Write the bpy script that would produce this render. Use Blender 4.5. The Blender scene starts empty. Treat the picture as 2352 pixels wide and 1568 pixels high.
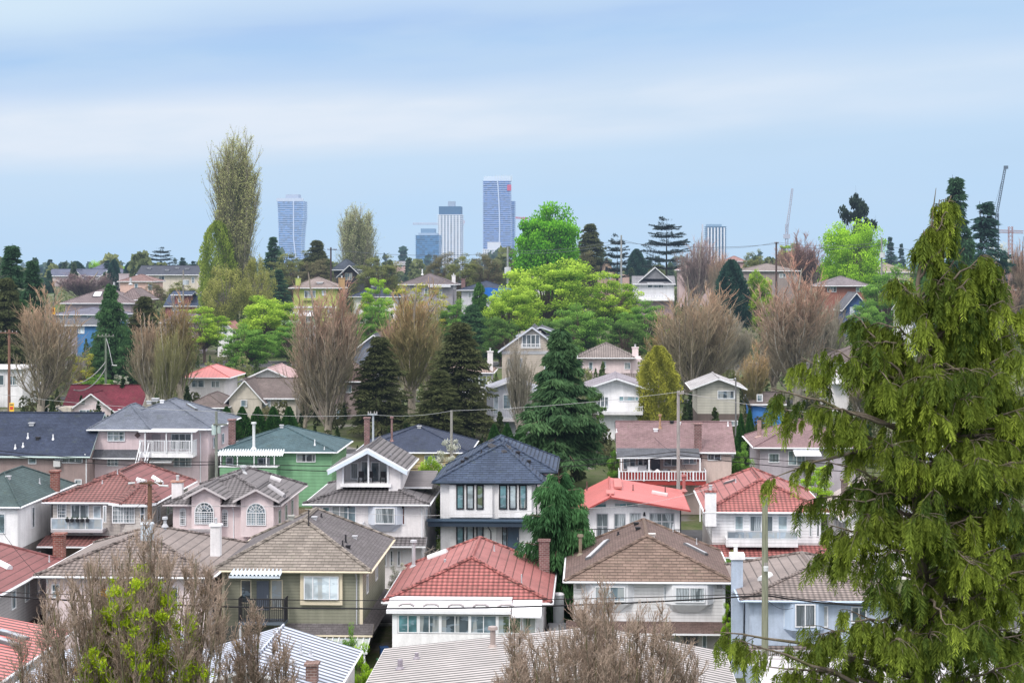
import bpy, math, random
import numpy as np
from mathutils import Vector, Matrix

# ------------------------------------------------------------------ frame
F = 4300.0; HU = 1176.0; HV = 615.0; CZ = 30.0      # photo measured in 2352 x 1568 units
def W(u, v, d):
    return Vector(((u-HU)/F*d, d, CZ-(v-HV)/F*d))
GR = -math.radians(2.45)                            # the street grid against the view
CS, SN = math.cos(GR), math.sin(GR)
R = math.radians
GTY = [-200,0,60,80,100,122,145,172,215,260,300,350,400,450,520,620,800,1100,1500,20000]
GTZ = [1,1,2,2.6,3.6,4.8,6.4,9.0,11.8,13.5,15.8,18.8,21.6,23.6,24.8,23.5,20,17,15,15]
def gz(x, y):
    return float(np.interp(y, GTY, GTZ))
C = bpy.context.scene.collection
def tag(o, label=None, cat=None, group=None, kind=None):
    if label: o['label'] = label
    if cat: o['category'] = cat
    if group: o['group'] = group
    if kind: o['kind'] = kind
    return o
def empty(name, loc, rz=0, label=None, cat=None, group=None):
    o = bpy.data.objects.new(name, None); C.objects.link(o)
    o.empty_display_size = .3
    o.location = loc; o.rotation_euler = (0, 0, rz)
    return tag(o, label, cat, group)

# ------------------------------------------------------------------ materials
_m = {}
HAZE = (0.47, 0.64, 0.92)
class NT:
    def __init__(s, name):
        s.m = bpy.data.materials.new(name); s.m.use_nodes = True
        s.t = s.m.node_tree; s.t.nodes.clear()
    def n(s, typ, **k):
        nd = s.t.nodes.new(typ)
        for a, b in k.items():
            if a.startswith('i_'):
                key = a[2:]; key = int(key) if key.isdigit() else key
                nd.inputs[key].default_value = b
            else: setattr(nd, a, b)
        return nd
    def l(s, a, b): s.t.links.new(a, b)
    def math(s, op, a, b=None, c=None):
        nd = s.n('ShaderNodeMath', operation=op)
        for i, x in enumerate((a, b, c)):
            if x is None: continue
            if isinstance(x, (int, float)): nd.inputs[i].default_value = x
            else: s.l(x, nd.inputs[i])
        return nd.outputs[0]
    def mix(s, f, a, b, mode='MIX'):
        nd = s.n('ShaderNodeMix', data_type='RGBA', blend_type=mode)
        for i, x in ((0, f), (6, a), (7, b)):
            if isinstance(x, (int, float)): nd.inputs[i].default_value = x
            elif isinstance(x, tuple): nd.inputs[i].default_value = (*x[:3], 1)
            else: s.l(x, nd.inputs[i])
        return nd.outputs[2]
    def noise(s, vec, scale, detail=3, rough=.6):
        nd = s.n('ShaderNodeTexNoise'); nd.inputs['Scale'].default_value = scale
        nd.inputs['Detail'].default_value = detail; nd.inputs['Roughness'].default_value = rough
        if vec is not None: s.l(vec, nd.inputs['Vector'])
        return nd.outputs[0]
    def ramp(s, f, lo, hi, a=0., b=1.):
        nd = s.n('ShaderNodeMapRange'); nd.clamp = True
        s.l(f, nd.inputs[0])
        for i, x in zip((1, 2, 3, 4), (lo, hi, a, b)): nd.inputs[i].default_value = x
        return nd.outputs[0]
    def mapv(s, vec, sc):
        nd = s.n('ShaderNodeMapping'); nd.inputs['Scale'].default_value = sc
        s.l(vec, nd.inputs[0]); return nd.outputs[0]
    def pos(s): return s.n('ShaderNodeNewGeometry').outputs['Position']
    def uv(s): return s.n('ShaderNodeUVMap').outputs[0]
    def bump(s, h, dist, strength=1.):
        nd = s.n('ShaderNodeBump'); nd.inputs['Strength'].default_value = strength
        nd.inputs['Distance'].default_value = dist; s.l(h, nd.inputs['Height']); return nd.outputs[0]
    def principled(s, col, rough=.8, spec=.3, nrm=None, metal=0):
        p = s.n('ShaderNodeBsdfPrincipled')
        if isinstance(col, tuple): p.inputs['Base Color'].default_value = (*col[:3], 1)
        else: s.l(col, p.inputs['Base Color'])
        if isinstance(rough, (int, float)): p.inputs['Roughness'].default_value = rough
        else: s.l(rough, p.inputs['Roughness'])
        p.inputs['Specular IOR Level'].default_value = spec
        p.inputs['Metallic'].default_value = metal
        if nrm is not None: s.l(nrm, p.inputs['Normal'])
        return p.outputs[0]
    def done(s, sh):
        # aerial haze painted in: glowing blue mixed over surfaces by distance from the origin below the camera
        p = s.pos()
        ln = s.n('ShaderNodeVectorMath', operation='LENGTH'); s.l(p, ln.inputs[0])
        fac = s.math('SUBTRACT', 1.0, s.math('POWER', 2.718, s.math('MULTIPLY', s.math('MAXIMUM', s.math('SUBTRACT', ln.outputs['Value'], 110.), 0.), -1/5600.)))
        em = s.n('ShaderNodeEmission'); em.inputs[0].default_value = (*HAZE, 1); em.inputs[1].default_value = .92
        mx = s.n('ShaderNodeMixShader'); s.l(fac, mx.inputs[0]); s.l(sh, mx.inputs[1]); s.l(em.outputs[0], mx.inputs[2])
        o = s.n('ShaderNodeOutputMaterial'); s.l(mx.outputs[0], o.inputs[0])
        return s.m
def sc3(c, k): return (c[0]*k, c[1]*k, c[2]*k)
def mat(kind, col=(.5,.5,.5), p=None):
    key = (kind, tuple(round(x, 3) for x in col), p)
    if key in _m: return _m[key]
    t = NT('%s_material' % kind)
    if kind in ('stucco', 'plain', 'metal', 'concrete'):
        ps = t.pos()
        a = t.noise(ps, .7, 4); b = t.noise(ps, 9, 3)
        st = t.noise(t.mapv(ps, (2.2, 2.2, .25)), 1.0, 4)
        k = t.math('ADD', t.ramp(a, .3, .7, .86, 1.06), t.ramp(b, .3, .7, -.05, .05))
        k = t.math('MULTIPLY', k, t.ramp(st, .38, .62, 1.02, .90))
        k = t.math('MULTIPLY', k, t.ramp(t.noise(t.mapv(ps, (5, 5, .35)), 1.3, 3), .60, .74, 1., .84))
        if kind == 'plain': k = t.math('ADD', t.math('MULTIPLY', k, .5), .5)
        c = t.mix(1., col, k, 'MULTIPLY')
        if kind == 'metal': sh = t.principled(c, .4, .5)
        else: sh = t.principled(c, .85, .2, t.bump(b, .02, .5) if kind != 'plain' else None)
    elif kind == 'siding':
        per = p or .2
        uv = t.uv(); sx = t.n('ShaderNodeSeparateXYZ'); t.l(uv, sx.inputs[0])
        fr = t.math('FRACT', t.math('DIVIDE', sx.outputs[1], per))
        ps = t.pos(); a = t.noise(ps, .8, 4); st = t.noise(t.mapv(ps, (2.2, 2.2, .25)), 1.0, 4)
        k = t.math('MULTIPLY', t.ramp(a, .3, .7, .88, 1.05), t.ramp(st, .35, .6, 1.02, .88))
        k = t.math('MULTIPLY', k, t.ramp(fr, .0, .22, .55, 1.0))
        c = t.mix(1., col, k, 'MULTIPLY')
        sh = t.principled(c, .6, .3, t.bump(fr, .03, .6))
    elif kind in ('shingle', 'slate', 'wood_shake'):
        uv = t.uv()
        br = t.n('ShaderNodeTexBrick'); t.l(uv, br.inputs['Vector'])
        rh, rw = (.34, .5) if kind == 'slate' else ((.3, .32) if kind == 'wood_shake' else (.2, .34))
        br.inputs['Scale'].default_value = 1; br.inputs['Brick Width'].default_value = rw
        br.inputs['Row Height'].default_value = rh; br.inputs['Mortar Size'].default_value = .035 if kind != 'shingle' else .018
        br.inputs['Mortar Smooth'].default_value = .4; br.offset = .37
        v = .16 if kind != 'shingle' else .14
        br.inputs['Color1'].default_value = (*sc3(col, 1-v), 1); br.inputs['Color2'].default_value = (*sc3(col, 1+v), 1)
        br.inputs['Mortar'].default_value = (*sc3(col, .72 if kind != 'shingle' else .66), 1)
        sx = t.n('ShaderNodeSeparateXYZ'); t.l(uv, sx.inputs[0])
        fr = t.math('FRACT', t.math('DIVIDE', sx.outputs[1], rh))
        ps = t.pos()
        c = t.mix(1., br.outputs[0], t.ramp(t.noise(ps, .5, 5), .3, .7, .78, 1.15), 'MULTIPLY')
        c = t.mix(1., c, t.ramp(t.noise(ps, 5, 3), .3, .7, .85, 1.12), 'MULTIPLY')
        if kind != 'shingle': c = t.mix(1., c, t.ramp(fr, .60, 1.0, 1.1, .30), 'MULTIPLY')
        c = t.mix(t.ramp(t.noise(ps, 1.3, 6, .7), .56, .75, 0, .4), c, (.07, .085, .05))
        sh = t.principled(c, .9, .15, t.bump(t.math('SUBTRACT', 1., fr), .05, .8))
    elif kind == 'tile':
        uv = t.uv(); sx = t.n('ShaderNodeSeparateXYZ'); t.l(uv, sx.inputs[0])
        per = p or .38
        row = t.math('DIVIDE', sx.outputs[1], per)
        fr = t.math('FRACT', row)
        wv = t.math('SINE', t.math('MULTIPLY', sx.outputs[0], 2*math.pi/.33))
        ps = t.pos()
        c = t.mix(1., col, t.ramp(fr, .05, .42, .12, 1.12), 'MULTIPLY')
        c = t.mix(1., c, t.ramp(wv, -1, .3, .62, 1.15), 'MULTIPLY')
        c = t.mix(1., c, t.ramp(t.noise(ps, .6, 5), .3, .7, .78, 1.18), 'MULTIPLY')
        c = t.mix(1., c, t.ramp(t.noise(ps, 7, 2), .3, .7, .82, 1.15), 'MULTIPLY')
        c = t.mix(t.ramp(t.noise(ps, 1.1, 6, .7), .57, .72, 0, .5), c, (.06, .06, .045))
        h = t.math('ADD', t.math('MULTIPLY', wv, .5), t.math('MULTIPLY', fr, -1.))
        sh = t.principled(c, .75, .25, t.bump(h, .06, .8))
    elif kind == 'panel':            # pressed metal tile seen along its courses: narrow shadow per course
        uv = t.uv(); sx = t.n('ShaderNodeSeparateXYZ'); t.l(uv, sx.inputs[0])
        fr = t.math('FRACT', t.math('DIVIDE', sx.outputs[1], p or .62))
        ps = t.pos()
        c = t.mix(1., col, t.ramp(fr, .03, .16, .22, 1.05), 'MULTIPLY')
        c = t.mix(1., c, t.ramp(t.noise(ps, .6, 5), .3, .7, .82, 1.15), 'MULTIPLY')
        c = t.mix(1., c, t.ramp(t.noise(ps, 8, 3), .3, .7, .85, 1.12), 'MULTIPLY')
        c = t.mix(t.ramp(t.noise(ps, 1.6, 6, .7), .6, .72, 0, .6), c, (.05, .045, .04))
        sh = t.principled(c, .7, .25, t.bump(fr, .05, .7))
    elif kind == 'rib':
        uv = t.uv(); sx = t.n('ShaderNodeSeparateXYZ'); t.l(uv, sx.inputs[0])
        fr = t.math('FRACT', t.math('DIVIDE', sx.outputs[0], p or .2))
        tri = t.math('ABSOLUTE', t.math('SUBTRACT', fr, .5))
        ps = t.pos()
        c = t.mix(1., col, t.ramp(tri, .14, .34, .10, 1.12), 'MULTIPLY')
        c = t.mix(1., c, t.ramp(t.noise(ps, .8, 5), .3, .7, .8, 1.08), 'MULTIPLY')
        c = t.mix(t.ramp(t.noise(t.mapv(ps, (.4, 2, 1)), 1.5, 6, .7), .55, .75, 0, .5), c, (.10, .09, .075))
        sh = t.principled(c, .5, .4, t.bump(tri, .05, .8))
    elif kind == 'seam':
        uv = t.uv(); sx = t.n('ShaderNodeSeparateXYZ'); t.l(uv, sx.inputs[0])
        fr = t.math('FRACT', t.math('DIVIDE', sx.outputs[0], p or .45))
        ps = t.pos()
        c = t.mix(1., col, t.ramp(fr, .0, .1, .45, 1.), 'MULTIPLY')
        c = t.mix(1., c, t.ramp(t.noise(ps, .5, 5), .3, .7, .84, 1.12), 'MULTIPLY')
        c = t.mix(1., c, t.ramp(t.noise(ps, 6, 3), .3, .7, .92, 1.06), 'MULTIPLY')
        sh = t.principled(c, .45, .45, t.bump(t.ramp(fr, 0, .1), .04, .6))
    elif kind == 'brick':
        br = t.n('ShaderNodeTexBrick'); t.l(t.uv(), br.inputs['Vector'])
        br.inputs['Scale'].default_value = 1; br.inputs['Brick Width'].default_value = .3
        br.inputs['Row Height'].default_value = .13; br.inputs['Mortar Size'].default_value = .012
        br.inputs['Color1'].default_value = (*sc3(col, .75), 1); br.inputs['Color2'].default_value = (*sc3(col, 1.25), 1)
        br.inputs['Mortar'].default_value = (.3, .26, .24, 1)
        c = t.mix(1., br.outputs[0], t.ramp(t.noise(t.pos(), 1.2, 4), .3, .7, .7, 1.15), 'MULTIPLY')
        sh = t.principled(c, .9, .1)
    elif kind == 'glass':            # window panes: dark room, blinds, curtains
        ps = t.pos(); uv = t.uv(); sx = t.n('ShaderNodeSeparateXYZ'); t.l(uv, sx.inputs[0])
        c = t.mix(t.ramp(t.noise(ps, .9, 2), .38, .62), sc3(col, .55), sc3(col, 1.35))
        cu = t.noise(t.mapv(ps, (1.7, 1.7, .12)), 1.1, 1); c = t.mix(t.ramp(cu, .52, .545, 0, .75), c, (.36, .38, .38) if p is None else c)
        c = t.mix(t.ramp(t.noise(t.mapv(ps, (.9, .9, 2.2)), 1.3, 2), .56, .60, 0, .45), c, (.30, .38, .46))
        if p == 'curtain':
            w = t.math('SINE', t.math('ADD', t.math('MULTIPLY', sx.outputs[0], 38.), t.math('MULTIPLY', t.noise(ps, 2, 2), 9.)))
            c = t.mix(t.ramp(w, -1., 1.), sc3(col, .62), sc3(col, 1.1))
            c = t.mix(t.ramp(t.noise(t.mapv(ps, (1.5, 1.5, .2)), 1.2, 1), .53, .56, 0, .8), c, (.06, .08, .09))
        if p == 'blind':
            w = t.math('FRACT', t.math('DIVIDE', sx.outputs[1], .11))
            c = t.mix(1., c, t.ramp(w, 0, .3, .6, 1.), 'MULTIPLY')
        sh = t.principled(c, .12, .9)
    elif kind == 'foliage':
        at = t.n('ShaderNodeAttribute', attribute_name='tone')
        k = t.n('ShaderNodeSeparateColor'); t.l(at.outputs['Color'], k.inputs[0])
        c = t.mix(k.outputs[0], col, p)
        c = t.mix(1., c, t.ramp(k.outputs[1], 0, 1, .55, 1.25), 'MULTIPLY')  # second tone channel: random, plus light and shade painted into leafy crowns
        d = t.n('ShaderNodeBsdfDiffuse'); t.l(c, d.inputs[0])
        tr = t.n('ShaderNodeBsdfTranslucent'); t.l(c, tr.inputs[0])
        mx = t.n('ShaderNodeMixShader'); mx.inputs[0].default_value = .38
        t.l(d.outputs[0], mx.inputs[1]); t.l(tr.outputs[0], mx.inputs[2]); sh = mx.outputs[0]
    elif kind == 'bark':
        ps = t.pos()
        c = t.mix(t.ramp(t.noise(t.mapv(ps, (3, 3, .7)), 2.5, 4), .3, .7), sc3(col, .6), sc3(col, 1.3))
        if p: c = t.mix(t.ramp(t.noise(ps, 1.7, 4), .5, .65, 0, .8), c, p)
        d = t.n('ShaderNodeBsdfDiffuse'); t.l(c, d.inputs[0]); sh = d.outputs[0]
    elif kind == 'wood':
        ps = t.pos()
        c = t.mix(t.ramp(t.noise(t.mapv(ps, (6, 6, .5)), 2.5, 4), .3, .7), sc3(col, .65), sc3(col, 1.2))
        sh = t.principled(c, .85, .2)
    elif kind == 'ground':
        ps = t.pos()
        g1 = t.noise(ps, .05, 5); g2 = t.noise(ps, .9, 5, .7)
        c = t.mix(t.ramp(g1, .4, .6), (.07, .10, .03), (.12, .105, .075))
        c = t.mix(t.ramp(g2, .35, .7), c, (.05, .075, .022))
        c = t.mix(t.ramp(t.noise(ps, .22, 4), .58, .66), c, (.16, .15, .14))
        sh = t.principled(c, .95, .1, t.bump(g2, .15, .7))
    elif kind == 'asphalt':
        ps = t.pos()
        c = t.mix(1., (.06, .06, .064), t.ramp(t.noise(ps, .8, 5), .3, .7, .75, 1.25), 'MULTIPLY')
        sh = t.principled(c, .9, .2)
    elif kind == 'paint':
        sh = t.principled(col, .3, .6)
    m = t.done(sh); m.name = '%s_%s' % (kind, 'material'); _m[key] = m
    return m

# ------------------------------------------------------------------ mesh helper
class MB:
    def __init__(s, T=None): s.v = []; s.f = []; s.mi = []; s.T = T
    def add(s, pts, faces, m=0):
        b = len(s.v)
        s.v += [tuple(s.T(*p)) if s.T else tuple(p) for p in pts]
        for f in faces: s.f.append([b+i for i in f]); s.mi.append(m)
        return s
    def box(s, x0, x1, y0, y1, z0, z1, m=0):
        return s.add([(x0,y0,z0),(x1,y0,z0),(x1,y1,z0),(x0,y1,z0),(x0,y0,z1),(x1,y0,z1),(x1,y1,z1),(x0,y1,z1)],
                     [(0,1,5,4),(1,2,6,5),(2,3,7,6),(3,0,4,7),(4,5,6,7),(3,2,1,0)], m)
    def poly(s, pts, m=0): return s.add(pts, [tuple(range(len(pts)))], m)
    def prism(s, base, dv, m=0):      # base polygon extruded by dv
        n = len(base); dv = Vector(dv)
        top = [tuple(Vector(p)+dv) for p in base]
        fs = [tuple(range(n-1, -1, -1)), tuple(range(n, 2*n))] + [(i, (i+1) % n, n+(i+1) % n, n+i) for i in range(n)]
        return s.add(list(base)+top, fs, m)
    def tube(s, pts, r, n=6, m=0, cap=True):
        pts = [Vector(p) for p in pts]; K = len(pts)
        rs = r if isinstance(r, (list, tuple)) else [r]*K
        vs = []
        for i, p in enumerate(pts):
            t = (pts[min(i+1, K-1)]-pts[max(i-1, 0)]).normalized()
            ref = Vector((0, 0, 1)) if abs(t.z) < .9 else Vector((0, 1, 0))
            a = t.cross(ref).normalized(); b = t.cross(a)
            for j in range(n):
                an = 2*math.pi*j/n
                vs.append(p + (a*math.cos(an)+b*math.sin(an))*rs[i])
        fs = [(i*n+j, i*n+(j+1) % n, (i+1)*n+(j+1) % n, (i+1)*n+j) for i in range(K-1) for j in range(n)]
        if cap: fs += [tuple(range(n-1, -1, -1)), tuple((K-1)*n+j for j in range(n))]
        return s.add(vs, fs, m)
    def cyl(s, x, y, z0, z1, r0, r1=None, n=10, m=0):
        return s.tube([(x, y, z0), (x, y, z1)], [r0, r0 if r1 is None else r1], n, m)
    def build(s, name, mats, parent=None, smooth=False):
        if not s.f: return None
        if not isinstance(mats, (list, tuple)): mats = [mats]
        me = bpy.data.meshes.new(name); me.from_pydata(s.v, [], s.f)
        for m in mats: me.materials.append(m)
        me.polygons.foreach_set('material_index', s.mi)
        if smooth: me.polygons.foreach_set('use_smooth', [True]*len(s.f))
        uvl = me.uv_layers.new(name='UVMap'); me.update()
        Z = Vector((0, 0, 1)); uvs = []
        for p in me.polygons:
            n = p.normal
            if abs(n.z) > .995 or n.length < .1: h = Vector((1, 0, 0)); w = Vector((0, 1, 0))
            else: h = Z.cross(n).normalized(); w = n.cross(h)
            for vi in p.vertices:
                q = me.vertices[vi].co; uvs += [q.dot(h), q.dot(w)]
        uvl.data.foreach_set('uv', uvs)
        o = bpy.data.objects.new(name, me); C.objects.link(o)
        if parent is not None: o.parent = parent
        return o

# ------------------------------------------------------------------ houses
WHITE = mat('plain', (.72, .73, .76)); GREYW = mat('plain', (.42, .43, .46)); BLACKF = mat('plain', (.02, .022, .028))
CREAM = mat('plain', (.62, .55, .42)); DARK = mat('plain', (.03, .03, .035)); STEEL = mat('metal', (.45, .46, .48))
GL = {'dark': mat('glass', (.05, .07, .085)), 'mid': mat('glass', (.12, .17, .20)), 'teal': mat('glass', (.10, .22, .25)),
      'blind': mat('glass', (.34, .42, .45), 'blind'), 'curtain': mat('glass', (.36, .40, .43), 'curtain'),
      'pale': mat('glass', (.48, .55, .60)), 'curtdark': mat('glass', (.16, .19, .22), 'curtain'), 'green': mat('glass', (.08, .12, .07)),
      'red': mat('glass', (.10, .05, .05), 'blind')}
class House:
    def __init__(s, label, u0, u1, ve, d, depth=12, name='house', cat='house', rot=GR, group=None, gzv=None):
        s.d = d; s.depth = depth; s.rot = rot
        uc = (u0+u1)/2; p = W(uc, ve, d)
        g = gz(p.x, p.y) if gzv is None else gzv
        s.loc0 = Vector((p.x, p.y, g))
        s.root = empty(name, s.loc0, rot, label, cat, group)
        s.M = Matrix.Rotation(-rot, 3, 'Z'); s.tris = []
        s.uc = uc; s.x0 = s.at(u0, ve)[0]; s.x1 = s.at(u1, ve)[0]; s.ze = s.at(uc, ve)[1]
    def ray(s, u, v):
        o = s.M @ (Vector((0, 0, CZ))-s.loc0); e = s.M @ (W(u, v, 1.)-Vector((0, 0, CZ)))
        return o, e
    def at(s, u, v, y=0.):
        if u == 1: u = HU+s.loc0.x/s.d*F
        o, e = s.ray(u, v); t = (y-o.y)/e.y; q = o+e*t
        return q.x, q.z
    def hit(s, u, v):
        o, e = s.ray(u, v); best = None
        from mathutils.geometry import intersect_ray_tri
        for a, b, c in s.tris:
            q = intersect_ray_tri(a, b, c, e, o, True)
            if q is not None and (best is None or (q-o).length < best[1]): best = (q, (q-o).length)
        if best is None:
            x, z = s.at(u, v, 2.); return Vector((x, 2., z))
        return best[0]
    def part(s, mb, name, mats, parent=None): return mb.build(name, mats, parent or s.root)
    def box(s, name, m, x0, x1, y0, y1, z0, z1, parent=None):
        return MB().box(x0, x1, y0, y1, z0, z1).build(name, m, parent or s.root)
    def wall(s, m, lower=None, zl=None, x0=None, x1=None, y0=0., y1=None, z1=None, z0=-2.5):
        x0 = s.x0 if x0 is None else x0; x1 = s.x1 if x1 is None else x1
        y1 = s.depth if y1 is None else y1; z1 = s.ze-.02 if z1 is None else z1
        if lower and zl is not None:
            s.box('lower_wall', lower, x0, x1, y0, y1, z0, zl-.002)
            s.box('wall', m, x0-.02, x1+.02, y0-.02, y1+.02, zl, z1)
        else: s.box('wall', m, x0, x1, y0, y1, z0, z1)
    def gutter(s, roof, pts, m=None, r=.06):
        mb = MB()
        for a, b in pts: mb.tube([a, b], r, 6)
        mb.build('gutter', m or WHITE, roof)
    def downpipe(s, x, z0=-.5, m=None, y=-.06, z1=None):
        MB().tube([(x, y-.4, (z1 or s.ze)-.15), (x, y, (z1 or s.ze)-.6), (x, y, z0)], .045, 6).build('downpipe', m or WHITE, s.root)
    def hipfit(s, v1, v2, yb, uc=None):
        """ridge height from the far end of the ridge, front hip run from its near end"""
        uc = uc or HU + (s.loc0.x)/s.d*F
        zr = s.at(uc, v2, yb)[1]
        o, e = s.ray(uc, v1); t = (zr-o.z)/e.z; return zr, (o+e*t).y
    def hip(s, m, zr, yf=None, yb=None, ov=.6, x0=None, x1=None, y0=None, y1=None, ze=None, xr=None, xr2=None, t=.15, side=None,
            trim=None, cap=None, capr=.1, name='roof', gut=True, ridgecol=None):
        x0 = (s.x0 if x0 is None else x0)-ov; x1 = (s.x1 if x1 is None else x1)+ov
        y0 = (0 if y0 is None else y0)-ov; y1 = (s.depth if y1 is None else y1)+ov
        ze = s.ze if ze is None else ze; xc = (x0+x1)/2 if xr is None else xr; xc2 = xc if xr2 is None else xr2
        hw = (x1-x0)/2
        yf = y0+hw if yf is None else yf; yb = y1-hw if yb is None else yb
        if yb < yf: yb = yf+.01
        A, B, Cc, D = [Vector(p) for p in ((x0,y0,ze),(x1,y0,ze),(x1,y1,ze),(x0,y1,ze))]
        R1 = Vector((xc, yf, zr)); R2 = Vector((xc2, yb, zr))
        mb = MB()
        mb.poly([A, B, R1], 0); mb.poly([B, Cc, R2, R1], 1); mb.poly([Cc, D, R2], 0); mb.poly([D, A, R1, R2], 1)
        dz = Vector((0, 0, -t)); i = .03
        q = [A, B, Cc, D]
        for k in range(4): mb.poly([q[k]+dz, q[(k+1) % 4]+dz, q[(k+1) % 4], q[k]], 2)
        mb.poly([D+dz, Cc+dz, B+dz, A+dz], 2)
        trim = trim or WHITE
        ro = mb.build(name, [m, side or m, trim], s.root)
        s.tris += [(A, B, R1), (B, Cc, R2), (B, R2, R1), (Cc, D, R2), (D, A, R1), (D, R1, R2)]
        e = Vector((0, 0, .03)); cm = cap or m
        cb = MB()
        for a, b in ((A, R1), (B, R1), (R1, R2), (R2, Cc), (R2, D)):
            if (b-a).length > .3: cb.tube([a+e, b+e], capr, 6)
        cb.build('ridge_cap', cm, ro)
        if gut:
            g = .06; zz = Vector((0, 0, -t*.45))
            s.gutter(ro, [(A+zz+Vector((0,-g,0)), B+zz+Vector((0,-g,0))), (B+zz+Vector((g,0,0)), Cc+zz+Vector((g,0,0))), (D+zz+Vector((-g,0,0)), A+zz+Vector((-g,0,0)))], trim)
        return ro
    def gable(s, m, rise, axis='y', x0=None, x1=None, y0=None, y1=None, ze=None, ov=.5, ovr=.5, t=.18, xr=None, trim=None,
              wallm=None, name='roof', gut=True, side=None, wallname='gable_wall'):
        """axis y: ridge runs away from the viewer (gable faces front); axis x: ridge runs left to right"""
        x0 = s.x0 if x0 is None else x0; x1 = s.x1 if x1 is None else x1
        y0 = 0. if y0 is None else y0; y1 = s.depth if y1 is None else y1
        ze = s.ze if ze is None else ze; trim = trim or WHITE
        sw = (lambda a, b, c: (a, b, c)) if axis == 'y' else (lambda a, b, c: (b, a, c))
        if axis == 'y': a0, a1, b0, b1 = x0, x1, y0, y1
        else: a0, a1, b0, b1 = y0, y1, x0, x1
        ac = (a0+a1)/2 if xr is None else xr
        zr = ze+rise; mb = MB(sw)
        sl = rise/(ac-a0); sr = rise/(a1-ac)
        for sgn, ae, k in ((-1, a0-ov, sl), (1, a1+ov, sr)):
            zE = ze-k*ov
            P = [(ae, b0-ovr, zE), (ae, b1+ovr, zE), (ac, b1+ovr, zr), (ac, b0-ovr, zr)]
            lo = [(p[0], p[1], p[2]-t) for p in P]
            mb.add(P, [(0, 1, 2, 3)], 0); mb.add(lo, [(3, 2, 1, 0)], 1)
            for i, j in ((0, 1), (1, 2), (3, 0)):
                mb.add([P[i], P[j], lo[j], lo[i]], [(0, 1, 2, 3)], 1)
            T = [Vector(sw(*p)) for p in P]; s.tris += [(T[0], T[1], T[2]), (T[0], T[2], T[3])]
        ro = mb.build(name, [m, trim], s.root)
        cb = MB(sw); cb.tube([(ac, b0-ovr-.01, zr+.02), (ac, b1+ovr, zr+.02)], .08, 6); cb.build('ridge_cap', side or m, ro)
        if wallm:
            for b, dd in ((b0, .1), (b1-.1, .1)):
                gv = Vector(sw(0, dd, 0))
                MB().prism([sw(a0, b, ze-.03), sw(a1, b, ze-.03), sw(ac, b, zr-t-.02)], gv).build(wallname, wallm, s.root)
        if gut:
            g = MB(sw)
            for ae, k in ((a0-ov, sl), (a1+ov, sr)):
                g.tube([(ae, b0-ovr, ze-k*ov-.08), (ae, b1+ovr, ze-k*ov-.08)], .07, 6)
            g.build('gutter', trim, ro)
        return ro
    def shed(s, m, x0, x1, y0, y1, z0, z1, t=.12, trim=None, name='porch_roof'):
        """lean-to roof: low edge z0 at y0 (front), high edge z1 at y1"""
        P = [Vector(p) for p in ((x0,y0,z0),(x1,y0,z0),(x1,y1,z1),(x0,y1,z1))]
        mb = MB(); mb.poly(P, 0)
        L = [p-Vector((0,0,t)) for p in P]; mb.poly(L[::-1], 1)
        for i in range(4): mb.poly([L[i], L[(i+1) % 4], P[(i+1) % 4], P[i]], 1)
        s.tris += [(P[0], P[1], P[2]), (P[0], P[2], P[3])]
        return mb.build(name, [m, trim or WHITE], s.root)
    def _win(s, T, x0, x1, z0, z1, nx, ny, fm, gl, fw, out, arch, grid, sill, parent, name='window'):
        mb = MB(T); o0, o1 = -out, .0
        bar = lambda a, b, c, e, yo=0: mb.box(a, b, o0+yo, o1, c, e)
        if arch:
            xc = (x0+x1)/2; r = (x1-x0)/2; zs = z1-r
            N = 14; pts = [(xc+r*math.cos(math.pi*k/N), zs+r*math.sin(math.pi*k/N)) for k in range(N+1)]
            inn = [(xc+(r-fw)*math.cos(math.pi*k/N), zs+(r-fw)*math.sin(math.pi*k/N)) for k in range(N+1)]
            for k in range(N):
                mb.prism([(pts[k][0], o0, pts[k][1]), (pts[k+1][0], o0, pts[k+1][1]), (inn[k+1][0], o0, inn[k+1][1]), (inn[k][0], o0, inn[k][1])], (0, out, 0))
            bar(x0, x0+fw, z0, zs); bar(x1-fw, x1, z0, zs); bar(x0+fw, x1-fw, z0, z0+fw); bar(x0+fw, x1-fw, zs-fw*.6, zs+fw*.2)
            for k in range(1, 6):
                a = math.pi*k/6; ca, sa = math.cos(a), math.sin(a); w = .018
                mb.prism([(xc+ca*r*.35-sa*w, o0+.015, zs+sa*r*.35+ca*w), (xc+ca*(r-fw)-sa*w, o0+.015, zs+sa*(r-fw)+ca*w), (xc+ca*(r-fw)+sa*w, o0+.015, zs+sa*(r-fw)-ca*w), (xc+ca*r*.35+sa*w, o0+.015, zs+sa*r*.35-ca*w)], (0, .03, 0))
            for rr in (.35, .68):
                for k in range(10):
                    a, b = math.pi*k/10, math.pi*(k+1)/10; w = .018
                    mb.prism([(xc+r*rr*math.cos(a), o0+.02, zs+r*rr*math.sin(a)), (xc+r*rr*math.cos(b), o0+.02, zs+r*rr*math.sin(b)), (xc+(r*rr-2*w)*math.cos(b), o0+.02, zs+(r*rr-2*w)*math.sin(b)), (xc+(r*rr-2*w)*math.cos(a), o0+.02, zs+(r*rr-2*w)*math.sin(a))], (0, .03, 0))
            zt = zs-fw*.6
        else:
            bar(x0, x0+fw, z0, z1); bar(x1-fw, x1, z0, z1); bar(x0+fw, x1-fw, z0, z0+fw); bar(x0+fw, x1-fw, z1-fw, z1); zt = z1-fw
        w = fw*.45
        xs = nx if isinstance(nx, (list, tuple)) else [i/nx for i in range(1, nx)]
        zs_ = ny if isinstance(ny, (list, tuple)) else [i/ny for i in range(1, ny)]
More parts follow.
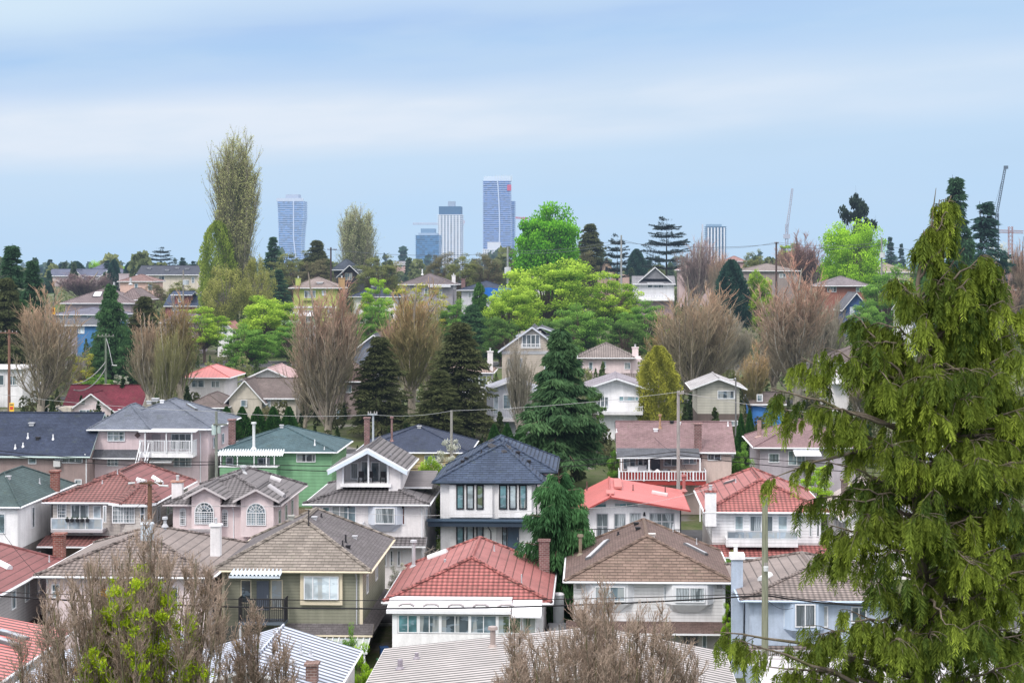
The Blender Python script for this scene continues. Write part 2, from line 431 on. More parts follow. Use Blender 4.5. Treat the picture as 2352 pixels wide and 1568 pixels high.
        for f in xs: X = x0+f*(x1-x0); bar(X-w, X+w, z0+fw, zt, .004)
        for f in zs_: Z = z0+f*(zt-z0); bar(x0+fw, x1-fw, Z-w, Z+w, .008)
        if grid:
            gx, gzz = grid; w = .014
            for k in range(1, gx): X = x0+k/gx*(x1-x0); bar(X-w, X+w, z0+fw, zt, .02)
            for k in range(1, gzz): Z = z0+k/gzz*(zt-z0); bar(x0+fw, x1-fw, Z-w, Z+w, .023)
        if sill: mb.box(x0-.06, x1+.06, o0-.05, o1, z0-.08, z0-.003)
        f = mb.build(name, fm, parent)
        g = MB(T)
        if arch: g.prism([(x0+fw*.6, -.02, z0+fw*.6), (x1-fw*.6, -.02, z0+fw*.6)]+[(xc+(r-fw*.6)*math.cos(math.pi*k/N), -.02, zs+(r-fw*.6)*math.sin(math.pi*k/N)) for k in range(N+1)], (0, .01, 0))
        else: g.box(x0+fw*.6, x1-fw*.6, -.02, -.01, z0+fw*.6, z1-fw*.6)
        g.build('pane', GL[gl], f)
        return f
    def win(s, u0, v0, u1, v1, nx=2, ny=1, y=0., fm=None, gl='mid', fw=.07, out=.06, arch=False, grid=None, sill=False, parent=None, name='window'):
        xa, za = s.at(u0, v0, y); xb, zb = s.at(u1, v1, y)
        T = (lambda a, b, c: (a, b+y-.022, c))
        return s._win(T, xa, xb, zb, za, nx, ny, fm or WHITE, gl, fw, out, arch, grid, sill, parent or s.root, name)
    def swin(s, side, ya, yb, z0, z1, nx=1, ny=1, fm=None, gl='dark', x=None, fw=.07):
        """window in a side wall ('R' or 'L')"""
        if side == 'R':
            xw = (s.x1 if x is None else x)+.022; T = lambda a, b, c: (xw-b, a, c); A, B = ya, yb
        else:
            xw = (s.x0 if x is None else x)-.022; T = lambda a, b, c: (xw+b, -a, c); A, B = -yb, -ya
        return s._win(T, A, B, z0, z1, nx, ny, fm or WHITE, gl, fw, .06, False, None, False, s.root)
    def rail(s, x0, x1, y, z0, z1, m=None, gap=.13, bw=.018, ends=None, name='railing'):
        m = m or WHITE; mb = MB()
        mb.box(x0, x1, y-.03, y+.03, z1-.06, z1); mb.box(x0, x1, y-.02, y+.02, z0+.05, z0+.1)
        n = max(2, int((x1-x0)/gap))
        for i in range(n+1):
            X = x0+.03+(x1-x0-.06)*i/n; w = bw*2 if i % 8 == 0 else bw
            mb.box(X-w, X+w, y-w*.9, y+w*.9, z0 if i % 8 == 0 else z0+.1, z1-.062)
        if ends:
            for X in (x0, x1):
                mb.box(X-.03, X+.03, y+.031, y+ends, z1-.06, z1-.003)
                k = max(2, int(ends/gap))
                for i in range(1, k): Y = y+ends*i/k; mb.box(X-bw, X+bw, Y-bw, Y+bw, z0+.02, z1-.063)
        return mb.build(name, m, s.root)
    def glassrail(s, x0, x1, y, z0, z1, m=None):
        mb = MB(); mb.box(x0, x1, y-.03, y+.03, z1-.06, z1, 0); mb.box(x0, x1, y-.025, y+.025, z0, z0+.05, 0)
        n = max(1, round((x1-x0)/1.3))
        for i in range(n+1): X = x0+(x1-x0)*i/n; mb.box(X-.03, X+.03, y-.026, y+.026, z0+.05, z1-.06, 0)
        o = mb.build('balcony_rail', m or WHITE, s.root)
        MB().box(x0+.03, x1-.03, y-.008, y+.008, z0+.08, z1-.08).build('glass_panel', mat('glass', (.30, .36, .42)), o)
    def chimney(s, u, vb, vt, w, dpt=.6, m=None, cap=None, flue=True, name='chimney'):
        """w in photo units, base where the ray meets the roof"""
        q = s.hit(u, vb); k = (s.d+q.y)/F; hw = w*k/2; zt = s.at(u, vt, q.y)[1]
        m = m or mat('brick', (.20, .07, .055))
        o = s.box(name, m, q.x-hw, q.x+hw, q.y-dpt/2, q.y+dpt/2, q.z-1.2, zt-.12)
        MB().box(q.x-hw-.08, q.x+hw+.08, q.y-dpt/2-.08, q.y+dpt/2+.08, zt-.12, zt).build('chimney_cap', cap or m, o)
        if flue: MB().cyl(q.x, q.y, zt, zt+.35, hw*.3, hw*.26, 10).cyl(q.x, q.y, zt+.351, zt+.4, hw*.4, hw*.35, 10).build('flue', STEEL, o)
        return o
    def pipe(s, u, vb, vt, r=.06, m=None, cap=False, name='vent_pipe'):
        q = s.hit(u, vb); zt = s.at(u, vt, q.y)[1]
        mb = MB().cyl(q.x, q.y, q.z-.25, zt, r, r, 8).cyl(q.x, q.y, q.z-.1, q.z+.12, r*2.4, r*1.1, 10)
        if cap: mb.cyl(q.x, q.y, zt+.002, zt+.16, r*1.9, r*1.7, 10)
        return mb.build(name, m or GREYW, s.root)
    def vent(s, u, v, m=None, sz=.3, name='roof_vent'):
        q = s.hit(u, v)
        return MB().box(q.x-sz/2, q.x+sz/2, q.y-sz/2, q.y+sz/2, q.z-.1, q.z+.12).box(q.x-sz*.65, q.x+sz*.65, q.y-sz*.65, q.y+sz*.6, q.z+.122, q.z+.2).build(name, m or GREYW, s.root)
    def plane_of(s, u, v):
        from mathutils.geometry import intersect_ray_tri
        o, e = s.ray(u, v); best = None
        for a, b, c in s.tris:
            q = intersect_ray_tri(a, b, c, e, o, True)
            if q is not None and (best is None or (q-o).length < best[1]):
                n = (b-a).cross(c-a).normalized(); n = n if n.z > 0 else -n; best = (q, (q-o).length, n)
        return best
    def skylight(s, u0, v0, u1, v1, w=.6, gl=None, dome=False):
        """slim skylight lying on the roof between two photo points"""
        a = s.plane_of(u0, v0); b = s.plane_of(u1, v1)
        if not a or not b: return
        p, q, n = a[0], b[0], a[2]
        al = (q-p).normalized(); cr = n.cross(al).normalized()*(w/2)
        if dome:
            mb = MB(); N = 6
            for k in range(N):
                t0, t1 = math.pi*k/N, math.pi*(k+1)/N
                f = lambda t, P: P+cr*math.cos(t)+n*(.06+.22*math.sin(t))
                mb.poly([f(t0, p), f(t0, q), f(t1, q), f(t1, p)])
            mb.poly([p+cr*math.cos(math.pi*k/N)+n*(.06+.22*math.sin(math.pi*k/N)) for k in range(N+1)])
            mb.poly([q+cr*math.cos(math.pi*k/N)+n*(.06+.22*math.sin(math.pi*k/N)) for k in range(N+1)])
            c = [p-cr, q-cr, q+cr, p+cr]; mb.prism([x-n*.05 for x in c], n*.11)
            return mb.build('skylight', gl or mat('plain', (.6, .6, .63)), s.root)
        c = [p-cr, q-cr, q+cr, p+cr]
        o = MB().prism([x-n*.05 for x in c], n*.2).build('skylight', mat('plain', (.12, .12, .13)), s.root)
        ci = [p-cr*.8+al*.1, q-cr*.8-al*.1, q+cr*.8-al*.1, p+cr*.8+al*.1]
        MB().prism([x+n*.151 for x in ci], n*.03).build('pane', gl or GL['pale'], o)
        return o
    def bay(s, u0, v0, u1, v1, proj=.55, m=None, base=True, wins=(), fm=None, gl='curtain', angled=True, pad=.12):
        """bay window: body, glazing on the front, sloped base"""
        x0, z1 = s.at(u0, v0, -proj); x1, z0 = s.at(u1, v1, -proj); a = .45 if angled else 0.
        body = [(x0-a-pad, 0, z0-pad), (x0-pad, -proj, z0-pad), (x1+pad, -proj, z0-pad), (x1+a+pad, 0, z0-pad)]
        o = MB().prism(body, (0, 0, z1-z0+2*pad)).build('bay', m or WHITE, s.root)
        if base:
            zz = z0-pad-.002; c = [(p[0], p[1], zz) for p in body]; k = .55
            low = [(x0-a*.2, 0, zz-k), (x0+.35, -proj*.25, zz-k), (x1-.35, -proj*.25, zz-k), (x1+a*.2, 0, zz-k)]
            MB().add(c+low, [(0,1,2,3), (4,5,1,0), (5,6,2,1), (6,7,3,2), (7,6,5,4)]).build('bay_base', m or WHITE, o)
        return o, x0, x1, z0, z1
    def door(s, u0, v0, u1, v1, m=None, y=0., frame=None, glz=None):
        xa, za = s.at(u0, v0, y); xb, zb = s.at(u1, v1, y)
        mb = MB().box(xa, xb, y-.07, y-.012, zb, za)
        for f0, f1 in ((.08, .46), (.54, .92)):
            for g0, g1 in ((.06, .42), (.48, .92)):
                mb.box(xa+(xb-xa)*f0, xa+(xb-xa)*f1, y-.085, y-.07, zb+(za-zb)*g0, zb+(za-zb)*g1)
        o = mb.build('door', m or WHITE, s.root)
        MB().box(xa+(xb-xa)*.86, xa+(xb-xa)*.9, y-.14, y-.086, zb+(za-zb)*.42, zb+(za-zb)*.52).build('handle', STEEL, o)
        return o
# ------------------------------------------------------------------ vegetation
def mesh_np(name, V, Q, tone, m):
    """V (n,3) verts, Q (k,4) quads, tone (n,2)"""
    me = bpy.data.meshes.new(name); n = len(V); k = len(Q)
    me.vertices.add(n); me.vertices.foreach_set('co', np.ascontiguousarray(V, dtype=np.float32).ravel())
    me.loops.add(k*4); me.loops.foreach_set('vertex_index', np.ascontiguousarray(Q, dtype=np.int32).ravel())
    me.polygons.add(k)
    me.polygons.foreach_set('loop_start', np.arange(0, k*4, 4, dtype=np.int32))
    at = me.color_attributes.new('tone', 'FLOAT_COLOR', 'POINT')
    c = np.ones((n, 4), np.float32); c[:, 0] = tone[:, 0]; c[:, 1] = tone[:, 1]; c[:, 2] = 0
    at.data.foreach_set('color', c.ravel())
    me.materials.append(m); me.update(); me.validate()
    return me
def nrm(a): return a/np.maximum(np.linalg.norm(a, axis=-1, keepdims=True), 1e-9)
class Soup:
    def __init__(s): s.V = []; s.Q = []; s.t = []; s.n = 0
    def add(s, V, Q, t):
        s.V.append(V); s.Q.append(Q+s.n); s.t.append(t); s.n += len(V)
    def tubes(s, P, Rr, tone, ns=3):
        N, K, _ = P.shape
        T = nrm(np.gradient(P, axis=1)); ref = np.array([.31, .91, .13])
        A = nrm(np.cross(T, ref)); B = np.cross(T, A)
        an = np.arange(ns)*2*math.pi/ns
        V = P[:, :, None, :]+Rr[:, :, None, None]*(A[:, :, None, :]*np.cos(an)[:, None]+B[:, :, None, :]*np.sin(an)[:, None])
        i = np.arange(N)[:, None, None]*K*ns; k = np.arange(K-1)[None, :, None]*ns; j = np.arange(ns)[None, None, :]; j2 = (j+1) % ns
        Q = np.stack([i+k+j, i+k+j2, i+k+ns+j2, i+k+ns+j], -1).reshape(-1, 4)
        t = np.empty((N, K, ns, 2)); t[...] = np.asarray(tone).reshape((-1, 1, 1, 2)) if np.ndim(tone) == 2 else np.asarray(tone)
        s.add(V.reshape(-1, 3), Q, t.reshape(-1, 2))
    def quads(s, Cc, a, b, tone):
        """quads centred on Cc with half axes a, b"""
        N = len(Cc); V = np.stack([Cc-a-b, Cc+a-b*.6, Cc+a+b, Cc-a+b*.6], 1).reshape(-1, 3)
        Q = np.arange(N*4).reshape(-1, 4); s.add(V, Q, np.repeat(tone, 4, 0))
    def blades(s, base, d, w, L, tone):
        """kite-shaped leaves from base along d (unit), half width vector w, length L"""
        L = np.asarray(L).reshape(-1, 1); tip = base+d*L; mid = base+d*L*.45
        V = np.stack([base, mid-w, tip, mid+w], 1).reshape(-1, 3)
        s.add(V, np.arange(len(base)*4).reshape(-1, 4), np.repeat(tone, 4, 0))
    def mesh(s, name, m): return mesh_np(name, np.concatenate(s.V), np.concatenate(s.Q), np.concatenate(s.t), m)
def grow(rg, S, D, L, K, up=0., jit=.1):
    """paths from S along D with total length L, bending upward"""
    P = [S]; d = nrm(D); st = (np.asarray(L)/(K-1))[:, None]
    for _ in range(K-1):
        d = nrm(d+np.array([0, 0, up])+rg.normal(0, jit, d.shape)); P.append(P[-1]+d*st)
    return np.stack(P, 1)
def kids(rg, P, per, t0, t1, ang0, ang1, flat=False):
    """start points and directions of children on paths P"""
    N, K, _ = P.shape; idx = np.repeat(np.arange(N), per); M = len(idx)
    t = rg.uniform(t0, t1, M)*(K-1); i = np.minimum(t.astype(int), K-2); f = (t-i)[:, None]
    S = P[idx, i]*(1-f)+P[idx, i+1]*f; T = nrm(P[idx, i+1]-P[idx, i])
    r = nrm(np.cross(T, rg.normal(0, 1, (M, 3)))); an = rg.uniform(ang0, ang1, M)[:, None]
    return S, nrm(T*np.cos(an)+r*np.sin(an)), idx, t/(K-1)
def taper(N, K, r0, r1): 
    r0 = np.broadcast_to(np.asarray(r0, float), (N,)); r1 = np.broadcast_to(np.asarray(r1, float), (N,))
    f = np.linspace(0, 1, K)[None, :]; return r0[:, None]*(1-f)+r1[:, None]*f

def gen_bare(seed, H=15., spread=1., n=(26, 14, 9), leaf=0, leafsz=.08, twig=.014, low=.04, high=.42, fan=(.10, .86), tw=.2, env=.6, up2=.12):
    """broom-like leafless tree: leaders leave a short trunk, bend upright and end along a rounded outline"""
    rg = np.random.default_rng(seed); tr = Soup(); cr = Soup()
    P0 = grow(rg, np.zeros((1, 3)), np.array([[0, 0, 1.]]), [H*.93], 10, .1, .03)
    tr.tubes(P0, taper(1, 10, H*.014, .02), (0, .5), 7)
    S, D, ix, t = kids(rg, P0, n[0], low, high, fan[0]*spread, fan[1]*spread)
    ang = np.arccos(np.clip(D[:, 2], -1, 1))/(fan[1]*spread)
    L = (H-S[:, 2])*(1.02-env*ang)*rg.uniform(.62, 1., len(S))
    P1 = grow(rg, S, D, L, 10, tw, .045)
    tr.tubes(P1, taper(len(S), 10, .0042*H*(1-t*.6), .012), (0, .6), 4)
    S, D, ix, t = kids(rg, P1, n[1], .12, .97, .12, .42)
    L2 = (H*.05+L[ix]*.34*(1-t*.75))*rg.uniform(.5, 1.1, len(S))
    P2 = grow(rg, S, D, L2, 5, up2, .06)
    a = np.stack([np.clip((S[:, 2]/H-.4)*1.2+rg.uniform(-.1, .2, len(S)), 0, .7), rg.uniform(.3, .9, len(S))], 1)
    cr.tubes(P2, taper(len(S), 5, twig*1.7, twig*.7), a)
    S, D, ix, t = kids(rg, P2, n[2], .15, 1., .15, .5)
    L3 = (L2[ix]*.45+H*.01)*rg.uniform(.4, 1.1, len(S))
    P3 = grow(rg, S, D, L3, 3, .1, .08)
    a = np.stack([np.clip((S[:, 2]/H-.42)*1.9+rg.uniform(-.25, .35, len(S)), 0, 1), rg.uniform(.35, 1., len(S))], 1)
    cr.tubes(P3, taper(len(S), 3, twig*.9, twig*.4), a)
    lf = None
    if leaf:
        lf = Soup(); pick = rg.integers(0, len(P3), leaf); f = rg.uniform(.3, 1.1, (leaf, 1))
        Cc = P3[pick, 0]*(1-f)+P3[pick, 2]*f+rg.normal(0, .05, (leaf, 3))
        d = nrm(rg.normal(0, 1, (leaf, 3))+np.array([0, 0, .5])); w = nrm(np.cross(d, rg.normal(0, 1, (leaf, 3))))*leafsz*.5
        lf.blades(Cc, d, w, rg.uniform(.7, 1.5, leaf)*leafsz*1.6, np.stack([rg.uniform(0, 1, leaf), rg.uniform(.3, 1, leaf)], 1))
    return tr, cr, lf

def gen_broad(seed, H=10., Rd=4., clumps=90, per=130, leaf=.2, flat=1., shell=.5, cb=.22, cr_=.95, droop=0., top=1., holes=0.):
    rg = np.random.default_rng(seed); tr = Soup(); cr = Soup()
    th = H*(cb+.12)
    P0 = grow(rg, np.zeros((1, 3)), np.array([[0, 0, 1.]]), [th], 5, .1, .03); tr.tubes(P0, taper(1, 5, H*.026, H*.016), (0, .5), 8)
    # clump centres
    u = nrm(rg.normal(0, 1, (clumps*3, 3))); rr = rg.uniform(shell, 1., (len(u), 1))**.7
    lump = 1+.16*np.sin(u[:, :1]*3.1+seed)+.12*np.cos(u[:, 1:2]*4.3+seed*2)+.1*np.sin(u[:, 2:]*5+seed*3)
    c = u*rr*lump*np.array([Rd, Rd, H*(1-cb)/2])
    c[:, 2] += H*(cb+(1-cb)/2); c[:, 2] = np.where(c[:, 2] > H*.6, H*.6+(c[:, 2]-H*.6)*top, c[:, 2])
    c = c[:clumps]
    # limbs to clumps
    S = np.repeat(P0[:, -1], clumps, 0)*rg.uniform(.72, 1., (clumps, 1)); f = np.linspace(0, 1, 6)[None, :, None]
    mid = S*.45+c*.55; mid[:, 2] -= H*.02; mid[:, :2] *= .8
    P = S[:, None]*(1-f)**2+2*mid[:, None]*f*(1-f)+c[:, None]*f**2+rg.normal(0, .05, (clumps, 6, 3))*np.sin(f*3.1)
    tr.tubes(P, taper(clumps, 6, H*.0085, .012), (0, .6), 4)
    S2, D2, ix, t = kids(rg, P, 5, .4, 1., .3, .9); P2 = grow(rg, S2, D2, rg.uniform(.5, 1.3, len(S2))*H*.09, 4, .05, .15)
    tr.tubes(P2, taper(len(S2), 4, .022, .008), (0, .7), 3)
    # leaves
    N = clumps*per; k = np.repeat(np.arange(clumps), per); rad = cr_*Rd*.24*rg.uniform(.6, 1.3, (clumps, 1))[k]
    off = nrm(rg.normal(0, 1, (N, 3)))*rg.uniform(.2, 1., (N, 1))**.6
    Cc = c[k]+off*rad*np.array([1, 1, .62*flat]); Cc[:, 2] -= droop*rg.uniform(0, 1, N)*rad[:, 0]
    a = nrm(rg.normal(0, 1, (N, 3))); b = nrm(np.cross(a, rg.normal(0, 1, (N, 3))))
    sz = (leaf*rg.uniform(.55, 1.25, (N, 1)))
    ct = rg.uniform(0, 1, clumps)
    tone = np.stack([np.clip(ct[k]*.6+rg.uniform(0, .4, N)+off[:, 2]*.25, 0, 1), np.clip(.5+off[:, 2]*.38+rg.uniform(-.18, .18, N)+(ct[k]-.5)*.2, 0, 1)], 1)  # second channel puts light into the colour: clump tops brighter, undersides darker
    cr.quads(Cc, a*sz*.5, b*sz*.5, tone)
    return tr, cr, None

def gen_conifer(seed, H=12., Rd=3., nb=110, per=60, need=.32, droop=.35, pw=.85, base=.1, gap=.25, wid=.32, up=0., layer=False, hang=.4, nw=.14):
    rg = np.random.default_rng(seed); tr = Soup(); cr = Soup()
    P0 = grow(rg, np.zeros((1, 3)), np.array([[0, 0, 1.]]), [H], 10, .2, .01); tr.tubes(P0, taper(1, 10, H*.018, .01), (0, .4), 7)
    t = rg.uniform(base, .99, nb)
    if layer: t = np.round(t*9)/9*.9+.08+rg.uniform(-.015, .015, nb); t = np.clip(t, base, .985)
    az = rg.uniform(0, 2*math.pi, nb); lob = 1+.18*np.sin(az*3+seed)+.12*np.sin(t*23+seed)
    L = Rd*np.power(1-t, pw)*rg.uniform(1-gap*1.6, 1.05, nb)*lob+.12
    if layer: L = Rd*np.interp(t, [base, .35, .6, .85, 1], [.55, 1, .95, .6, .35])*rg.uniform(.6, 1.08, nb)
    S = np.stack([np.zeros(nb), np.zeros(nb), t*H], 1); D = np.stack([np.cos(az), np.sin(az), np.full(nb, up)-droop*.3], 1)
    P = grow(rg, S, D, L, 6, -droop*.13, .06)
    tr.tubes(P, taper(nb, 6, .03+.05*(1-t), .01), (0, .4), 3)
    N = nb*per; k = np.repeat(np.arange(nb), per); f = rg.uniform(0, 1, N)**.62*5; i = np.minimum(f.astype(int), 4); ff = (f-i)[:, None]
    Cc = P[k, i]*(1-ff)+P[k, i+1]*ff; T = nrm(P[k, i+1]-P[k, i]); side = nrm(np.cross(T, np.array([0, 0, 1.])))
    sw = rg.normal(0, 1, (N, 1))*(L[k, None]*.16*(1.25-f[:, None]/5)+.1)
    Cc = Cc+side*sw+np.array([0, 0, 1.])*(rg.uniform(-1, .35, (N, 1))*wid*.6-np.abs(sw)*hang*.5)
    d = nrm(T*.7+side*np.sign(sw)*.6+rg.normal(0, .3, (N, 3))+np.array([0, 0, -hang])); w = nrm(np.cross(d, rg.normal(0, 1, (N, 3))))
    sz = need*rg.uniform(.6, 1.3, N)
    br = rg.uniform(0, 1, nb)
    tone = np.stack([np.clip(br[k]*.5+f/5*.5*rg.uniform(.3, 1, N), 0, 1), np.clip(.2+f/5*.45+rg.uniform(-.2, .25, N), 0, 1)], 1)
    cr.blades(Cc, d, w*sz[:, None]*nw, sz, tone)
    return tr, cr, None

def gen_flame(seed, H=9., Rd=1.6, n=9000, leaf=.22, belly=.35, pt=1., prof=None):
    """dense upright evergreen or hedge column"""
    rg = np.random.default_rng(seed); tr = Soup(); cr = Soup()
    P0 = grow(rg, np.zeros((1, 3)), np.array([[0, 0, 1.]]), [H*.9], 6, .2, .01); tr.tubes(P0, taper(1, 6, H*.014, .02), (0, .4), 6)
    t = rg.uniform(.02, 1, n); az = rg.uniform(0, 2*math.pi, n)
    pr = np.interp(t, [0, belly, .75, .92, 1], [.7, 1, .55*pt+.3*(1-pt), .25, .03])
    if prof: pr = np.interp(t, *prof)
    pr = pr*(1+.10*np.sin(az*5+t*14+seed)+.08*np.sin(az*9-t*31))
    r = Rd*pr*rg.uniform(.35, 1.02, n)**.35
    Cc = np.stack([r*np.cos(az), r*np.sin(az), t*H], 1)
    d = nrm(np.stack([np.cos(az)*.5, np.sin(az)*.5, np.full(n, 1.)], 1)+rg.normal(0, .35, (n, 3))); w = nrm(np.cross(d, rg.normal(0, 1, (n, 3))))
    sz = leaf*rg.uniform(.6, 1.4, n); clump = .5+.5*np.sin(az*5+t*14+seed)
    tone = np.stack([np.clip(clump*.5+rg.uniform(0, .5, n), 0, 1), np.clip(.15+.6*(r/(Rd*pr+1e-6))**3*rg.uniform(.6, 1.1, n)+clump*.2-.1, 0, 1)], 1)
    cr.blades(Cc, d, w*sz[:, None]*.3, sz*1.3, tone)
    return tr, cr, None

_t = {}
def treemesh(key, fn, kw, barkm, crownm, leafm=None):
    k = (key, barkm.name_full, crownm.name_full, leafm.name_full if leafm else 0)
    if k not in _t:
        tr, cr, lf = fn(**kw)
        A_ = np.concatenate(cr.V); W_ = 2*np.percentile(np.hypot(A_[:, 0], A_[:, 1]), 95); H_ = np.percentile(A_[:, 2], 99.8)
        _t[k] = (tr.mesh('trunk', barkm), cr.mesh('crown', crownm), lf.mesh('leaves', leafm) if lf else None, W_, H_)
    return _t[k]
def plant(name, label, cat, meshes, u, vb, vt, d, sx=None, H0=10., W0=8., wpx=None, rz=None, group=None, z=None, crownname='crown', sink=.3):
    """tree standing at photo column u, base vb (or on the ground), top vt, distance d, crown width wpx"""
    W0, H0 = meshes[3:]; p = W(u, vt, d); g = gz(p.x, p.y) if z is None else z
    h = p.z-g; s = h/H0; sw = (wpx/F*d)/W0 if wpx else s
    rz = random.Random(int(u*7+vt)).uniform(0, 6.28) if rz is None else rz
    o = empty(name, (p.x, p.y, g-sink*0), rz, label, cat, group); o.scale = (sw, sw, s)
    for me, nm in zip(meshes[:3], ('trunk', crownname, 'leaves')):
        if me:
            c = bpy.data.objects.new(nm, me); C.objects.link(c); c.parent = o
    return o
# ------------------------------------------------------------------ colours
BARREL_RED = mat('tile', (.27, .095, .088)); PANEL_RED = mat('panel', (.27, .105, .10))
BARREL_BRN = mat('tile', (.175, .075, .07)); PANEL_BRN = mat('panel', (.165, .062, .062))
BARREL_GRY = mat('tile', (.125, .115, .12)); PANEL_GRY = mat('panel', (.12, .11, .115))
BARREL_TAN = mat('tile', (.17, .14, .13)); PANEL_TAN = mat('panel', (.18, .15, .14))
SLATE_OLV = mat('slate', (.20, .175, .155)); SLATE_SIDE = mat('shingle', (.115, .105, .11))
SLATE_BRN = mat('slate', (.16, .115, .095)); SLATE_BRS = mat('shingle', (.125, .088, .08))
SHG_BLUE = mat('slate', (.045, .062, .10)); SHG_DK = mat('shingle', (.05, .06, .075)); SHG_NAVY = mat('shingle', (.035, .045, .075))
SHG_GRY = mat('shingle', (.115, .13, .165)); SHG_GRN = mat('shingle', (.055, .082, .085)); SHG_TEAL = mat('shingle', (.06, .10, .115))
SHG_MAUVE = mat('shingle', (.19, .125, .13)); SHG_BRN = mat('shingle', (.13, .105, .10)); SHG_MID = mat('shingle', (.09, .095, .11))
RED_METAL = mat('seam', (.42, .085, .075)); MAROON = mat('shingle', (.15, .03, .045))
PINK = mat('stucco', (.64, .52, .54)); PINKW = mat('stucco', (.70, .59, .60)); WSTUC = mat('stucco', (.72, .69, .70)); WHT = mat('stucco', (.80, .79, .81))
BRICK = mat('brick', (.20, .07, .055)); BRICK_MV = mat('brick', (.17, .085, .085))

# ================================================================== row 1 : nearest full houses
# --- tan roof, pink stucco (behind the bare tree)
h = House('pink stucco house with tan tiled hip roof, behind the bare tree with lime leaves', 106, 470, 1320, 118, 13)
h.wall(PINKW)
zr, yf = h.hipfit(1213, 1207, 8, 330); h.hip(BARREL_TAN, zr, 5.2, 8.0, side=PANEL_TAN, capr=.12)
h.win(119, 1340, 138, 1372, 1, 2, gl='mid'); h.win(225, 1352, 290, 1400, 2, 1, gl='pale'); h.win(345, 1345, 410, 1405, 2, 1, gl='dark')
h.downpipe(h.x0+.15)
h.chimney(496, 1232, 1203, 22, m=WSTUC, cap=WHT); h.pipe(379, 1206, 1192, .1, GREYW, True)
h.pipe(205, 1290, 1282, .04)
for k in (0, 1, 2): h.swin('R', 2+3.2*k, 3.2+3.2*k, 2.6, 3.8)
# --- olive siding house
OLV = mat('siding', (.27, .27, .21)); OLVD = mat('siding', (.15, .155, .14))
h = House('olive green sided house with grey shake hip roof and black balcony rail', 511, 832, 1307, 120, 13)
zl = h.at(700, 1438)[1]
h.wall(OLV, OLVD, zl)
zr, yf = h.hipfit(1190, 1168, 10.6, 700); h.hip(SLATE_OLV, zr, min(yf, 5.), 10.6, side=SLATE_SIDE, trim=CREAM, capr=.13)
o, a, b, z0, z1 = h.bay(892*.784, 1321, 995*.784-4, 1379, .3, m=CREAM, base=False, angled=False, pad=.28)
h.win(698, 1322, 778, 1378, (.26, .74), 1, y=-.33, gl='pale')
h.box('corner_trim', CREAM, h.x1-.16, h.x1+.04, -.05, -.021, zl, h.ze-.2); h.box('corner_trim', CREAM, h.x0-.04, h.x0+.14, -.05, -.021, zl, h.ze-.2)
xb0, _ = h.at(536, 1340); xb1, _ = h.at(652, 1340)
x_, zt = h.at(560, 1322, -1.4)
mb = MB()
n = 13
for i in range(n):
    xa = xb0+(xb1-xb0)*i/n; xc_ = xb0+(xb1-xb0)*(i+.5)/n; xe = xb0+(xb1-xb0)*(i+1)/n
    mb.add([(xa, -1.5, zt), (xc_, -1.5, zt+.14), (xc_, -.02, zt+.39), (xa, -.02, zt+.25)], [(0, 1, 2, 3)])
    mb.add([(xc_, -1.5, zt+.14), (xe, -1.5, zt), (xe, -.02, zt+.25), (xc_, -.02, zt+.39)], [(0, 1, 2, 3)])
mb.box(xb0, xb1, -1.55, -1.501, zt-.12, zt+.01)
mb.build('awning', mat('plain', (.55, .62, .70)), h.root)
h.door(590, 1333, 618, 1400, mat('paint', (.10, .12, .16))); h.win(622, 1330, 650, 1398, 1, 1, gl='dark', fm=CREAM); h.win(553, 1330, 578, 1385, 1, 1, gl='dark', fm=CREAM)
x0_, zb = h.at(548, 1398, -1.3); x1_, zb2 = h.at(654, 1398, -1.3); _, zrl = h.at(600, 1374, -1.3)
h.box('balcony_floor', mat('plain', (.10, .12, .15)), x0_, x1_, -1.35, -.03, zb-1.0, zb-.82)
h.rail(x0_, x1_, -1.3, zb-.8, zrl, DARK, .12, .02, 1.2)
for X in (x0_+.1, x1_-.1): MB().box(X-.07, X+.07, -1.3, -1.16, -1, zb-1.002).build('post', GREYW, h.root)
# skirt roof and glass patio cover
xs0 = h.at(660, 1430)[0]
h.shed(SLATE_SIDE, xs0, h.x1+.75, -.9, -.0, zl-.35, zl+.22, trim=CREAM, name='skirt_roof')
MB().add([(h.x1+.02, 13, zl+.25), (h.x1+.02, -.0, zl+.25), (h.x1+.78, -.9, zl-.33), (h.x1+.78, 13, zl-.33)], [(0, 1, 2, 3)]).build('skirt_roof', SLATE_SIDE, h.root)
pc0 = h.at(735, 1450, -1.2)[0]; mb = MB(); z9 = zl-.55
mb.add([(pc0, -2.6, z9-.5), (h.x1+.6, -2.6, z9-.5), (h.x1+.6, -.9, z9), (pc0, -.9, z9)], [(0, 1, 2, 3)])
o = mb.build('patio_cover', mat('glass', (.30, .34, .30)), h.root); mb = MB()
for i in range(9):
    X = pc0+(h.x1+.6-pc0)*i/8; mb.tube([(X, -2.62, z9-.46), (X, -.88, z9+.04)], .035, 4)
mb.box(pc0-.05, h.x1+.65, -2.72, -2.63, z9-.62, z9-.44); mb.build('cover_frame', WHITE, o)
for X in (pc0, h.x1+.4): MB().box(X, X+.1, -2.6, -2.5, -1, z9-.63).build('post', WHITE, h.root)
h.vent(669, 1190, mat('plain', (.3, .3, .28)), .35); h.vent(722, 1192, GREYW, .3); h.pipe(709, 1206, 1170, .04, DARK, False); h.pipe(738, 1187, 1178, .05, DARK)
h.pipe(794, 1245, 1227, .06, DARK); h.pipe(787, 1254, 1240, .05, DARK); h.vent(800, 1258, DARK, .25); h.vent(815, 1236, GREYW, .28)
h.skylight(703, 1171, 745, 1194, .25, WHITE)
h.swin('R', 2.0, 2.8, h.ze-1.9, h.ze-.7); h.swin('R', 7, 8.2, h.ze-1.9, h.ze-.9)
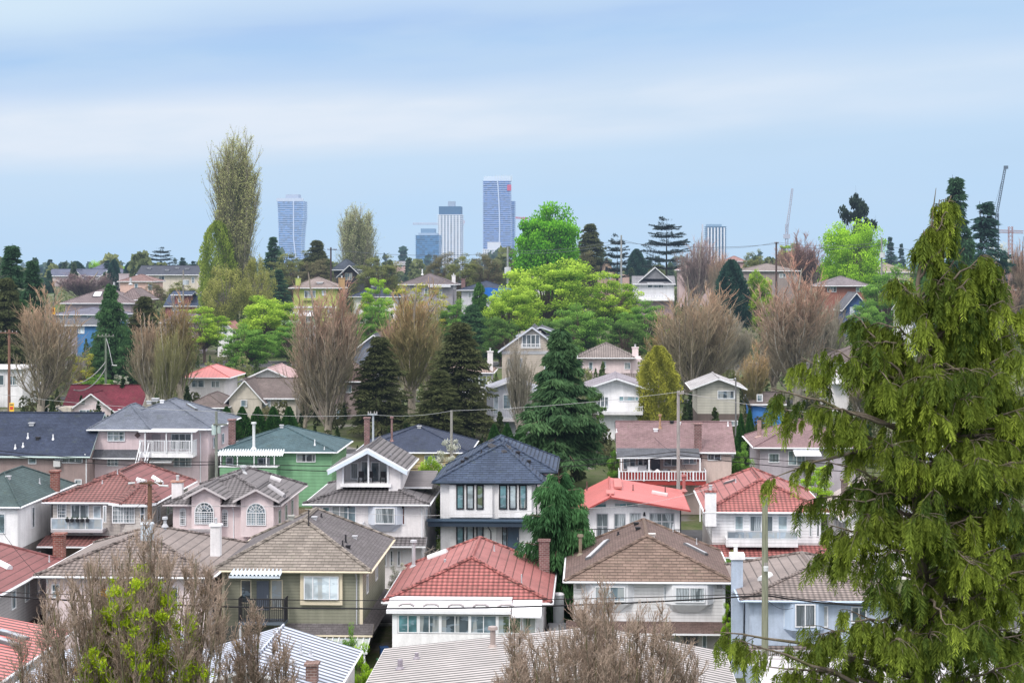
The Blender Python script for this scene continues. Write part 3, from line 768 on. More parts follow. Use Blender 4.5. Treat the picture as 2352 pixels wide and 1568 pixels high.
h.downpipe(h.x1-.35, zl+.1, GREYW)
# --- red tile house with sunroom
h = House('white house with red tile hip roof and long glazed sunroom', 903, 1246, 1378, 119, 12.5)
zl = h.at(1000, 1480)[1]
h.wall(WHT)
zr, yf = h.hipfit(1283, 1234, 13, 1085); h.hip(BARREL_RED, zr, 3.9, 13.0, side=PANEL_RED, t=.22, capr=.13, xr=None)
h.skylight(985, 1283, 1027, 1268, .5, mat('plain', (.66, .66, .68)), True)
h.pipe(950, 1300, 1245, .13, GREYW, True); h.pipe(1135, 1265, 1252, .04); h.pipe(1198, 1340, 1318, .04); h.vent(1022, 1290, GREYW, .12)
h.chimney(1250, 1310, 1238, 24, m=BRICK_MV, flue=False)
sat = W(1232, 1304, 131)
# sunroom
a, b = h.at(901, 1400, -2.2)[0], h.at(1170, 1400, -2.2)[0]; c_ = h.at(1240, 1400, -2.2)[0]; zt = h.at(1000, 1398, -2.2)[1]
h.shed(mat('metal', (.62, .62, .66)), a-.35, b+.1, -2.5, -.05, zt-.05, zt+.42, t=.2, name='sunroom_roof')
h.shed(mat('metal', (.66, .66, .7)), b+.15, c_+.1, -2.8, -.05, zt-.3, zt+.36, t=.1, name='canopy')
zs = h.at(1000, 1455, -2.2)[1]
h.box('sunroom_wall', WHT, a, c_-.1, -2.2, -.02, -2, zs)
x = [h.at(u, 1420, -2.2)[0] for u in (913, 961, 1011, 1079, 1142, 1198)]; zz1 = zt-.36
gls = ['teal', 'mid', 'dark', 'mid', 'green']
for i in range(5):
    T = lambda p, q, r: (p, q-2.14, r)
    h._win(T, x[i]+.03, x[i+1]-.03, zs+.04, zz1, 2, 1, WHITE, gls[i], .06, .06, False, None, False, h.root)
h.box('sunroom_post', WHITE, a, x[0], -2.2, -2.05, zs+.002, zz1)
for i in (1, 2, 3, 4): h.box('sunroom_post', WHITE, x[i]-.03, x[i]+.03, -2.2, -2.1, zs+.002, zz1)
h._win(lambda p, q, r: (p, q-2.14, r), x[5]+.05, x[5]+.9, zs+.04, zz1, 1, 1, WHITE, 'green', .06, .06, False, None, False, h.root)
mb = MB()
for i in range(5):   # rolled awning bundles on the fascia
    X = a+.9+i*1.55; mb.tube([(X-.5, -2.3, zt+.2), (X-.25, -2.34, zt+.34), (X+.25, -2.34, zt+.34), (X+.5, -2.3, zt+.2)], .09, 6)
mb.build('eave_scallops', mat('metal', (.42, .38, .40)), h.root)
# --- brown roof house
SDW = mat('siding', (.74, .73, .74), .22)
h = House('white sided house with brown shake hip roof and two bay windows', 1318, 1664, 1332, 120, 12)
zl = h.at(1500, 1435)[1]
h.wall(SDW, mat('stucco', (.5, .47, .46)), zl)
zr, yf = h.hipfit(1217, 1192, 12.6, 1485); h.hip(SLATE_BRN, zr, 4.3, 12.4, side=SLATE_BRS, capr=.12)
h.shed(SLATE_BRS, h.x0-.5, h.x1+.6, -1.4, -.03, zl-.25, zl+.25, name='skirt_roof')
h.vent(1497, 1231, mat('plain', (.5, .47, .45)), .4); h.vent(1461, 1205, DARK, .3); h.vent(1465, 1216, DARK, .3)
h.skylight(1352, 1284, 1395, 1243, .45, GREYW); h.skylight(1572, 1250, 1622, 1275, .45, GREYW); h.skylight(1518, 1205, 1534, 1216, .45, GREYW)
h.pipe(1333, 1273, 1232, .12, mat('metal', (.2, .17, .12)), True); h.pipe(1420, 1228, 1220, .06, DARK); h.pipe(1600, 1250, 1235, .035); h.pipe(1546, 1212, 1202, .035)
h.bay(1366, 1345, 1436, 1381, .45, m=WHITE, pad=.16); h.win(1366, 1345, 1436, 1381, 2, 1, y=-.48, gl='mid')
h.bay(1550, 1347, 1619, 1383, .6, m=WHITE, pad=.16); h.win(1550, 1347, 1619, 1383, 2, 1, y=-.63, gl='curtain')
h.win(1344, 1344, 1354, 1378, 1, 1, gl='dark'); h.win(1446, 1344, 1456, 1378, 1, 1, gl='dark'); h.win(1632, 1346, 1641, 1380, 1, 1, gl='dark'); h.win(1524, 1344, 1534, 1378, 1, 1, gl='mid')
h.box('corner_trim', WHITE, h.x1-.12, h.x1+.05, -.06, -.021, zl+.3, h.ze-.2)
h.door(1570, 1460, 1602, 1530, mat('paint', (.10, .10, .12))); h.win(1612, 1455, 1624, 1510, 1, 1, gl='mid')
for u in (1330, 1652):
    xx, zz = h.at(u, 1346); MB().box(xx-.16, xx+.16, -.1, -.022, zz-.12, zz+.1).box(xx-.2, xx+.2, -.12, -.022, zz+.102, zz+.14).build('wall_lamp', mat('plain', (.3, .3, .3)), h.root)
# --- blue house
BLUW = mat('stucco', (.42, .49, .60)); BLUT = mat('plain', (.46, .56, .70))
h = House('pale blue stucco house with grey tile roof and blue chimney', 1722, 2050, 1375, 113, 12)
zl = h.at(1850, 1478)[1]
h.wall(BLUW)
zr, yf = h.hipfit(1283, 1270, 10.5, 1880); h.hip(BARREL_TAN, zr, 5.0, 10.5, side=PANEL_TAN, trim=BLUT, capr=.13)
cx = h.x0-.55; cz = h.at(1716, 1281, 4)[1]; o = h.box('chimney', BLUW, cx-.25, cx+.42, 3.4, 4.4, -1, cz); MB().box(cx-.37, cx+.54, 3.28, 4.52, cz, cz+.3).build('chimney_cap', WHT, o); MB().cyl(cx, 3.9, cz+.302, cz+.75, .12, .12).cyl(cx, 3.9, cz+.752, cz+.85, .17, .15).build('flue', WHT, o)
h.skylight(1748, 1333, 1768, 1322, .5, mat('plain', (.66, .68, .7)), True)
h.bay(1826, 1388, 1872, 1440, .6, m=BLUT, pad=.2); h.win(1826, 1386, 1873, 1440, 2, 1, y=-.63, gl='curtdark')
h.win(1800, 1388, 1815, 1438, 1, 1, gl='mid'); h.win(1888, 1390, 1902, 1440, 1, 1, gl='mid')
h.win(1955, 1392, 1990, 1430, 2, 1, gl='mid')
h.shed(BARREL_TAN, h.x0-.3, h.x1, -2.2, -.02, zl-.75, zl-.1, name='porch_roof')
h.rail(h.x0+.1, h.x0+4.2, -2.4, zl-.45, zl+.1, GREYW, .12)
h.win(1735, 1495, 1760, 1520, 1, 1, y=0, gl='teal')
# --- dark red roof, grey siding, cut by left edge
SDG = mat('siding', (.40, .385, .40), .2)
h = House('grey sided house with dark red panel roof at the left edge', -400, -38, 1371, 111, 13.8)
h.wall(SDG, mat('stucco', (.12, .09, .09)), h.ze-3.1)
h.hip(PANEL_BRN, h.ze+1.45, 4.5, 13.9, t=.2, capr=.1)
h.skylight(-12, 1290, 22, 1307, .45, WHITE, True); h.pipe(113, 1290, 1275, .04)
for yy in (5.2, 8., 10.6): h.swin('R', yy, yy+.9, h.ze-1.7, h.ze-.5, gl='mid')
MB(lambda a, b, c: (h.x1+.02-b, a, c)).cyl(12.6, -.12, h.ze-3.9, h.ze-3.7, .09).build('wall_lamp', mat('plain', (.7, .5, .2)), h.root)
cx = h.at(137, 1250, 14.9)[0]; cz = h.at(137, 1223, 14.9)[1]; o = h.box('chimney', BRICK, cx-.35, cx+.35, 14.5, 15.2, -1, cz-.15); MB().box(cx-.43, cx+.43, 14.42, 15.28, cz-.15, cz).build('chimney_cap', BRICK, o)

# ================================================================== row 0 : low metal roofs at the foot of the picture
h = House('house with white ribbed metal roof and square brick chimney', 386, 753, 1587, 88, 9.9)
h.wall(WSTUC); RW = mat('rib', (.40, .44, .54), .62)
h.gable(RW, 1.15, 'y', ov=.35, ovr=.35, wallm=WSTUC)
h.chimney(717, 1562, 1520, 25, .7, m=mat('brick', (.17, .10, .085)), cap=mat('brick', (.17, .10, .085)), flue=False)
h.pipe(691, 1500, 1478, .06); h.pipe(713, 1505, 1492, .07); h.vent(672, 1525, GREYW, .22)
h.swin('R', 1, 2.2, h.ze-1.8, h.ze-.7); h.swin('R', 4.5, 5.7, h.ze-1.8, h.ze-.7)
h = House('house with pale ribbed metal roof under the lime leafed bare tree', 15, 370, 1592, 88.4, 9.6)
h.wall(WSTUC); h.gable(RW, 1.2, 'y', ov=.35, ovr=.35, wallm=WSTUC, xr=h.x1-1.6)
h.vent(455, 1455, WHITE, .5); h.swin('L', 2, 3, h.ze-1.8, h.ze-.7)
h = House('long low house with beige grey ribbed metal roof and two stub vents', 838, 1690, 1602, 88, 11)
h.wall(mat('stucco', (.5, .5, .5))); RB = mat('rib', (.37, .34, .33), .55)
h.gable(RB, 1.25, 'y', ov=.3, ovr=.3, wallm=mat('stucco', (.5, .5, .5)), xr=2.2, trim=mat('plain', (.55, .54, .54)))
h.pipe(919, 1535, 1514, .13, mat('metal', (.27, .24, .28))); h.pipe(957, 1512, 1498, .1, mat('metal', (.27, .24, .28)))
h.pipe(1132, 1484, 1445, .14, mat('metal', (.32, .26, .24)), True)
h = House('low house with red ribbed metal roof in the lower left corner', -470, -38, 1573, 92, 14)
h.wall(mat('siding', (.45, .47, .5))); h.gable(mat('rib', (.48, .13, .12), .6), .85, 'y', ov=.4, ovr=.4, wallm=WSTUC)
h.skylight(-5, 1450, 60, 1470, .6, mat('glass', (.2, .18, .2))); h.skylight(-10, 1468, 42, 1486, .6, mat('glass', (.2, .18, .2))); h.pipe(57, 1515, 1502, .06, mat('plain', (.4, .1, .1)))
for yy in (5.2, 7.4, 9.6): h.swin('R', yy, yy+1.3, h.ze-1.7, h.ze-.5, gl='mid')
h = House('beige house with white fascia below the conifer at the lower right', 1790, 2300, 1572, 86, 5)
h.wall(mat('stucco', (.55, .47, .42))); h.hip(mat('metal', (.42, .40, .42)), h.ze+.5, 2, 3, t=.45)

# ================================================================== row 2
# --- white house, dark green roof (left edge)
h = House('white stucco house with dark green hip roof at the left edge', -120, 40, 1162, 137, 14)
zl = h.at(20, 1262)[1]
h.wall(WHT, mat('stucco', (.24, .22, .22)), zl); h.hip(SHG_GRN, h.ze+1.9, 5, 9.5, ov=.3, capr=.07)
h.win(-25, 1178, 13, 1225, 1, 1, gl='mid', y=0)
for yy in (3.4, 8.3): h.swin('R', yy, yy+.7, h.ze-2.1, h.ze-.5, gl='dark')
for yy in (1.8, 4.6, 9.2): h.swin('R', yy, yy+1., zl-2.1, zl-.9, gl='dark')
h.pipe(91, 1110, 1098, .05); h.vent(19, 1098, STEEL, .3)
# --- brown red tile house with balcony
SDC = mat('siding', (.62, .58, .55), .24)
h = House('cream sided house with brown red tile roof, front balcony and flower pots', 122, 345, 1151, 141, 13)
zl = h.at(200, 1232)[1]
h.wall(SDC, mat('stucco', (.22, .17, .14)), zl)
zr, yf = h.hipfit(1078, 1062, 12.6, 300); h.hip(BARREL_BRN, zr, 5.2, 12.5, side=PANEL_BRN, capr=.13)
# front bay with its own little hip
xb0, xb1 = h.at(296, 1160)[0], h.at(343, 1160)[0]
MB().prism([(xb0-.9, 0, zl), (xb0, -1.1, zl), (xb1, -1.1, zl), (xb1+.25, 0, zl)], (0, 0, h.ze-zl-.25)).build('bay', SDC, h.root)
mb = MB(); a_, b_ = xb0-1.4, xb1+.7; z_ = h.ze+.02; ap = ((xb0+xb1)/2+.1, 2.2, h.ze+1.35)
mb.add([(a_, -.7, z_), (xb0-.2, -1.75, z_), (xb1+.2, -1.75, z_), (b_, -.7, z_), ap, (a_, 1., z_+.1), (b_, 1., z_+.1)], [(0, 1, 4), (1, 2, 4), (2, 3, 4), (5, 0, 4), (3, 6, 4)])
mb.add([(a_, -.7, z_), (xb0-.2, -1.75, z_), (xb1+.2, -1.75, z_), (b_, -.7, z_), (a_, -.7, z_-.2), (xb0-.2, -1.75, z_-.2), (xb1+.2, -1.75, z_-.2), (b_, -.7, z_-.2)], [(4,5,1,0), (5,6,2,1), (6,7,3,2), (7,6,5,4)], 1)
o = mb.build('bay_roof', [BARREL_BRN, WHITE], h.root)
cb = MB()
for q in ((xb0-.2, -1.75, z_), (xb1+.2, -1.75, z_)): cb.tube([q, ap], .12, 6)
cb.build('ridge_cap', BARREL_BRN, o)
h.win(258, 1160, 310, 1201, (.5,), 1, y=-1.12, gl='curtain', grid=(8, 4)); h.win(237, 1160, 245, 1199, 1, 1, y=-.6, gl='mid'); h.win(322, 1160, 333, 1199, 1, 2, y=-1.12, gl='dark')
h.win(132, 1156, 153, 1195, 1, 1, gl='dark', grid=(4, 5)); h.win(163, 1157, 205, 1225, 2, 1, gl='curtain'); h.win(214, 1160, 233, 1226, 1, 1, gl='pale')
x0_, x1_ = h.at(117, 1200, -1.3)[0], h.at(236, 1200, -1.3)[0]; zb, zt = h.at(170, 1216, -1.3)[1], h.at(170, 1189, -1.3)[1]
h.box('balcony_floor', mat('plain', (.42, .40, .42)), x0_, x1_, -1.35, -.02, zb-.2, zb); h.glassrail(x0_+.02, x1_-.02, -1.3, zb+.002, zt)
h.shed(BARREL_BRN, x0_-.7, h.x1-.2, -2.6, -.05, zl-.35, zl+.1, name='skirt_roof')
for i, u in enumerate((155, 166, 178, 189, 201)):
    X = h.at(u, 1190, -1.4)[0]; q = h.root.matrix_basis @ Vector((X, -1.48, zt-.28))
    pt = empty('flower_pot', q, h.rot, 'dark flower pot on the balcony rail of the cream house, ' + ['leftmost', 'second from left', 'middle', 'fourth from left', 'rightmost'][i], 'flower pot', 'pots on the balcony rail')
    MB().cyl(0, 0, 0, .24, .11, .16, 10).build('pot', DARK, pt)
    rg = random.Random(i); mb = MB()
    for k in range(14):
        an = rg.uniform(0, 6.28); l = rg.uniform(.1, .22); dx, dy = math.cos(an)*l*.6, math.sin(an)*l*.6
        mb.add([(0, 0, .22), (dx*.5-.02, dy*.5, .22+l*.6), (dx, dy, .22+l), (dx*.5+.02, dy*.5, .22+l*.6)], [(0, 1, 2, 3)])
    mb.build('plant', mat('plain', (.05, .09, .04)), pt)
cx = h.at(127, 1100, 5)[0]; cz = h.at(127, 1079, 5)[1]; o = h.box('chimney', BRICK, cx-.3, cx+.3, 4.6, 5.3, -1, cz-.15); MB().box(cx-.38, cx+.38, 4.52, 5.38, cz-.15, cz).build('chimney_cap', BRICK, o)
h.chimney(408, 1135, 1103, 24, m=WSTUC, cap=mat('brick', (.4, .2, .15)))
h.pipe(235, 1110, 1102, .04); h.pipe(270, 1088, 1078, .04); h.skylight(312, 1103, 335, 1110, .3, WHITE, True); h.skylight(350, 1098, 372, 1112, .3, WHITE, True)
for yy in (2., 5.2, 6.6): h.swin('R', yy, yy+1., h.ze-1.8, h.ze-.6, gl='mid')
h.downpipe(h.x1-.1)
# --- arched window house
h = House('pale pink stucco house with arched windows and grey tile roof', 398, 628, 1157, 141, 12)
zl = h.at(500, 1235)[1]
h.wall(PINKW, PINKW, zl)
zr, yf = h.hipfit(1085, 1073, 10.5, 550); h.hip(BARREL_GRY, zr, 4.7, 10.2, side=PANEL_GRY, capr=.14, trim=mat('plain', (.5, .46, .47)))
for (ua, ub, va) in ((424, 505, 1119), (582, 628, 1123)):
    pass
def front_gable(h, u0, u1, vpk, vbot, y=-.75, wallm=PINKW, roofm=BARREL_GRY, zlow=None, depth=3.6, ov=.55):
    x0, x1 = h.at(u0, 1200, y)[0], h.at(u1, 1200, y)[0]; zp = h.at((u0+u1)/2, vpk, y-ov)[1]; zb = h.at(u0, vbot, y)[1]
    ze = zp-(x1-x0)/2*.52
    h.box('bay_wall', wallm, x0, x1, y, -.025, zb, ze)
    return h.gable(roofm, zp-ze, 'y', x0=x0, x1=x1, y0=y, y1=depth, ze=ze, ov=.5, ovr=ov, wallm=wallm, trim=mat('plain', (.5, .46, .47)), gut=False, name='bay_roof', wallname='bay_gable')
front_gable(h, 440, 506, 1117, 1234, y=-.7); front_gable(h, 553, 628, 1122, 1232, y=-.7)
h.win(447, 1152, 492, 1203, 1, 1, y=-.7, arch=True, gl='dark', grid=(8, 6)); h.win(566, 1154, 611, 1206, 2, 1, y=-.7, arch=True, gl='mid', grid=(8, 5))
h.win(413, 1165, 428, 1206, 1, 2, arch=True, gl='dark', grid=(3, 6)); h.win(509, 1168, 524, 1209, 1, 2, arch=True, gl='dark', grid=(3, 6))
mb = MB(); xa, xb = h.at(433, 1210, -.8)[0], h.at(505, 1210, -.8)[0]; za = h.at(433, 1213, -.8)[1]
mb.box(xa, xb, -.86, -.70, za-.12, za).box(xa+.12, xb-.12, -.8, -.701, za-.26, za-.122); mb.build('window_ledge', mat('plain', (.5, .46, .47)), h.root)
h.shed(BARREL_GRY, h.x0-.5, h.x1-.2, -1.5, -.72, zl-.55, zl-.05, name='skirt_roof')
h.box('lower_bay', PINKW, h.x0+.2, h.x1-.3, -.68, -.03, -2, zl-.3)
h.win(507, 1238, 523, 1262, 1, 1, y=-.7, arch=True, gl='mid', grid=(3, 4)); h.win(430, 1250, 480, 1285, 2, 1, y=-.7, gl='mid')
h.downpipe(h.at(537, 1200)[0], 0)
h.pipe(559, 1085, 1073, .14, STEEL, True); h.skylight(620, 1098, 644, 1107, .45, mat('plain', (.5, .48, .5)), True); h.skylight(617, 1118, 652, 1141, .45, mat('plain', (.35, .34, .36)), True)
for yy in (2., 5., 8.): h.swin('R', yy, yy+1.1, h.ze-2., h.ze-.7, gl='mid')
h.chimney(492, 1262, 1225, 23, m=PINKW, cap=WHT) if False else None
# --- gable topped three level house
h = House('pale grey stucco house with open gabled top floor deck above a tile roof', 718, 972, 1155, 140, 12)
zl = h.at(850, 1238)[1]
h.wall(WSTUC, WSTUC, zl)
zr = h.at(850, 1100, 4.)[1]; h.hip(BARREL_GRY, zr, 4.4, 9.5, x1=h.x1-.1, side=PANEL_GRY, capr=.13)
x0_, x1_ = h.at(773, 1100, 2.)[0], h.at(920, 1100, 2.)[0]; zf, zt = h.at(830, 1110, 2.)[1], h.at(830, 1066, 2.)[1]
xr1 = h.at(925, 1080, 5)[0]; TOPC = mat('plain', (.55, .55, .60))
# top floor: back room, open front porch under the gable
h.box('top_wall', WSTUC, x0_, x1_, 3.9, 9.5, zf-1.6, zt); h.box('top_wall', WSTUC, x0_, x0_+.45, 2., 3.899, zf-1.6, zt); h.box('top_wall', WSTUC, x1_-.9, x1_, 2., 3.899, zf-1.6, zt)
h.box('deck', WHT, x0_+.3, x1_-.7, 1.85, 3.898, zf-.25, zf)
zp = h.at(845, 1027, 1.4)[1]
h.gable(BARREL_GRY, zp-zt, 'y', x0=x0_, x1=x1_, y0=2., y1=9.5, ze=zt, ov=.6, ovr=.7, side=BARREL_GRY, t=.2, name='top_roof')
mb = MB(); xm = (x0_+x1_)/2
for s_ in (-1, 1): mb.prism([(xm, 1.26, zp-.22), (xm, 1.26, zp-.46), (xm+s_*(xm-x0_+.58), 1.26, zt-.74), (xm+s_*(xm-x0_+.58), 1.26, zt-.42)], (0, .1, 0))
mb.build('bargeboard', mat('plain', (.60, .68, .78)), h.root)
mb = MB(); mb.box(xm-.06, xm+.06, 1.9, 2.0, zf, zp-.45)
for X in (x0_+.5, x1_-.95): mb.box(X-.06, X+.06, 1.9, 2.0, zf, zt+.2)
mb.build('porch_post', WHITE, h.root)
h.box('gable_back', mat('stucco', (.42, .42, .46)), x0_+.5, x1_-.9, 3.86, 3.895, zt+.001, zt+.6)
h.win(805, 1062, 823, 1100, 1, 1, y=3.85, gl='curtdark'); h.win(829, 1058, 846, 1106, 1, 1, y=3.85, gl='curtdark'); h.win(852, 1060, 890, 1106, 2, 1, y=3.85, gl='dark')
for X in (x0_+1.6, x0_+2.3, x1_-1.6):
    mb = MB(); mb.box(X, X+.4, 2.4, 2.8, zf+.4, zf+.44); mb.box(X, X+.4, 2.76, 2.8, zf+.44, zf+.85)
    for p, q in ((0, 0), (.36, 0), (0, .36), (.36, .36)): mb.box(X+p, X+p+.04, 2.4+q, 2.44+q, zf, zf+.399)
    o = mb.build('deck_chair', DARK); o.matrix_world = h.root.matrix_basis.copy(); 
    tag(o, 'small dark chair on the gabled top floor deck, '+['leftmost', 'middle', 'rightmost'][(x0_+1.6, x0_+2.3, x1_-1.6).index(X)]+' of three', 'chair', 'deck chairs on the top floor')
h.shed(PANEL_GRY, x1_+.02, h.x1+.3, 4.2, 9.5, zf-.5, zf+.2, name='side_roof')
h.win(941*.784+0, 1157, 1042*.784+2, 1205, 3, 1, gl='curtain', fm=WHITE) if False else h.win(762, 1160, 818, 1206, (.33, .67), 1, gl='mid')
h.win(740, 1163, 758, 1205, 1, 1, gl='teal')
h.bay(862, 1166, 906, 1200, .55, m=mat('plain', (.62, .66, .74)), pad=.16); h.win(861, 1165, 907, 1203, 1, 1, y=-.58, gl='curtain')
h.win(848, 1163, 855, 1200, 1, 1, gl='dark'); h.win(917, 1165, 931, 1205, 1, 1, gl='red')
xa, xb = h.at(800, 1205, -1.)[0], h.at(833, 1205, -1.)[0]; za, zb = h.at(800, 1200, -1)[1], h.at(800, 1225, -1)[1]
h.rail(xa-1.5, xb, -1., zb, za, WHITE, .14, .02, .98); h.box('balcony_floor', WSTUC, xa-1.6, xb+.05, -1.05, -.03, zb-.25, zb-.002)
zl2 = h.at(900, 1252, -1.)[1]
h.shed(BARREL_GRY, h.at(850, 1240)[0], h.x1+.3, -1.3, -.02, zl2+.0, zl2+.5, name='porch_roof')
for u in (880, 895, 912, 925): h.win(u, 1262, u+9, 1300, 1, 1, fm=WHITE, gl='dark', fw=.1)
h.door(925, 1262, 944, 1318, WHT, y=-.0)
for u, v in ((801, 1154), (926, 1157)):
    xx, zz = h.at(u, v+5); MB().cyl(xx, -.12, zz-.15, zz+.12, .08, .05, 8).box(xx-.03, xx+.03, -.1, -.02, zz+.121, zz+.18).build('wall_lamp', DARK, h.root)
for yy in (2., 5.): h.swin('R', yy, yy+1.1, h.ze-2., h.ze-.7, gl='mid')
h.downpipe(h.x1-.1)
# --- modern white house, navy roof
MWH = mat('stucco', (.76, .75, .76)); NAVT = mat('plain', (.035, .05, .075))
h = House('modern white house with navy shingle roof and black framed windows', 1012, 1232, 1105, 142, 11)
z2 = h.at(1100, 1190)[1]
h.wall(MWH, MWH, z2)
zr, yf = h.hipfit(1016, 1009, 9., 1120); h.hip(SHG_BLUE, zr, 4.9, 8., ov=.55, side=SHG_BLUE, trim=NAVT, capr=.08, t=.16, xr=h.at(1140, 1100)[0]+.2)
# rear wing, set back on the right
xw0, xw1 = h.x1-2., h.at(1264, 1100, 5.)[0]
h.box('rear_wing_wall', MWH, xw0, xw1, 4.2, 14, -2, h.ze+.3); h.hip(SHG_BLUE, zr+.1, 8.5, 11.6, ov=.5, x0=xw0-4.6, x1=xw1, y0=4.2, y1=14, ze=h.ze+.35, trim=NAVT, capr=.08, t=.16, name='rear_roof', xr=xw1-4.2)
for (a, b) in ((1040, 1122), (1152, 1212)):
    xa, xb = h.at(a-8, 1115, -.3)[0], h.at(b+9, 1115, -.3)[0]; 
    h.box('bay_wall', MWH, xa, xb, -.3, -.021, z2+.12, h.ze-.25)
for a in (1049, 1068, 1087+1, 1147+0, 1166, 1185):
    pass
def triple(us, v0, v1, y, gls):
    for k, (a, b) in enumerate(us): h.win(a, v0, b, v1, 1, 1, y=y, fm=BLACKF, gl=gls[k % len(gls)], fw=.1)
U1 = ((1048, 1066), (1071, 1089), (1094, 1111)); U2 = ((1146, 1165), (1169, 1187), (1192, 1210))
triple(U1, 1112, 1169, -.3, ('teal', 'blind', 'green')); triple(U2, 1112, 1169, -.3, ('teal', 'blind', 'teal'))
triple(U1, 1204, 1250, -.02, ('teal', 'blind', 'mid'))
h.box('canopy', NAVT, h.x0-.9, h.x1+.02, -1., -.02, z2-.5, z2-.12); h.box('canopy_lip', mat('plain', (.05, .08, .12)), h.x0-1., h.x1+.1, -1.1, -.02, z2-.118, z2-.02)
h.door(1166, 1203, 1192, 1265, mat('paint', (.04, .07, .11))); h.win(1153, 1203, 1165, 1265, 1, 1, fm=BLACKF, gl='dark'); 
h.box('entry_recess', mat('stucco', (.5, .48, .5)), h.at(1140, 1)[0], h.at(1150, 1)[0], -.05, -.022, 0, z2-.52); h.box('doorbell_panel', DARK, h.at(1142, 1)[0], h.at(1146, 1)[0], -.08, -.051, 1.7, 2.1)
# four small dark numerals beside the door: too small to read in the photo, kept as plain marks
mb = MB(); X, Z = h.at(1201, 1211, -.04)
for k, (w_, t_) in enumerate(((.05, .13), (.09, .17), (.09, .15), (.08, .17))): mb.box(X-.3+k*.16, X-.3+k*.16+w_, -.06, -.03, Z-.1, Z-.1+t_)
mb.build('house_number', mat('plain', (.12, .12, .12)), h.root)
h.box('entry_plant_box', mat('wood', (.2, .08, .05)), h.at(1196, 1)[0], h.at(1206, 1)[0], -.9, -.4, 0, .55)
for (a, b, c, e) in ((1127, 1013, 1170, 1030), (1124, 1022, 1160, 1040)): h.skylight(a, b, c, e, .35, DARK)
h.pipe(1106, 1040, 1018+14, .05, DARK); h.vent(1190, 1042, DARK, .3); h.vent(1215, 1062, DARK, .25); h.vent(1070, 1055, DARK, .2); h.vent(1062, 1062, DARK, .2)
MB().tube([(h.at(1122, 1)[0], -.9, z2-.5), (h.at(1128, 1)[0], -.4, z2-.9), (h.at(1129, 1)[0], -.1, 0)], .05, 6).build('downpipe', DARK, h.root); h.downpipe(h.x1+.02, z2, DARK)
# --- red metal low gable
h = House('white house with low red metal gable roof and tall curtained windows', 1350, 1562, 1163, 142, 11)
h.wall(WHT, z1=h.ze-.05)
zp = h.at(1405, 1140, -1.)[1]; xr = h.at(1402, 1141)[0]
h.gable(RED_METAL, zp-h.ze, 'y', xr=xr, ov=.7, ovr=1.0, t=.14, wallm=WHT, trim=mat('plain', (.32, .07, .065)))
h.box('ridge_cover', mat('plain', (.42, .16, .15)), xr-.3, xr+.3, .2, 2.6, zp+.03, zp+.1); h.box('ridge_cover', mat('plain', (.42, .16, .15)), xr+.35, xr+.95, 4.5, 10.5, zp-.06, zp+.1)
h.skylight(1497, 1133, 1533, 1140, .4, mat('plain', (.55, .42, .42)), True)
for u, v in ((1348, 1105), (1454, 1112), (1528, 1116)): h.pipe(u, v+14, v, .04, mat('plain', (.12, .06, .06)))
h.pipe(1571, 1125, 1094, .12, mat('metal', (.35, .12, .11)), True)
h.win(1411, 1154, 1466, 1164, (.5,), 1, gl='teal', fm=WHITE, fw=.05); h.win(1366, 1155, 1393, 1165, 1, 1, gl='teal', fm=WHITE, fw=.05)
for (a, b, v0, g) in ((1370, 1397, 1178, 'curtain'), (1410, 1437, 1178, 'curtain'), (1446, 1472, 1177, 'curtain')): h.win(a, v0, b, 1232, 1, (.45,), gl=g, fm=GREYW, fw=.06)
h.win(1491, 1177, 1549, 1224, 2, (.6,), gl='curtain', fm=GREYW)
X, Z = h.at(1480, 1178); MB().cyl(X, -.12, Z-.2, Z+.1, .1, .06, 8).build('wall_lamp', DARK, h.root)
MB().box(h.x0-.3, h.x1+.05, -1.6, -.02, h.at(1400, 1240)[1]-.3, h.at(1400, 1240)[1]-.1).build('balcony_floor', WSTUC, h.root)
h.rail(h.x0-.2, h.x1, -1.5, h.at(1400, 1240)[1]-.098, h.at(1400, 1214, -1.5)[1], DARK, .14, .015)
h.downpipe(h.x1+.03, 0, DARK)
# --- red tile white house
h = House('bright white house with red tile roof, front deck rail and white chimney', 1636, 1885, 1173, 141, 12.5)
zl = h.at(1750, 1246)[1]
SDB = mat('siding', (.80, .80, .82), .24)
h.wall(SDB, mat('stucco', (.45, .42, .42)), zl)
zr, yf = h.hipfit(1102, 1075, 12.8, 1745); h.hip(BARREL_RED, zr, 4.6, 12.6, side=PANEL_RED, capr=.14)
h.chimney(1632, 1170, 1125, 25, .8, m=WHT, cap=BARREL_RED); h.skylight(1665, 1111, 1688, 1104, .3, mat('plain', (.5, .4, .4))); h.pipe(1690, 1108, 1098, .04)
h.win(1687, 1183, 1708, 1232, 1, (.35,), gl='blind'); h.win(1721, 1183, 1776, 1237, 2, 1, gl='curtain'); h.win(1786, 1183, 1809, 1232, 1, (.35,), gl='blind')
for u in (1834, 1858, 1875): h.win(u, 1184, u+7, 1232, 1, 1, gl='dark', fm=WHITE, fw=.05)
a_, b_ = h.at(1665, 1)[0], h.at(1828, 1)[0]
h.box('deck', SDB, a_, b_, -1.5, -.03, zl-.1, h.at(1700, 1238, -1.5)[1]); h.glassrail(a_+.1, b_-.05, -1.42, h.at(1700, 1238, -1.5)[1]+.002, h.at(1700, 1219, -1.5)[1], GREYW)
h.shed(BARREL_RED, h.x0-.4, h.x1+.4, -2.5, -.05, zl-.7, zl-.15, name='skirt_roof')
h.win(1790, 1262, 1815, 1280, 1, 1, gl='teal'); h.win(1690, 1262, 1730, 1285, 2, 1, gl='dark')
for yy in (2., 6.): h.swin('L', yy, yy+1.1, h.ze-2., h.ze-.7, gl='dark')
h.downpipe(h.x1-.1)
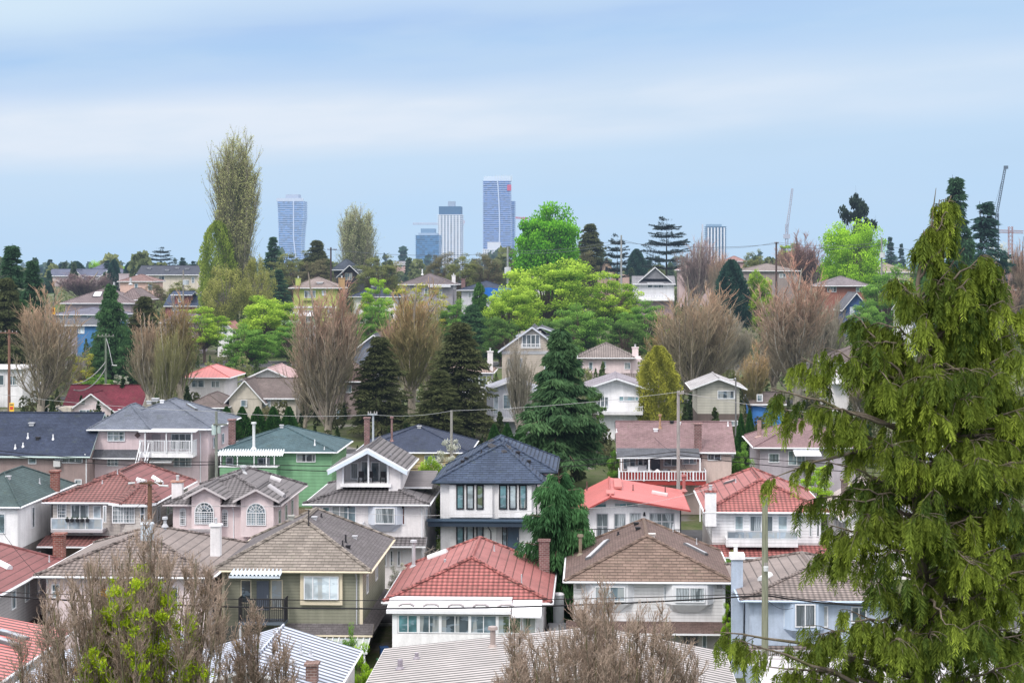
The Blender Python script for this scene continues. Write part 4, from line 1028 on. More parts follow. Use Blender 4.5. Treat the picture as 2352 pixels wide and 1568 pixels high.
# --- beige roof white house behind the big conifer
h = House('grey white house with beige metal roof and brown chimney, behind the big conifer', 1945, 2120, 1185, 143, 12)
h.wall(WSTUC); h.gable(mat('seam', (.38, .31, .30)), 1.6, 'y', wallm=WSTUC, side=PANEL_TAN); h.chimney(1940, 1150, 1100, 14, .7, m=mat('brick', (.12, .09, .085)), flue=False)
for yy in (1., 3.4, 6.): h.swin('L', yy, yy+.7, h.ze-2.4, h.ze-.6, gl='dark')
h.win(1985, 1205, 2030, 1250, 2, 1, gl='curtain'); h.win(2060, 1205, 2100, 1250, 2, 1)
h = House('pale blue sided house with white eaves, glimpsed through the big conifer', 2170, 2330, 1120, 152, 12)
h.wall(mat('siding', (.35, .47, .55))); h.hip(SHG_MID, h.ze+2.2); h.win(2190, 1140, 2230, 1180, 2, 1); h.win(2270, 1140, 2310, 1180, 2, 1); h.door(2240, 1190, 2258, 1235, WHT)

# ================================================================== row 3
BRW = mat('stucco', (.30, .23, .22))
h = House('brown stucco house with long charcoal roof and green gable end', -140, 201, 1037, 165, 9)
h.wall(BRW); GRS = mat('siding', (.36, .47, .43), .3)
h.gable(SHG_NAVY, 3.1, 'x', ov=.5, ovr=.35, wallm=GRS, trim=mat('plain', (.5, .6, .58)))
for u, v in ((64, 1000), (122, 1003)): h.pipe(u, v+5, v-6, .06, WHITE)
for u, v in ((35, 1025), (53, 1021)): h.pipe(u, v+4, v-5, .06, WHITE)
h.vent(87, 1008, DARK, .3); h.vent(73, 975, GREYW, .4)
h.win(65, 1042, 84, 1065, 1, 1, gl='mid'); h.win(142, 1041, 190, 1063, (.35, .65), 1, gl='curtdark'); h.win(126, 1041, 140, 1056, 1, 1, gl='mid')
X, Z = h.at(133, 1064); h.box('air_conditioner', mat('plain', (.5, .5, .5)), X-.3, X+.3, -.4, -.03, Z-.25, Z+.3)
h.win(172, 1100, 188, 1112, 1, 1, gl='dark'); h.swin('R', 5, 6, 1.2, 2.2, gl='dark'); h.downpipe(h.x1-.1)
# pink balcony house
h = House('pink stucco house with blue grey hip roof, white balcony and outside stairs', 225, 478, 983, 168, 12)
zl = h.at(300, 1037)[1]
h.wall(PINK, x0=h.x0+4.6); h.box('wall', PINK, h.x0, h.x0+4.598, -1.1, 12, -2, h.ze-.02)
ro = h.hip(SHG_GRY, h.at(350, 918, 6)[1], 5.6, 8.4, capr=.06, t=.16, xr=h.at(355, 930)[0], ov=.55)
h.hip(SHG_GRY, h.ze+1.9, 2.6, 4.5, x0=h.x0, x1=h.x0+4.6, y0=-1.1, y1=6.5, ze=h.ze+.01, name='front_roof', capr=.06, t=.16, ov=.52)
h.win(247, 990, 287, 1013, 3, (.65,), y=-1.12, gl='mid')
X, Z = h.at(316, 999, -1.12); MB().prism([(X, -1.16, Z-.28), (X+.28, -1.16, Z), (X, -1.16, Z+.28), (X-.28, -1.16, Z)], (0, .05, 0)).build('diamond_window', mat('plain', (.12, .08, .08)), h.root)
xa, xb = h.at(331, 1)[0], h.at(453, 1)[0]; zf, zt = h.at(400, 1040, -1.8)[1], h.at(400, 1011, -1.8)[1]
h.box('balcony_floor', WHT, xa, xb, -1.85, -.02, zf-.4, zf); h.rail(xa, xb, -1.8, zf+.002, zt, WHITE, .14, .022, 1.7)
zc = h.at(400, 987, -1.9)[1]; h.shed(mat('metal', (.6, .58, .6)), xa, xb+.3, -2.1, -.0, zc-.1, h.ze+.05, t=.1, name='balcony_roof')
for u in (345, 393, 451): X = h.at(u, 1)[0]; MB().box(X-.05, X+.05, -1.95, -1.86, zf, zc-.2).build('post', WHITE, h.root)
h.win(393, 995, 440, 1032, (.4, .7), 1, gl='curtdark'); h.door(349, 998, 368, 1034, mat('paint', (.35, .3, .32)))
h.shed(SHG_MID, h.x0-.8, xa-.3, -2., -1.12, zl-.35, zl+.3, name='skirt_roof')
h.win(246, 1049, 272, 1070, 3, 2, y=-1.12, gl='mid'); h.win(399, 1049, 440, 1072, 3, (.6,), gl='mid')
h.door(358, 1050, 375, 1090, mat('paint', (.45, .38, .38)))
X = h.at(361, 1050, -1.2)[0]; h.shed(mat('plain', (.66, .66, .66)), X-.6, X+1.4, -1.7, -.05, h.at(1, 1047)[1]-.3, h.at(1, 1047)[1]+.05, name='door_canopy')
# stairs
mb = MB(); xs0, xs1 = h.at(332, 1)[0]+.1, h.at(344, 1)[0]+.4; N = 14; rb = MB()
for k in range(N):
    z_ = zf-(k+1)*(zf-.1)/N; y_ = -1.9-(k+1)*.2; mb.box(xs0-.04*k, xs1-.04*k, y_-.2, y_, z_-.05, z_)
for X in (xs0, xs1): rb.tube([(X, -1.9, zf+.05), (X-.04*N, -1.9-.2*N, .15)], .07, 5); rb.tube([(X, -1.9, zf+.95), (X-.04*N, -1.9-.2*N, 1.05)], .05, 5)
o = mb.build('stairs', mat('plain', (.28, .26, .3)), h.root); rb.build('handrail', WHITE, o)
h.skylight(430, 930, 450, 942, .35, GL['pale']); h.vent(343, 925, STEEL, .4); h.vent(372, 923, WHITE, .3); h.vent(357, 919, STEEL, .5); h.downpipe(xb+.3)
for yy in (2., 6.): h.swin('R', yy, yy+1., h.ze-2, h.ze-1, gl='mid')
# green house
GRN = mat('siding', (.20, .40, .23), .3)
h = House('bright green sided house with teal grey hip roof and white awning', 511, 762, 1036, 168, 10)
h.wall(GRN); h.hip(SHG_TEAL, h.at(645, 979, 5)[1], 4.6, 6., capr=.06, t=.14, ov=.5)
xa, xb = h.at(504, 1)[0], h.at(655, 1)[0]; z_ = h.at(580, 1047, -1.4)[1]
mb = MB(); n = 26
for i in range(n):
    p0 = xa+(xb-xa)*i/n; p1 = xa+(xb-xa)*(i+.5)/n; p2 = xa+(xb-xa)*(i+1)/n
    mb.add([(p0, -1.5, z_), (p1, -1.5, z_+.1), (p1, -.02, z_+.52), (p0, -.02, z_+.42)], [(0, 1, 2, 3)]); mb.add([(p1, -1.5, z_+.1), (p2, -1.5, z_), (p2, -.02, z_+.42), (p1, -.02, z_+.52)], [(0, 1, 2, 3)])
mb.build('awning', mat('metal', (.62, .66, .68)), h.root)
za, zb = h.at(580, 1072, -1.4)[1], h.at(580, 1092, -1.4)[1]
h.box('porch_wall', GRN, xa+.3, h.at(641, 1)[0], -1.4, -.02, -2, za-.03); h.box('porch_cap', WHITE, xa+.2, h.at(643, 1)[0], -1.46, -.02, za-.028, za+.06)
for u in (514, 552, 590, 618, 636): X = h.at(u, 1)[0]; MB().box(X-.04, X+.04, -1.42, -1.34, za+.062, z_).build('post', WHITE, h.root)
h.win(519, 1049, 536, 1066, 1, 1, gl='dark'); h.win(592, 1050, 620, 1066, 2, 1, gl='dark', fm=GREYW); h.win(681, 1041, 725, 1061, 2, 1, gl='dark'); h.win(665, 1106, 695, 1122, 1, 1, gl='mid')
h.pipe(583, 1029, 973, .13, mat('metal', (.62, .64, .65)), True); h.pipe(723, 1022, 1009, .05, WHITE); h.pipe(745, 1032, 1025, .03, WHITE); h.vent(647, 980, GREYW, .3)
h.chimney(533, 990, 962, 14, m=BRICK_MV, flue=False)
# cream house navy roof
h = House('cream stucco house with dark navy hip roof and brown chimney', 828, 1068, 1037, 172, 11)
h.wall(mat('stucco', (.55, .44, .24))); h.hip(SHG_NAVY, h.at(945, 976, 6)[1], 5.2, 6.4, capr=.06, t=.14, ov=.5)
h.chimney(843, 1012, 958, 12, .6, m=BRICK_MV, flue=False); h.pipe(900, 1012, 960, .1, mat('brick', (.2, .1, .1)), True); h.vent(963, 982, STEEL, .35)
xa, xb = h.at(895, 1)[0], h.at(945, 1)[0]; h.shed(mat('rib', (.6, .62, .62), .3), xa, xb, -2.4, -.02, h.ze-.6, h.ze-.1, name='awning'); h.rail(xa-2, xb+.2, -2.2, h.ze-2.6, h.ze-1.7, DARK)
h.box('deck', GREYW, xa-2, xb+.2, -2.3, -.02, h.ze-2.9, h.ze-2.62); h.win(975, 1045, 1010, 1066, 2, 1, gl='mid')
# mauve roof red deck
h = House('beige house with mauve shingle roof and cluttered red deck', 1424, 1680, 1031, 165, 9.5)
h.wall(mat('stucco', (.58, .46, .42))); h.gable(SHG_MAUVE, h.at(1550, 968, 4.7)[1]-h.ze, 'x', ov=.5, ovr=.35, wallm=mat('stucco', (.58, .46, .42)))
xa, xb = h.at(1426, 1)[0], h.at(1604, 1)[0]
h.shed(SHG_MID, xa-.4, xb, -2.6, -.45, h.at(1500, 1050, -2.6)[1], h.ze+.12, name='deck_roof')
zf, zt = h.at(1500, 1104, -2.8)[1], h.at(1500, 1081, -2.8)[1]
REDW = mat('plain', (.28, .04, .035))
h.box('deck', REDW, xa-.2, xb+.5, -2.8, -.02, zf-.35, zf); h.rail(xa-.2, xb+.5, -2.85, zf, zt, WHITE, .26, .035, 2.6)
MB().box(xa-.1, xb+.4, -2.78, -2.74, zf+.01, zt-.12).build('rail_panel', REDW, h.root)
for X in (xa, (xa+xb)/2-1, (xa+xb)/2+1.5, xb): MB().box(X-.06, X+.06, -2.72, -2.6, -1, h.at(1500, 1050, -2.6)[1]).build('post', WHITE, h.root)
h.win(1431, 1046, 1460, 1078, 2, 1, gl='mid'); h.win(1465, 1046, 1490, 1078, 2, 1, gl='dark'); h.door(1495, 1045, 1516, 1078, mat('paint', (.06, .07, .09))); h.win(1524, 1045, 1560, 1070, 2, 1, gl='dark'); h.win(1566, 1045, 1600, 1066, 2, 1, gl='mid'); h.win(1625, 1035, 1656, 1057, 2, 1, gl='dark')
rg = random.Random(5)
CL = ['white appliance', 'grey plastic tub', 'pale bundle', 'white sack', 'silver drum', 'blue grey crate', 'stack of boards', 'white stool']
for i in range(8):
    X = xa+1.+i*(xb-xa-1.8)/7; q = h.root.matrix_basis @ Vector((X, -1.8+rg.uniform(-.4, .5), zf)); s_ = rg.uniform(.3, .5)
    mb = MB()
    if i in (4, 7): mb.cyl(0, 0, 0, s_*1.9, s_*.6, s_*.55, 12).cyl(0, 0, s_*1.9+.002, s_*2.0, s_*.64, s_*.5, 12)
    elif i == 6: [mb.box(-1, 1, -.3, .3, k*.16, k*.16+.08) for k in range(6)]
    elif i in (2, 3): mb.tube([(0, 0, 0), (0, 0, .25), (0, 0, .6), (0, 0, .85), (0, 0, .95)], [s_*.9, s_*1.1, s_, s_*.5, s_*.2], 9)
    else: mb.box(-s_, s_, -s_*.8, s_*.8, 0, s_*2.4).box(-s_*1.05, s_*1.05, -s_*.85, s_*.85, s_*2.402, s_*2.5)
    o = mb.build('deck_clutter' if i in (2, 3) else ['appliance', 'tub', '', '', 'drum', 'crate', 'board_stack', 'stool'][i], [WHITE, GREYW, mat('plain', (.5, .5, .5)), WHITE, STEEL, mat('plain', (.15, .2, .28)), mat('wood', (.4, .3, .25)), WHITE][i])
    o.name = ['appliance', 'tub', 'bundle', 'sack', 'drum', 'crate', 'board_stack', 'stool'][i]; o.location = q; o.rotation_euler = (0, 0, GR)
    tag(o, CL[i]+' standing on the red deck of the mauve roofed house', ['appliance', 'tub', 'bundle', 'sack', 'drum', 'crate', 'boards', 'stool'][i])
h.chimney(1603, 1028, 971, 17, .6, m=BRICK_MV, flue=False); h.pipe(1516, 982, 955, .09, mat('brick', (.35, .2, .1)), True); h.vent(1506, 989, WHITE, .35); h.vent(1543, 966+5, DARK, .3); h.pipe(1412+4, 992, 984, .05, WHITE); h.pipe(1682-10, 978, 968, .05, WHITE); h.vent(1561, 974, WHITE, .2)
# mauve roof grey wall
h = House('grey stucco house with mauve hip roof beside a dark hedge', 1745, 1965, 1026, 170, 11)
h.wall(mat('stucco', (.42, .38, .42))); h.hip(SHG_MAUVE, h.ze+2., 5.2, 6.4, capr=.06); h.win(1815-5, 1034, 1850, 1068, 2, 1, gl='mid', fm=WHITE); h.win(1765, 1040, 1790, 1062, 1, 1, gl='curtdark'); h.pipe(1740+4, 1002, 965, .2, mat('brick', (.3, .2, .18)))
h.shed(mat('metal', (.6, .62, .66)), h.at(1820, 1)[0], h.at(1880, 1)[0], -2.3, -.03, h.ze-.5, h.ze-.1, name='awning')
h = House('blue grey house with white porch, glimpsed right of the big conifer trunk', 2130, 2270, 1055, 172, 11)
h.wall(mat('siding', (.3, .42, .5))); h.gable(mat('metal', (.5, .52, .56)), 2.2, 'y', wallm=mat('siding', (.3, .42, .5))); h.win(2150, 1065, 2180, 1095, 2, 1, gl='pale'); h.win(2220, 1065, 2250, 1095, 2, 1, gl='pale')

# ================================================================== rows 4 and beyond: smaller, built by one function
def far(label, u0, u1, ve, va, d, wallm, roofm, kind='hip', depth=10, wins=(), trim=None, name='house', gl='mid', yf=None, fm=None, ov=.5, low=None, rot=GR, cat='house'):
    h = House(label, u0, u1, ve, d, depth, rot=rot, name=name, cat=cat)
    h.wall(wallm, *( (low[1], h.at((u0+u1)/2, low[0])[1]) if low else ()))
    hw = (h.x1-h.x0)/2; uc = (u0+u1)/2
    if kind == 'hip':
        y_ = min(hw, depth/2) if yf is None else yf
        h.hip(roofm, h.at(uc, va, y_)[1], y_, depth-min(hw, depth/2-.2), capr=.05, t=.16, trim=trim, ov=ov)
    elif kind == 'gf': h.gable(roofm, h.at(uc, va, -ov)[1]-h.ze, 'y', wallm=wallm, trim=trim, ov=ov, ovr=ov)
    elif kind == 'gs': h.gable(roofm, h.at(uc, va, depth/2)[1]-h.ze, 'x', wallm=wallm, trim=trim, ov=ov, ovr=.3)
    for w_ in wins:
        a, b, c, e = w_[:4]; h.win(a, b, c, e, w_[4] if len(w_) > 4 else 2, 1, gl=w_[5] if len(w_) > 5 else gl, fw=.09, fm=fm)
    return h
BEIG = mat('stucco', (.55, .50, .43)); BEIS = mat('siding', (.50, .44, .38), .3)
h = far('cream gabled house with maroon roof and blue paned window', 168, 255, 935, 903, 225, PINKW, MAROON, 'gf', 11, [(182, 940, 215, 968, 2, 'mid')], ov=.6)
h.gable(MAROON, 2.3, 'x', x0=h.x1-6, x1=h.x1+2.8, y0=2., y1=9.5, name='wing_roof', wallm=BEIG); h.box('wing_wall', BEIG, h.x1-.3, h.x1+2.8, 2.05, 9.4, -2, h.ze-.03)
h.box('gable_vent', mat('plain', (.3, .3, .3)), h.at(191, 1)[0]-.2, h.at(191, 1)[0]+.2, -.06, -.0, h.at(1, 921)[1]-.4, h.at(1, 921)[1]+.3)
h.gable(SHG_MID, .9, 'y', x0=h.x0-3, x1=h.x0-.3, y0=-1.4, y1=3, ze=h.ze-.9, name='porch_roof', ov=.4, wallm=BEIG); h.box('porch', BEIG, h.x0-2.8, h.x0-.02, -1., 3, -2, 1.1); 
for X in (h.x0-2.8, h.x0-.5): MB().box(X, X+.12, -1., -.88, 1.1, h.ze-1.1).build('post', WHITE, h.root)
h = far('white flat fronted building at the left edge behind the brown pole', -60, 52, 845, 838, 235, WHT, mat('metal', (.6, .6, .62)), 'gs', 9, [(-20, 860, 10, 885), (18, 862, 40, 885)])
h.box('shop_band', mat('plain', (.6, .12, .06)), h.x1-3.3, h.x1-.1, -.3, -.03, h.at(1, 948)[1], h.at(1, 938)[1])
far('low house with coral red metal roof behind bare poplars', 432, 515, 866, 840, 240, WSTUC, mat('seam', (.46, .13, .12)), 'hip', 9, [(440, 872, 470, 890), (485, 874, 505, 890)], ov=.9)
far('low grey house with mauve grey roof under bare poplars', 432, 512, 935, 905, 215, mat('stucco', (.38, .34, .35)), SHG_BRN, 'hip', 9, [(442, 938, 482, 956, 3, 'pale'), (490, 940, 506, 958, 1)])
far('white house with low pink gable roof above a brown one', 555, 680, 872, 845, 250, WHT, mat('shingle', (.38, .26, .26)), 'gf', 10, [(590, 872, 640, 885)], ov=1.)
h = far('long beige house with wide brown roof and small gable', 548, 680, 910, 868, 218, BEIG, SHG_BRN, 'gs', 10, [(600, 915, 622, 934, 1, 'pale'), (640, 916, 652, 932, 1, 'dark'), (555, 916, 575, 932, 2)])
h.gable(SHG_BRN, 2.2, 'y', x0=h.x0-1, x1=h.x0+3, y0=-1.2, y1=5, ze=h.ze-.2, name='front_roof', wallm=BEIG); h.box('front_wall', BEIG, h.x0-.9, h.x0+2.9, -1.15, .3, -2, h.ze-.23); h.win(553, 918, 568, 934, 1, 1, y=-1.2)
far('brown house with brown tile roof and white gutters between bare poplars', 730, 835, 875, 828, 222, mat('stucco', (.28, .22, .21)), PANEL_BRN if False else mat('tile', (.17, .11, .10)), 'hip', 10, [(790, 884, 808, 902, 1), (745, 885, 765, 905, 2), (772, 938, 785, 965, 1, 'mid')]).skylight(793, 860, 797, 846, .7, WHITE)
far('grey gabled house with blue grey siding above the dark conifer', 812, 905, 803, 768, 262, mat('siding', (.20, .23, .30)), SHG_MID, 'gf', 10, [(850, 815, 875, 835)])
far('small white house with tile roof half hidden behind dark conifers', 1010, 1125, 855, 822, 245, WHT, mat('tile', (.26, .19, .16)), 'hip', 9, [(1070, 865, 1090, 885), (1100, 862, 1118, 886)]).chimney(1126, 850, 806, 12, m=WSTUC)
h = far('pale grey house with low roof and balcony door left of the tall cedar', 1118, 1215, 893, 876, 208, mat('stucco', (.52, .53, .58)), mat('shingle', (.30, .31, .36)), 'gf', 10, [(1133, 905, 1146, 952, 1, 'pale'), (1155, 905, 1190, 940, 2), (1136, 958, 1170, 976)], ov=.8)
h.rail(h.x0, h.x1, -1., h.at(1, 960)[1], h.at(1, 938)[1], WHITE, .2); h.box('balcony_floor', WSTUC, h.x0, h.x1, -1.1, -.03, h.at(1, 966)[1], h.at(1, 961)[1])
h = far('white house with grey low gable roof and long blue window', 1352, 1480, 888, 868, 205, WHT, mat('shingle', (.24, .22, .25)), 'gf', 11, [(1421, 909, 1468, 921, (.25, .8), 'teal'), (1370, 910, 1398, 940, 3, 'curtain'), (1410, 966, 1430, 985, 1, 'dark')], ov=.9)
h.box('balcony', SDW, h.x0+.3, h.x1-.2, -1.4, -.03, h.at(1, 944)[1]-.3, h.at(1, 944)[1]); h.rail(h.x0+.3, h.x1-.2, -1.35, h.at(1, 944)[1], h.at(1, 931)[1], WHITE, .2)
X, Z = h.at(1380, 905); MB().cyl(X, -.15, Z-.3, Z+.1, .12, .07, 8).build('wall_lamp', DARK, h.root)
h = far('beige sided house with low grey roof and dark window left of a thin pole', 1602, 1698, 885, 868, 208, mat('siding', (.50, .48, .42), .3), mat('shingle', (.35, .34, .35)), 'gf', 10, [(1648, 896, 1688, 916, 1, 'dark'), (1645, 965, 1695, 978, 1, 'mid')], ov=.8, low=(950, mat('stucco', (.14, .11, .10))))
far('blue painted house with orange brown upper wall beside bare poplars', 1728, 1800, 925, 900, 215, mat('stucco', (.06, .20, .52)), SHG_BRN, 'gs', 9, [(1738, 905, 1752, 922, 1)], low=None)
h = far('pale house with brown roof and white balcony behind the big conifer', 1900, 2040, 832, 795, 230, WSTUC, SHG_BRN, 'hip', 10, [(1925, 838, 1975, 858, 3, 'dark')])
h.rail(h.x0+.5, h.x1-1, -1.3, h.at(1, 870)[1], h.at(1, 854)[1], WHITE, .2); h.box('balcony_floor', WHT, h.x0+.4, h.x1-1, -1.35, -.03, h.at(1, 880)[1], h.at(1, 871)[1])
# tall beige house with dormer gable
h = House('tall narrow beige sided house with steep front gable and balcony doors', 1153, 1292, 800, 252, 11)
h.wall(BEIS); zp = h.at(1222, 750, -.6)[1]; LB = mat('plain', (.55, .58, .66))
h.gable(SHG_MID, zp-h.ze, 'y', ov=.5, ovr=.6, wallm=BEIS, trim=LB, t=.25)
h.gable(SHG_MID, 1.0, 'y', x0=h.x0+2.4, x1=h.x1-2.2+2, y0=2.6, y1=10, ze=zp-1.1, ov=.6, ovr=.4, trim=LB, name='dormer_roof'); h.box('dormer_wall', mat('siding', (.4, .42, .45), .3), h.x0+2.6, h.x1-.6, 3., 9.5, h.ze, zp-1.2)
h.win(1199, 768, 1240, 798, (.25, .5, .75), 1, gl='curtdark', fw=.1); h.box('window_surround', mat('plain', (.45, .42, .40)), h.at(1196, 1)[0], h.at(1243, 1)[0], -.015, -.001, h.at(1, 800)[1], h.at(1, 760)[1])
h.rail(h.at(1197, 1)[0], h.at(1242, 1)[0], -.5, h.at(1, 800)[1], h.at(1, 789)[1], WHITE, .2)
h.win(1165, 822, 1200, 852, (.3, .7), 1, gl='curtdark', fw=.1, fm=GREYW); h.box('belt_course', GREYW, h.x0-.05, h.x1+.05, -.08, -.001, h.at(1, 813)[1], h.at(1, 806)[1])
h.win(1250, 822, 1280, 850, 2, 1, gl='mid')
h = far('cream house with grey brown tile hip roof and tall cream chimney', 1338, 1448, 821, 788, 268, PINKW, mat('tile', (.19, .16, .15)), 'hip', 10, [(1352, 831, 1362, 850, 1), (1384, 829, 1392, 846, 1)], ov=.7)
h.chimney(1459, 822, 797, 14, .8, m=PINKW); h.shed(mat('tile', (.19, .16, .15)), h.x0-.3, h.x1+2, -2.5, -.05, h.at(1, 858)[1]-.6, h.at(1, 858)[1]+.1, name='skirt_roof')
h.box('wing_wall', PINKW, h.x1+.02, h.x1+2.2, .6, 9, -2, h.ze-.2); h.win(1434, 832, 1448, 848, 1, 1, y=0)

# --- far hillside houses
h = far('bright blue house with grey roof left of the dark cedar', 138, 262, 745, 730, 300, mat('stucco', (.07, .20, .42)), SHG_MID, 'gs', 9, [(141+0, 749, 152, 766, 1), (180, 745+4, 194, 766, 1, 'pale')]); h.box('wall_section', mat('stucco', (.3, .27, .3)), h.x0-.1, h.at(178, 1)[0], -.06, -.03, -1, h.ze-.1)
h = far('grey blue house with dark roof stepping above the bright blue one', 122, 275, 722, 705, 325, mat('siding', (.30, .33, .38)), mat('shingle', (.13, .13, .17)), 'hip', 9, [(200, 725, 230, 732, 3), (150, 726, 170, 733)])
h = far('wide house with brown grey tile roof, white skylight and vents', 150, 300, 696, 660, 340, mat('stucco', (.45, .36, .38)), mat('tile', (.16, .125, .13)), 'hip', 12, [(240, 702, 270, 712, 2)], ov=.8); h.skylight(222, 682, 227, 672, 1.6, WHITE); h.pipe(262, 665, 648, .2, STEEL); h.pipe(300, 652, 638, .2, STEEL)
h = far('wide house with brown tile roof and shed porch behind the dark cedar', 278, 398+4-80, 688, 662, 345, mat('stucco', (.40, .30, .28)), mat('tile', (.17, .13, .13)), 'hip', 10, [(285, 700, 300, 715, 1), (305, 700, 315, 715, 1)], ov=.9)
h = far('pink stucco house with brown roof and white framed windows', 276, 352, 646, 630, 400, mat('stucco', (.62, .42, .36)), mat('tile', (.20, .12, .11)), 'hip', 9, [(309, 651, 317, 662, 1), (340, 651, 350, 666, 1, 'dark')]); h.chimney(285, 650, 628, 22, .8, m=mat('stucco', (.42, .36, .38)), flue=False)
h = far('long white timbered house with dark slate roof on the crest', 316, 455, 628, 610, 450, mat('stucco', (.58, .52, .44)), mat('shingle', (.055, .06, .08)), 'gs', 10, [(365, 634, 378, 643, 1, 'dark'), (330, 634, 345, 645), (440, 636, 447, 650, 1)], trim=WHITE, ov=.8)
for u, v in ((343, 617), (385, 621), (408, 616), (430, 618)): h.vent(u, v, GREYW, .8)
h = far('dark blue roofed house with dormer and red brown front', 380, 468, 700, 676, 350, mat('stucco', (.28, .12, .12)), mat('shingle', (.05, .07, .12)), 'gs', 9, [(450, 705, 462, 716, 1), (395, 706, 410, 715)]); h.gable(mat('shingle', (.05, .07, .12)), .5, 'x', x0=h.at(398, 1)[0], x1=h.at(436, 1)[0], y0=.3, y1=4, ze=h.at(1, 675)[1], name='dormer_roof'); h.box('dormer_wall', mat('siding', (.26, .10, .10)), h.at(400, 1)[0], h.at(434, 1)[0], .4, 4, h.ze, h.at(1, 676)[1]); h.win(410, 678, 422, 694, 1, 1, y=.4)
far('low grey roofed house behind the bare orange poplar', 375, 450, 740, 712, 300, mat('stucco', (.35, .3, .33)), mat('shingle', (.14, .12, .16)), 'hip', 9, [(385, 745, 400, 755)])
far('small house with red brown roof among green trees', 500, 535, 755, 740, 300, WHT, mat('shingle', (.30, .15, .13)), 'gf', 8, [(512, 758, 522, 768, 1)])
YG = mat('stucco', (.42, .48, .14))
h = far('lime yellow stucco house with grey brown roof and lit white window frames', 674, 772, 661, 636, 350, YG, mat('shingle', (.22, .18, .17)), 'hip', 9, [(699, 667, 725, 684, 3, 'mid'), (739+0, 667, 749, 679, 1, 'pale'), (685, 712, 728, 722, 4, 'mid'), (752, 710, 768, 728, 2)], ov=.8)
h.chimney(685, 654, 639, 11, .8, m=YG); h.chimney(785, 660, 638, 14, .9, m=mat('stucco', (.40, .26, .13))); h.vent(735, 650, WHITE, 1.); h.box('belt_course', WHITE, h.x0-.1, h.x1+.1, -.15, -.001, h.at(1, 706)[1]-.1, h.at(1, 706)[1]+.25); h.box('window_ledge', YG, h.at(696, 1)[0], h.at(728, 1)[0], -.5, -.002, h.at(1, 690)[1], h.at(1, 686)[1])
h = far('pale green garage with flat white roof below the lime yellow house', 640, 722, 724, 718, 335, mat('stucco', (.38, .52, .36)), mat('metal', (.55, .56, .6)), 'gs', 7, [(708-8, 730, 716, 740, 2, 'dark')], name='garage', cat='garage')
far('low teal grey shed roof behind the leafy green trees', 645, 710, 772, 745, 300, mat('stucco', (.45, .40, .42)), mat('shingle', (.10, .16, .16)), 'gs', 8, [(655, 780, 680, 790)])
h = far('narrow dark sided house with gabled top window on the hill', 786, 822, 625, 608, 410, mat('siding', (.05, .045, .05)), mat('shingle', (.05, .06, .08)), 'gf', 12, [(791+1, 627, 806+3, 643, 3, 'mid')], ov=1.2, fm=mat('plain', (.6, .55, .48))); h.box('belt_course', mat('plain', (.2, .1, .1)), h.x0-.1, h.x1+.1, -.2, -.001, h.at(1, 651)[1], h.at(1, 649)[1])
h.hip(mat('shingle', (.05, .06, .08)), h.at(1, 603)[1]+.8, x0=h.x0-2.5, x1=h.x1-1, y0=4, y1=12, ze=h.ze+.5, name='rear_roof', capr=.04); h.box('rear_wing_wall', mat('siding', (.05, .045, .05)), h.x0-2.4, h.x0+1, 4.1, 12, -1, h.ze+.3)
far('white bungalow with navy hip roof between leafy trees', 812, 908, 681, 656, 360, WHT, SHG_NAVY, 'hip', 9, [(891-20, 685, 884, 700, 2, 'mid'), (830, 685, 850, 698, 2, 'mid')], ov=.8).vent(857, 658, GREYW, .6)
h = far('grey stucco house with wide brown hip roof and shaded porch', 925, 1040, 653, 628, 365, mat('stucco', (.36, .34, .37)), mat('shingle', (.12, .10, .105)), 'hip', 10, [(1008, 662, 1016, 690, 1, 'pale'), (975, 662, 990, 680, 2)], ov=.8); h.chimney(1042, 650, 632, 8, .6, m=WSTUC); h.chimney(1064, 662, 640, 9, .6, m=BRICK_MV, flue=False); h.pipe(970, 630, 618, .12, WHITE); h.box('porch_fascia', WHITE, h.at(985, 1)[0], h.at(1036, 1)[0], -1.5, -.03, h.at(1, 659)[1], h.at(1, 656)[1])
h = far('white house with navy hip roof and bright blue tarp', 1060, 1168, 666, 645, 358, mat('stucco', (.5, .5, .55)), SHG_NAVY, 'hip', 9, [(1075, 672, 1090, 685)], ov=.8)
q = h.root.matrix_basis @ Vector((h.at(1145, 1)[0], -1.6, h.at(1, 690)[1])); mb = MB(); N = 10
V_ = [((i/N-.5)*5.2, .25*math.sin(i*1.7)+.12*math.sin(i*5), z_+.1*math.sin(i)) for z_ in (0, 1.2, 2.4) for i in range(N+1)]
mb.add(V_, [(r_*(N+1)+i, r_*(N+1)+i+1, (r_+1)*(N+1)+i+1, (r_+1)*(N+1)+i) for r_ in (0, 1) for i in range(N)])
o = mb.build('tarp', mat('plain', (.02, .14, .50))); o.location = q; tag(o, 'bright blue tarp hung under the eave of the navy roofed white house', 'tarp')
far('house with grey brown roof peeping behind the large leafy tree', 1186, 1250, 648, 622, 380, WSTUC, mat('shingle', (.24, .20, .19)), 'hip', 9, [(1195, 652, 1205, 662, 1)])
h = far('half timbered house with steep dark gable right of the vivid maple', 1372, 1415, 630, 592, 420, mat('stucco', (.45, .33, .26)), mat('shingle', (.06, .055, .07)), 'gf', 12, [(1376, 628, 1404, 640, 2, 'dark')], trim=DARK)
for u in (1380, 1393): h.box('timber', DARK, h.at(u, 1)[0]-.25, h.at(u, 1)[0]+.25, -.08, -.001, h.at(1, 640)[1], h.at(1, 612)[1])
h.box('wing_wall', mat('stucco', (.5, .36, .32)), h.x1+.02, h.x1+3, 1, 9, -1, h.ze-.1)
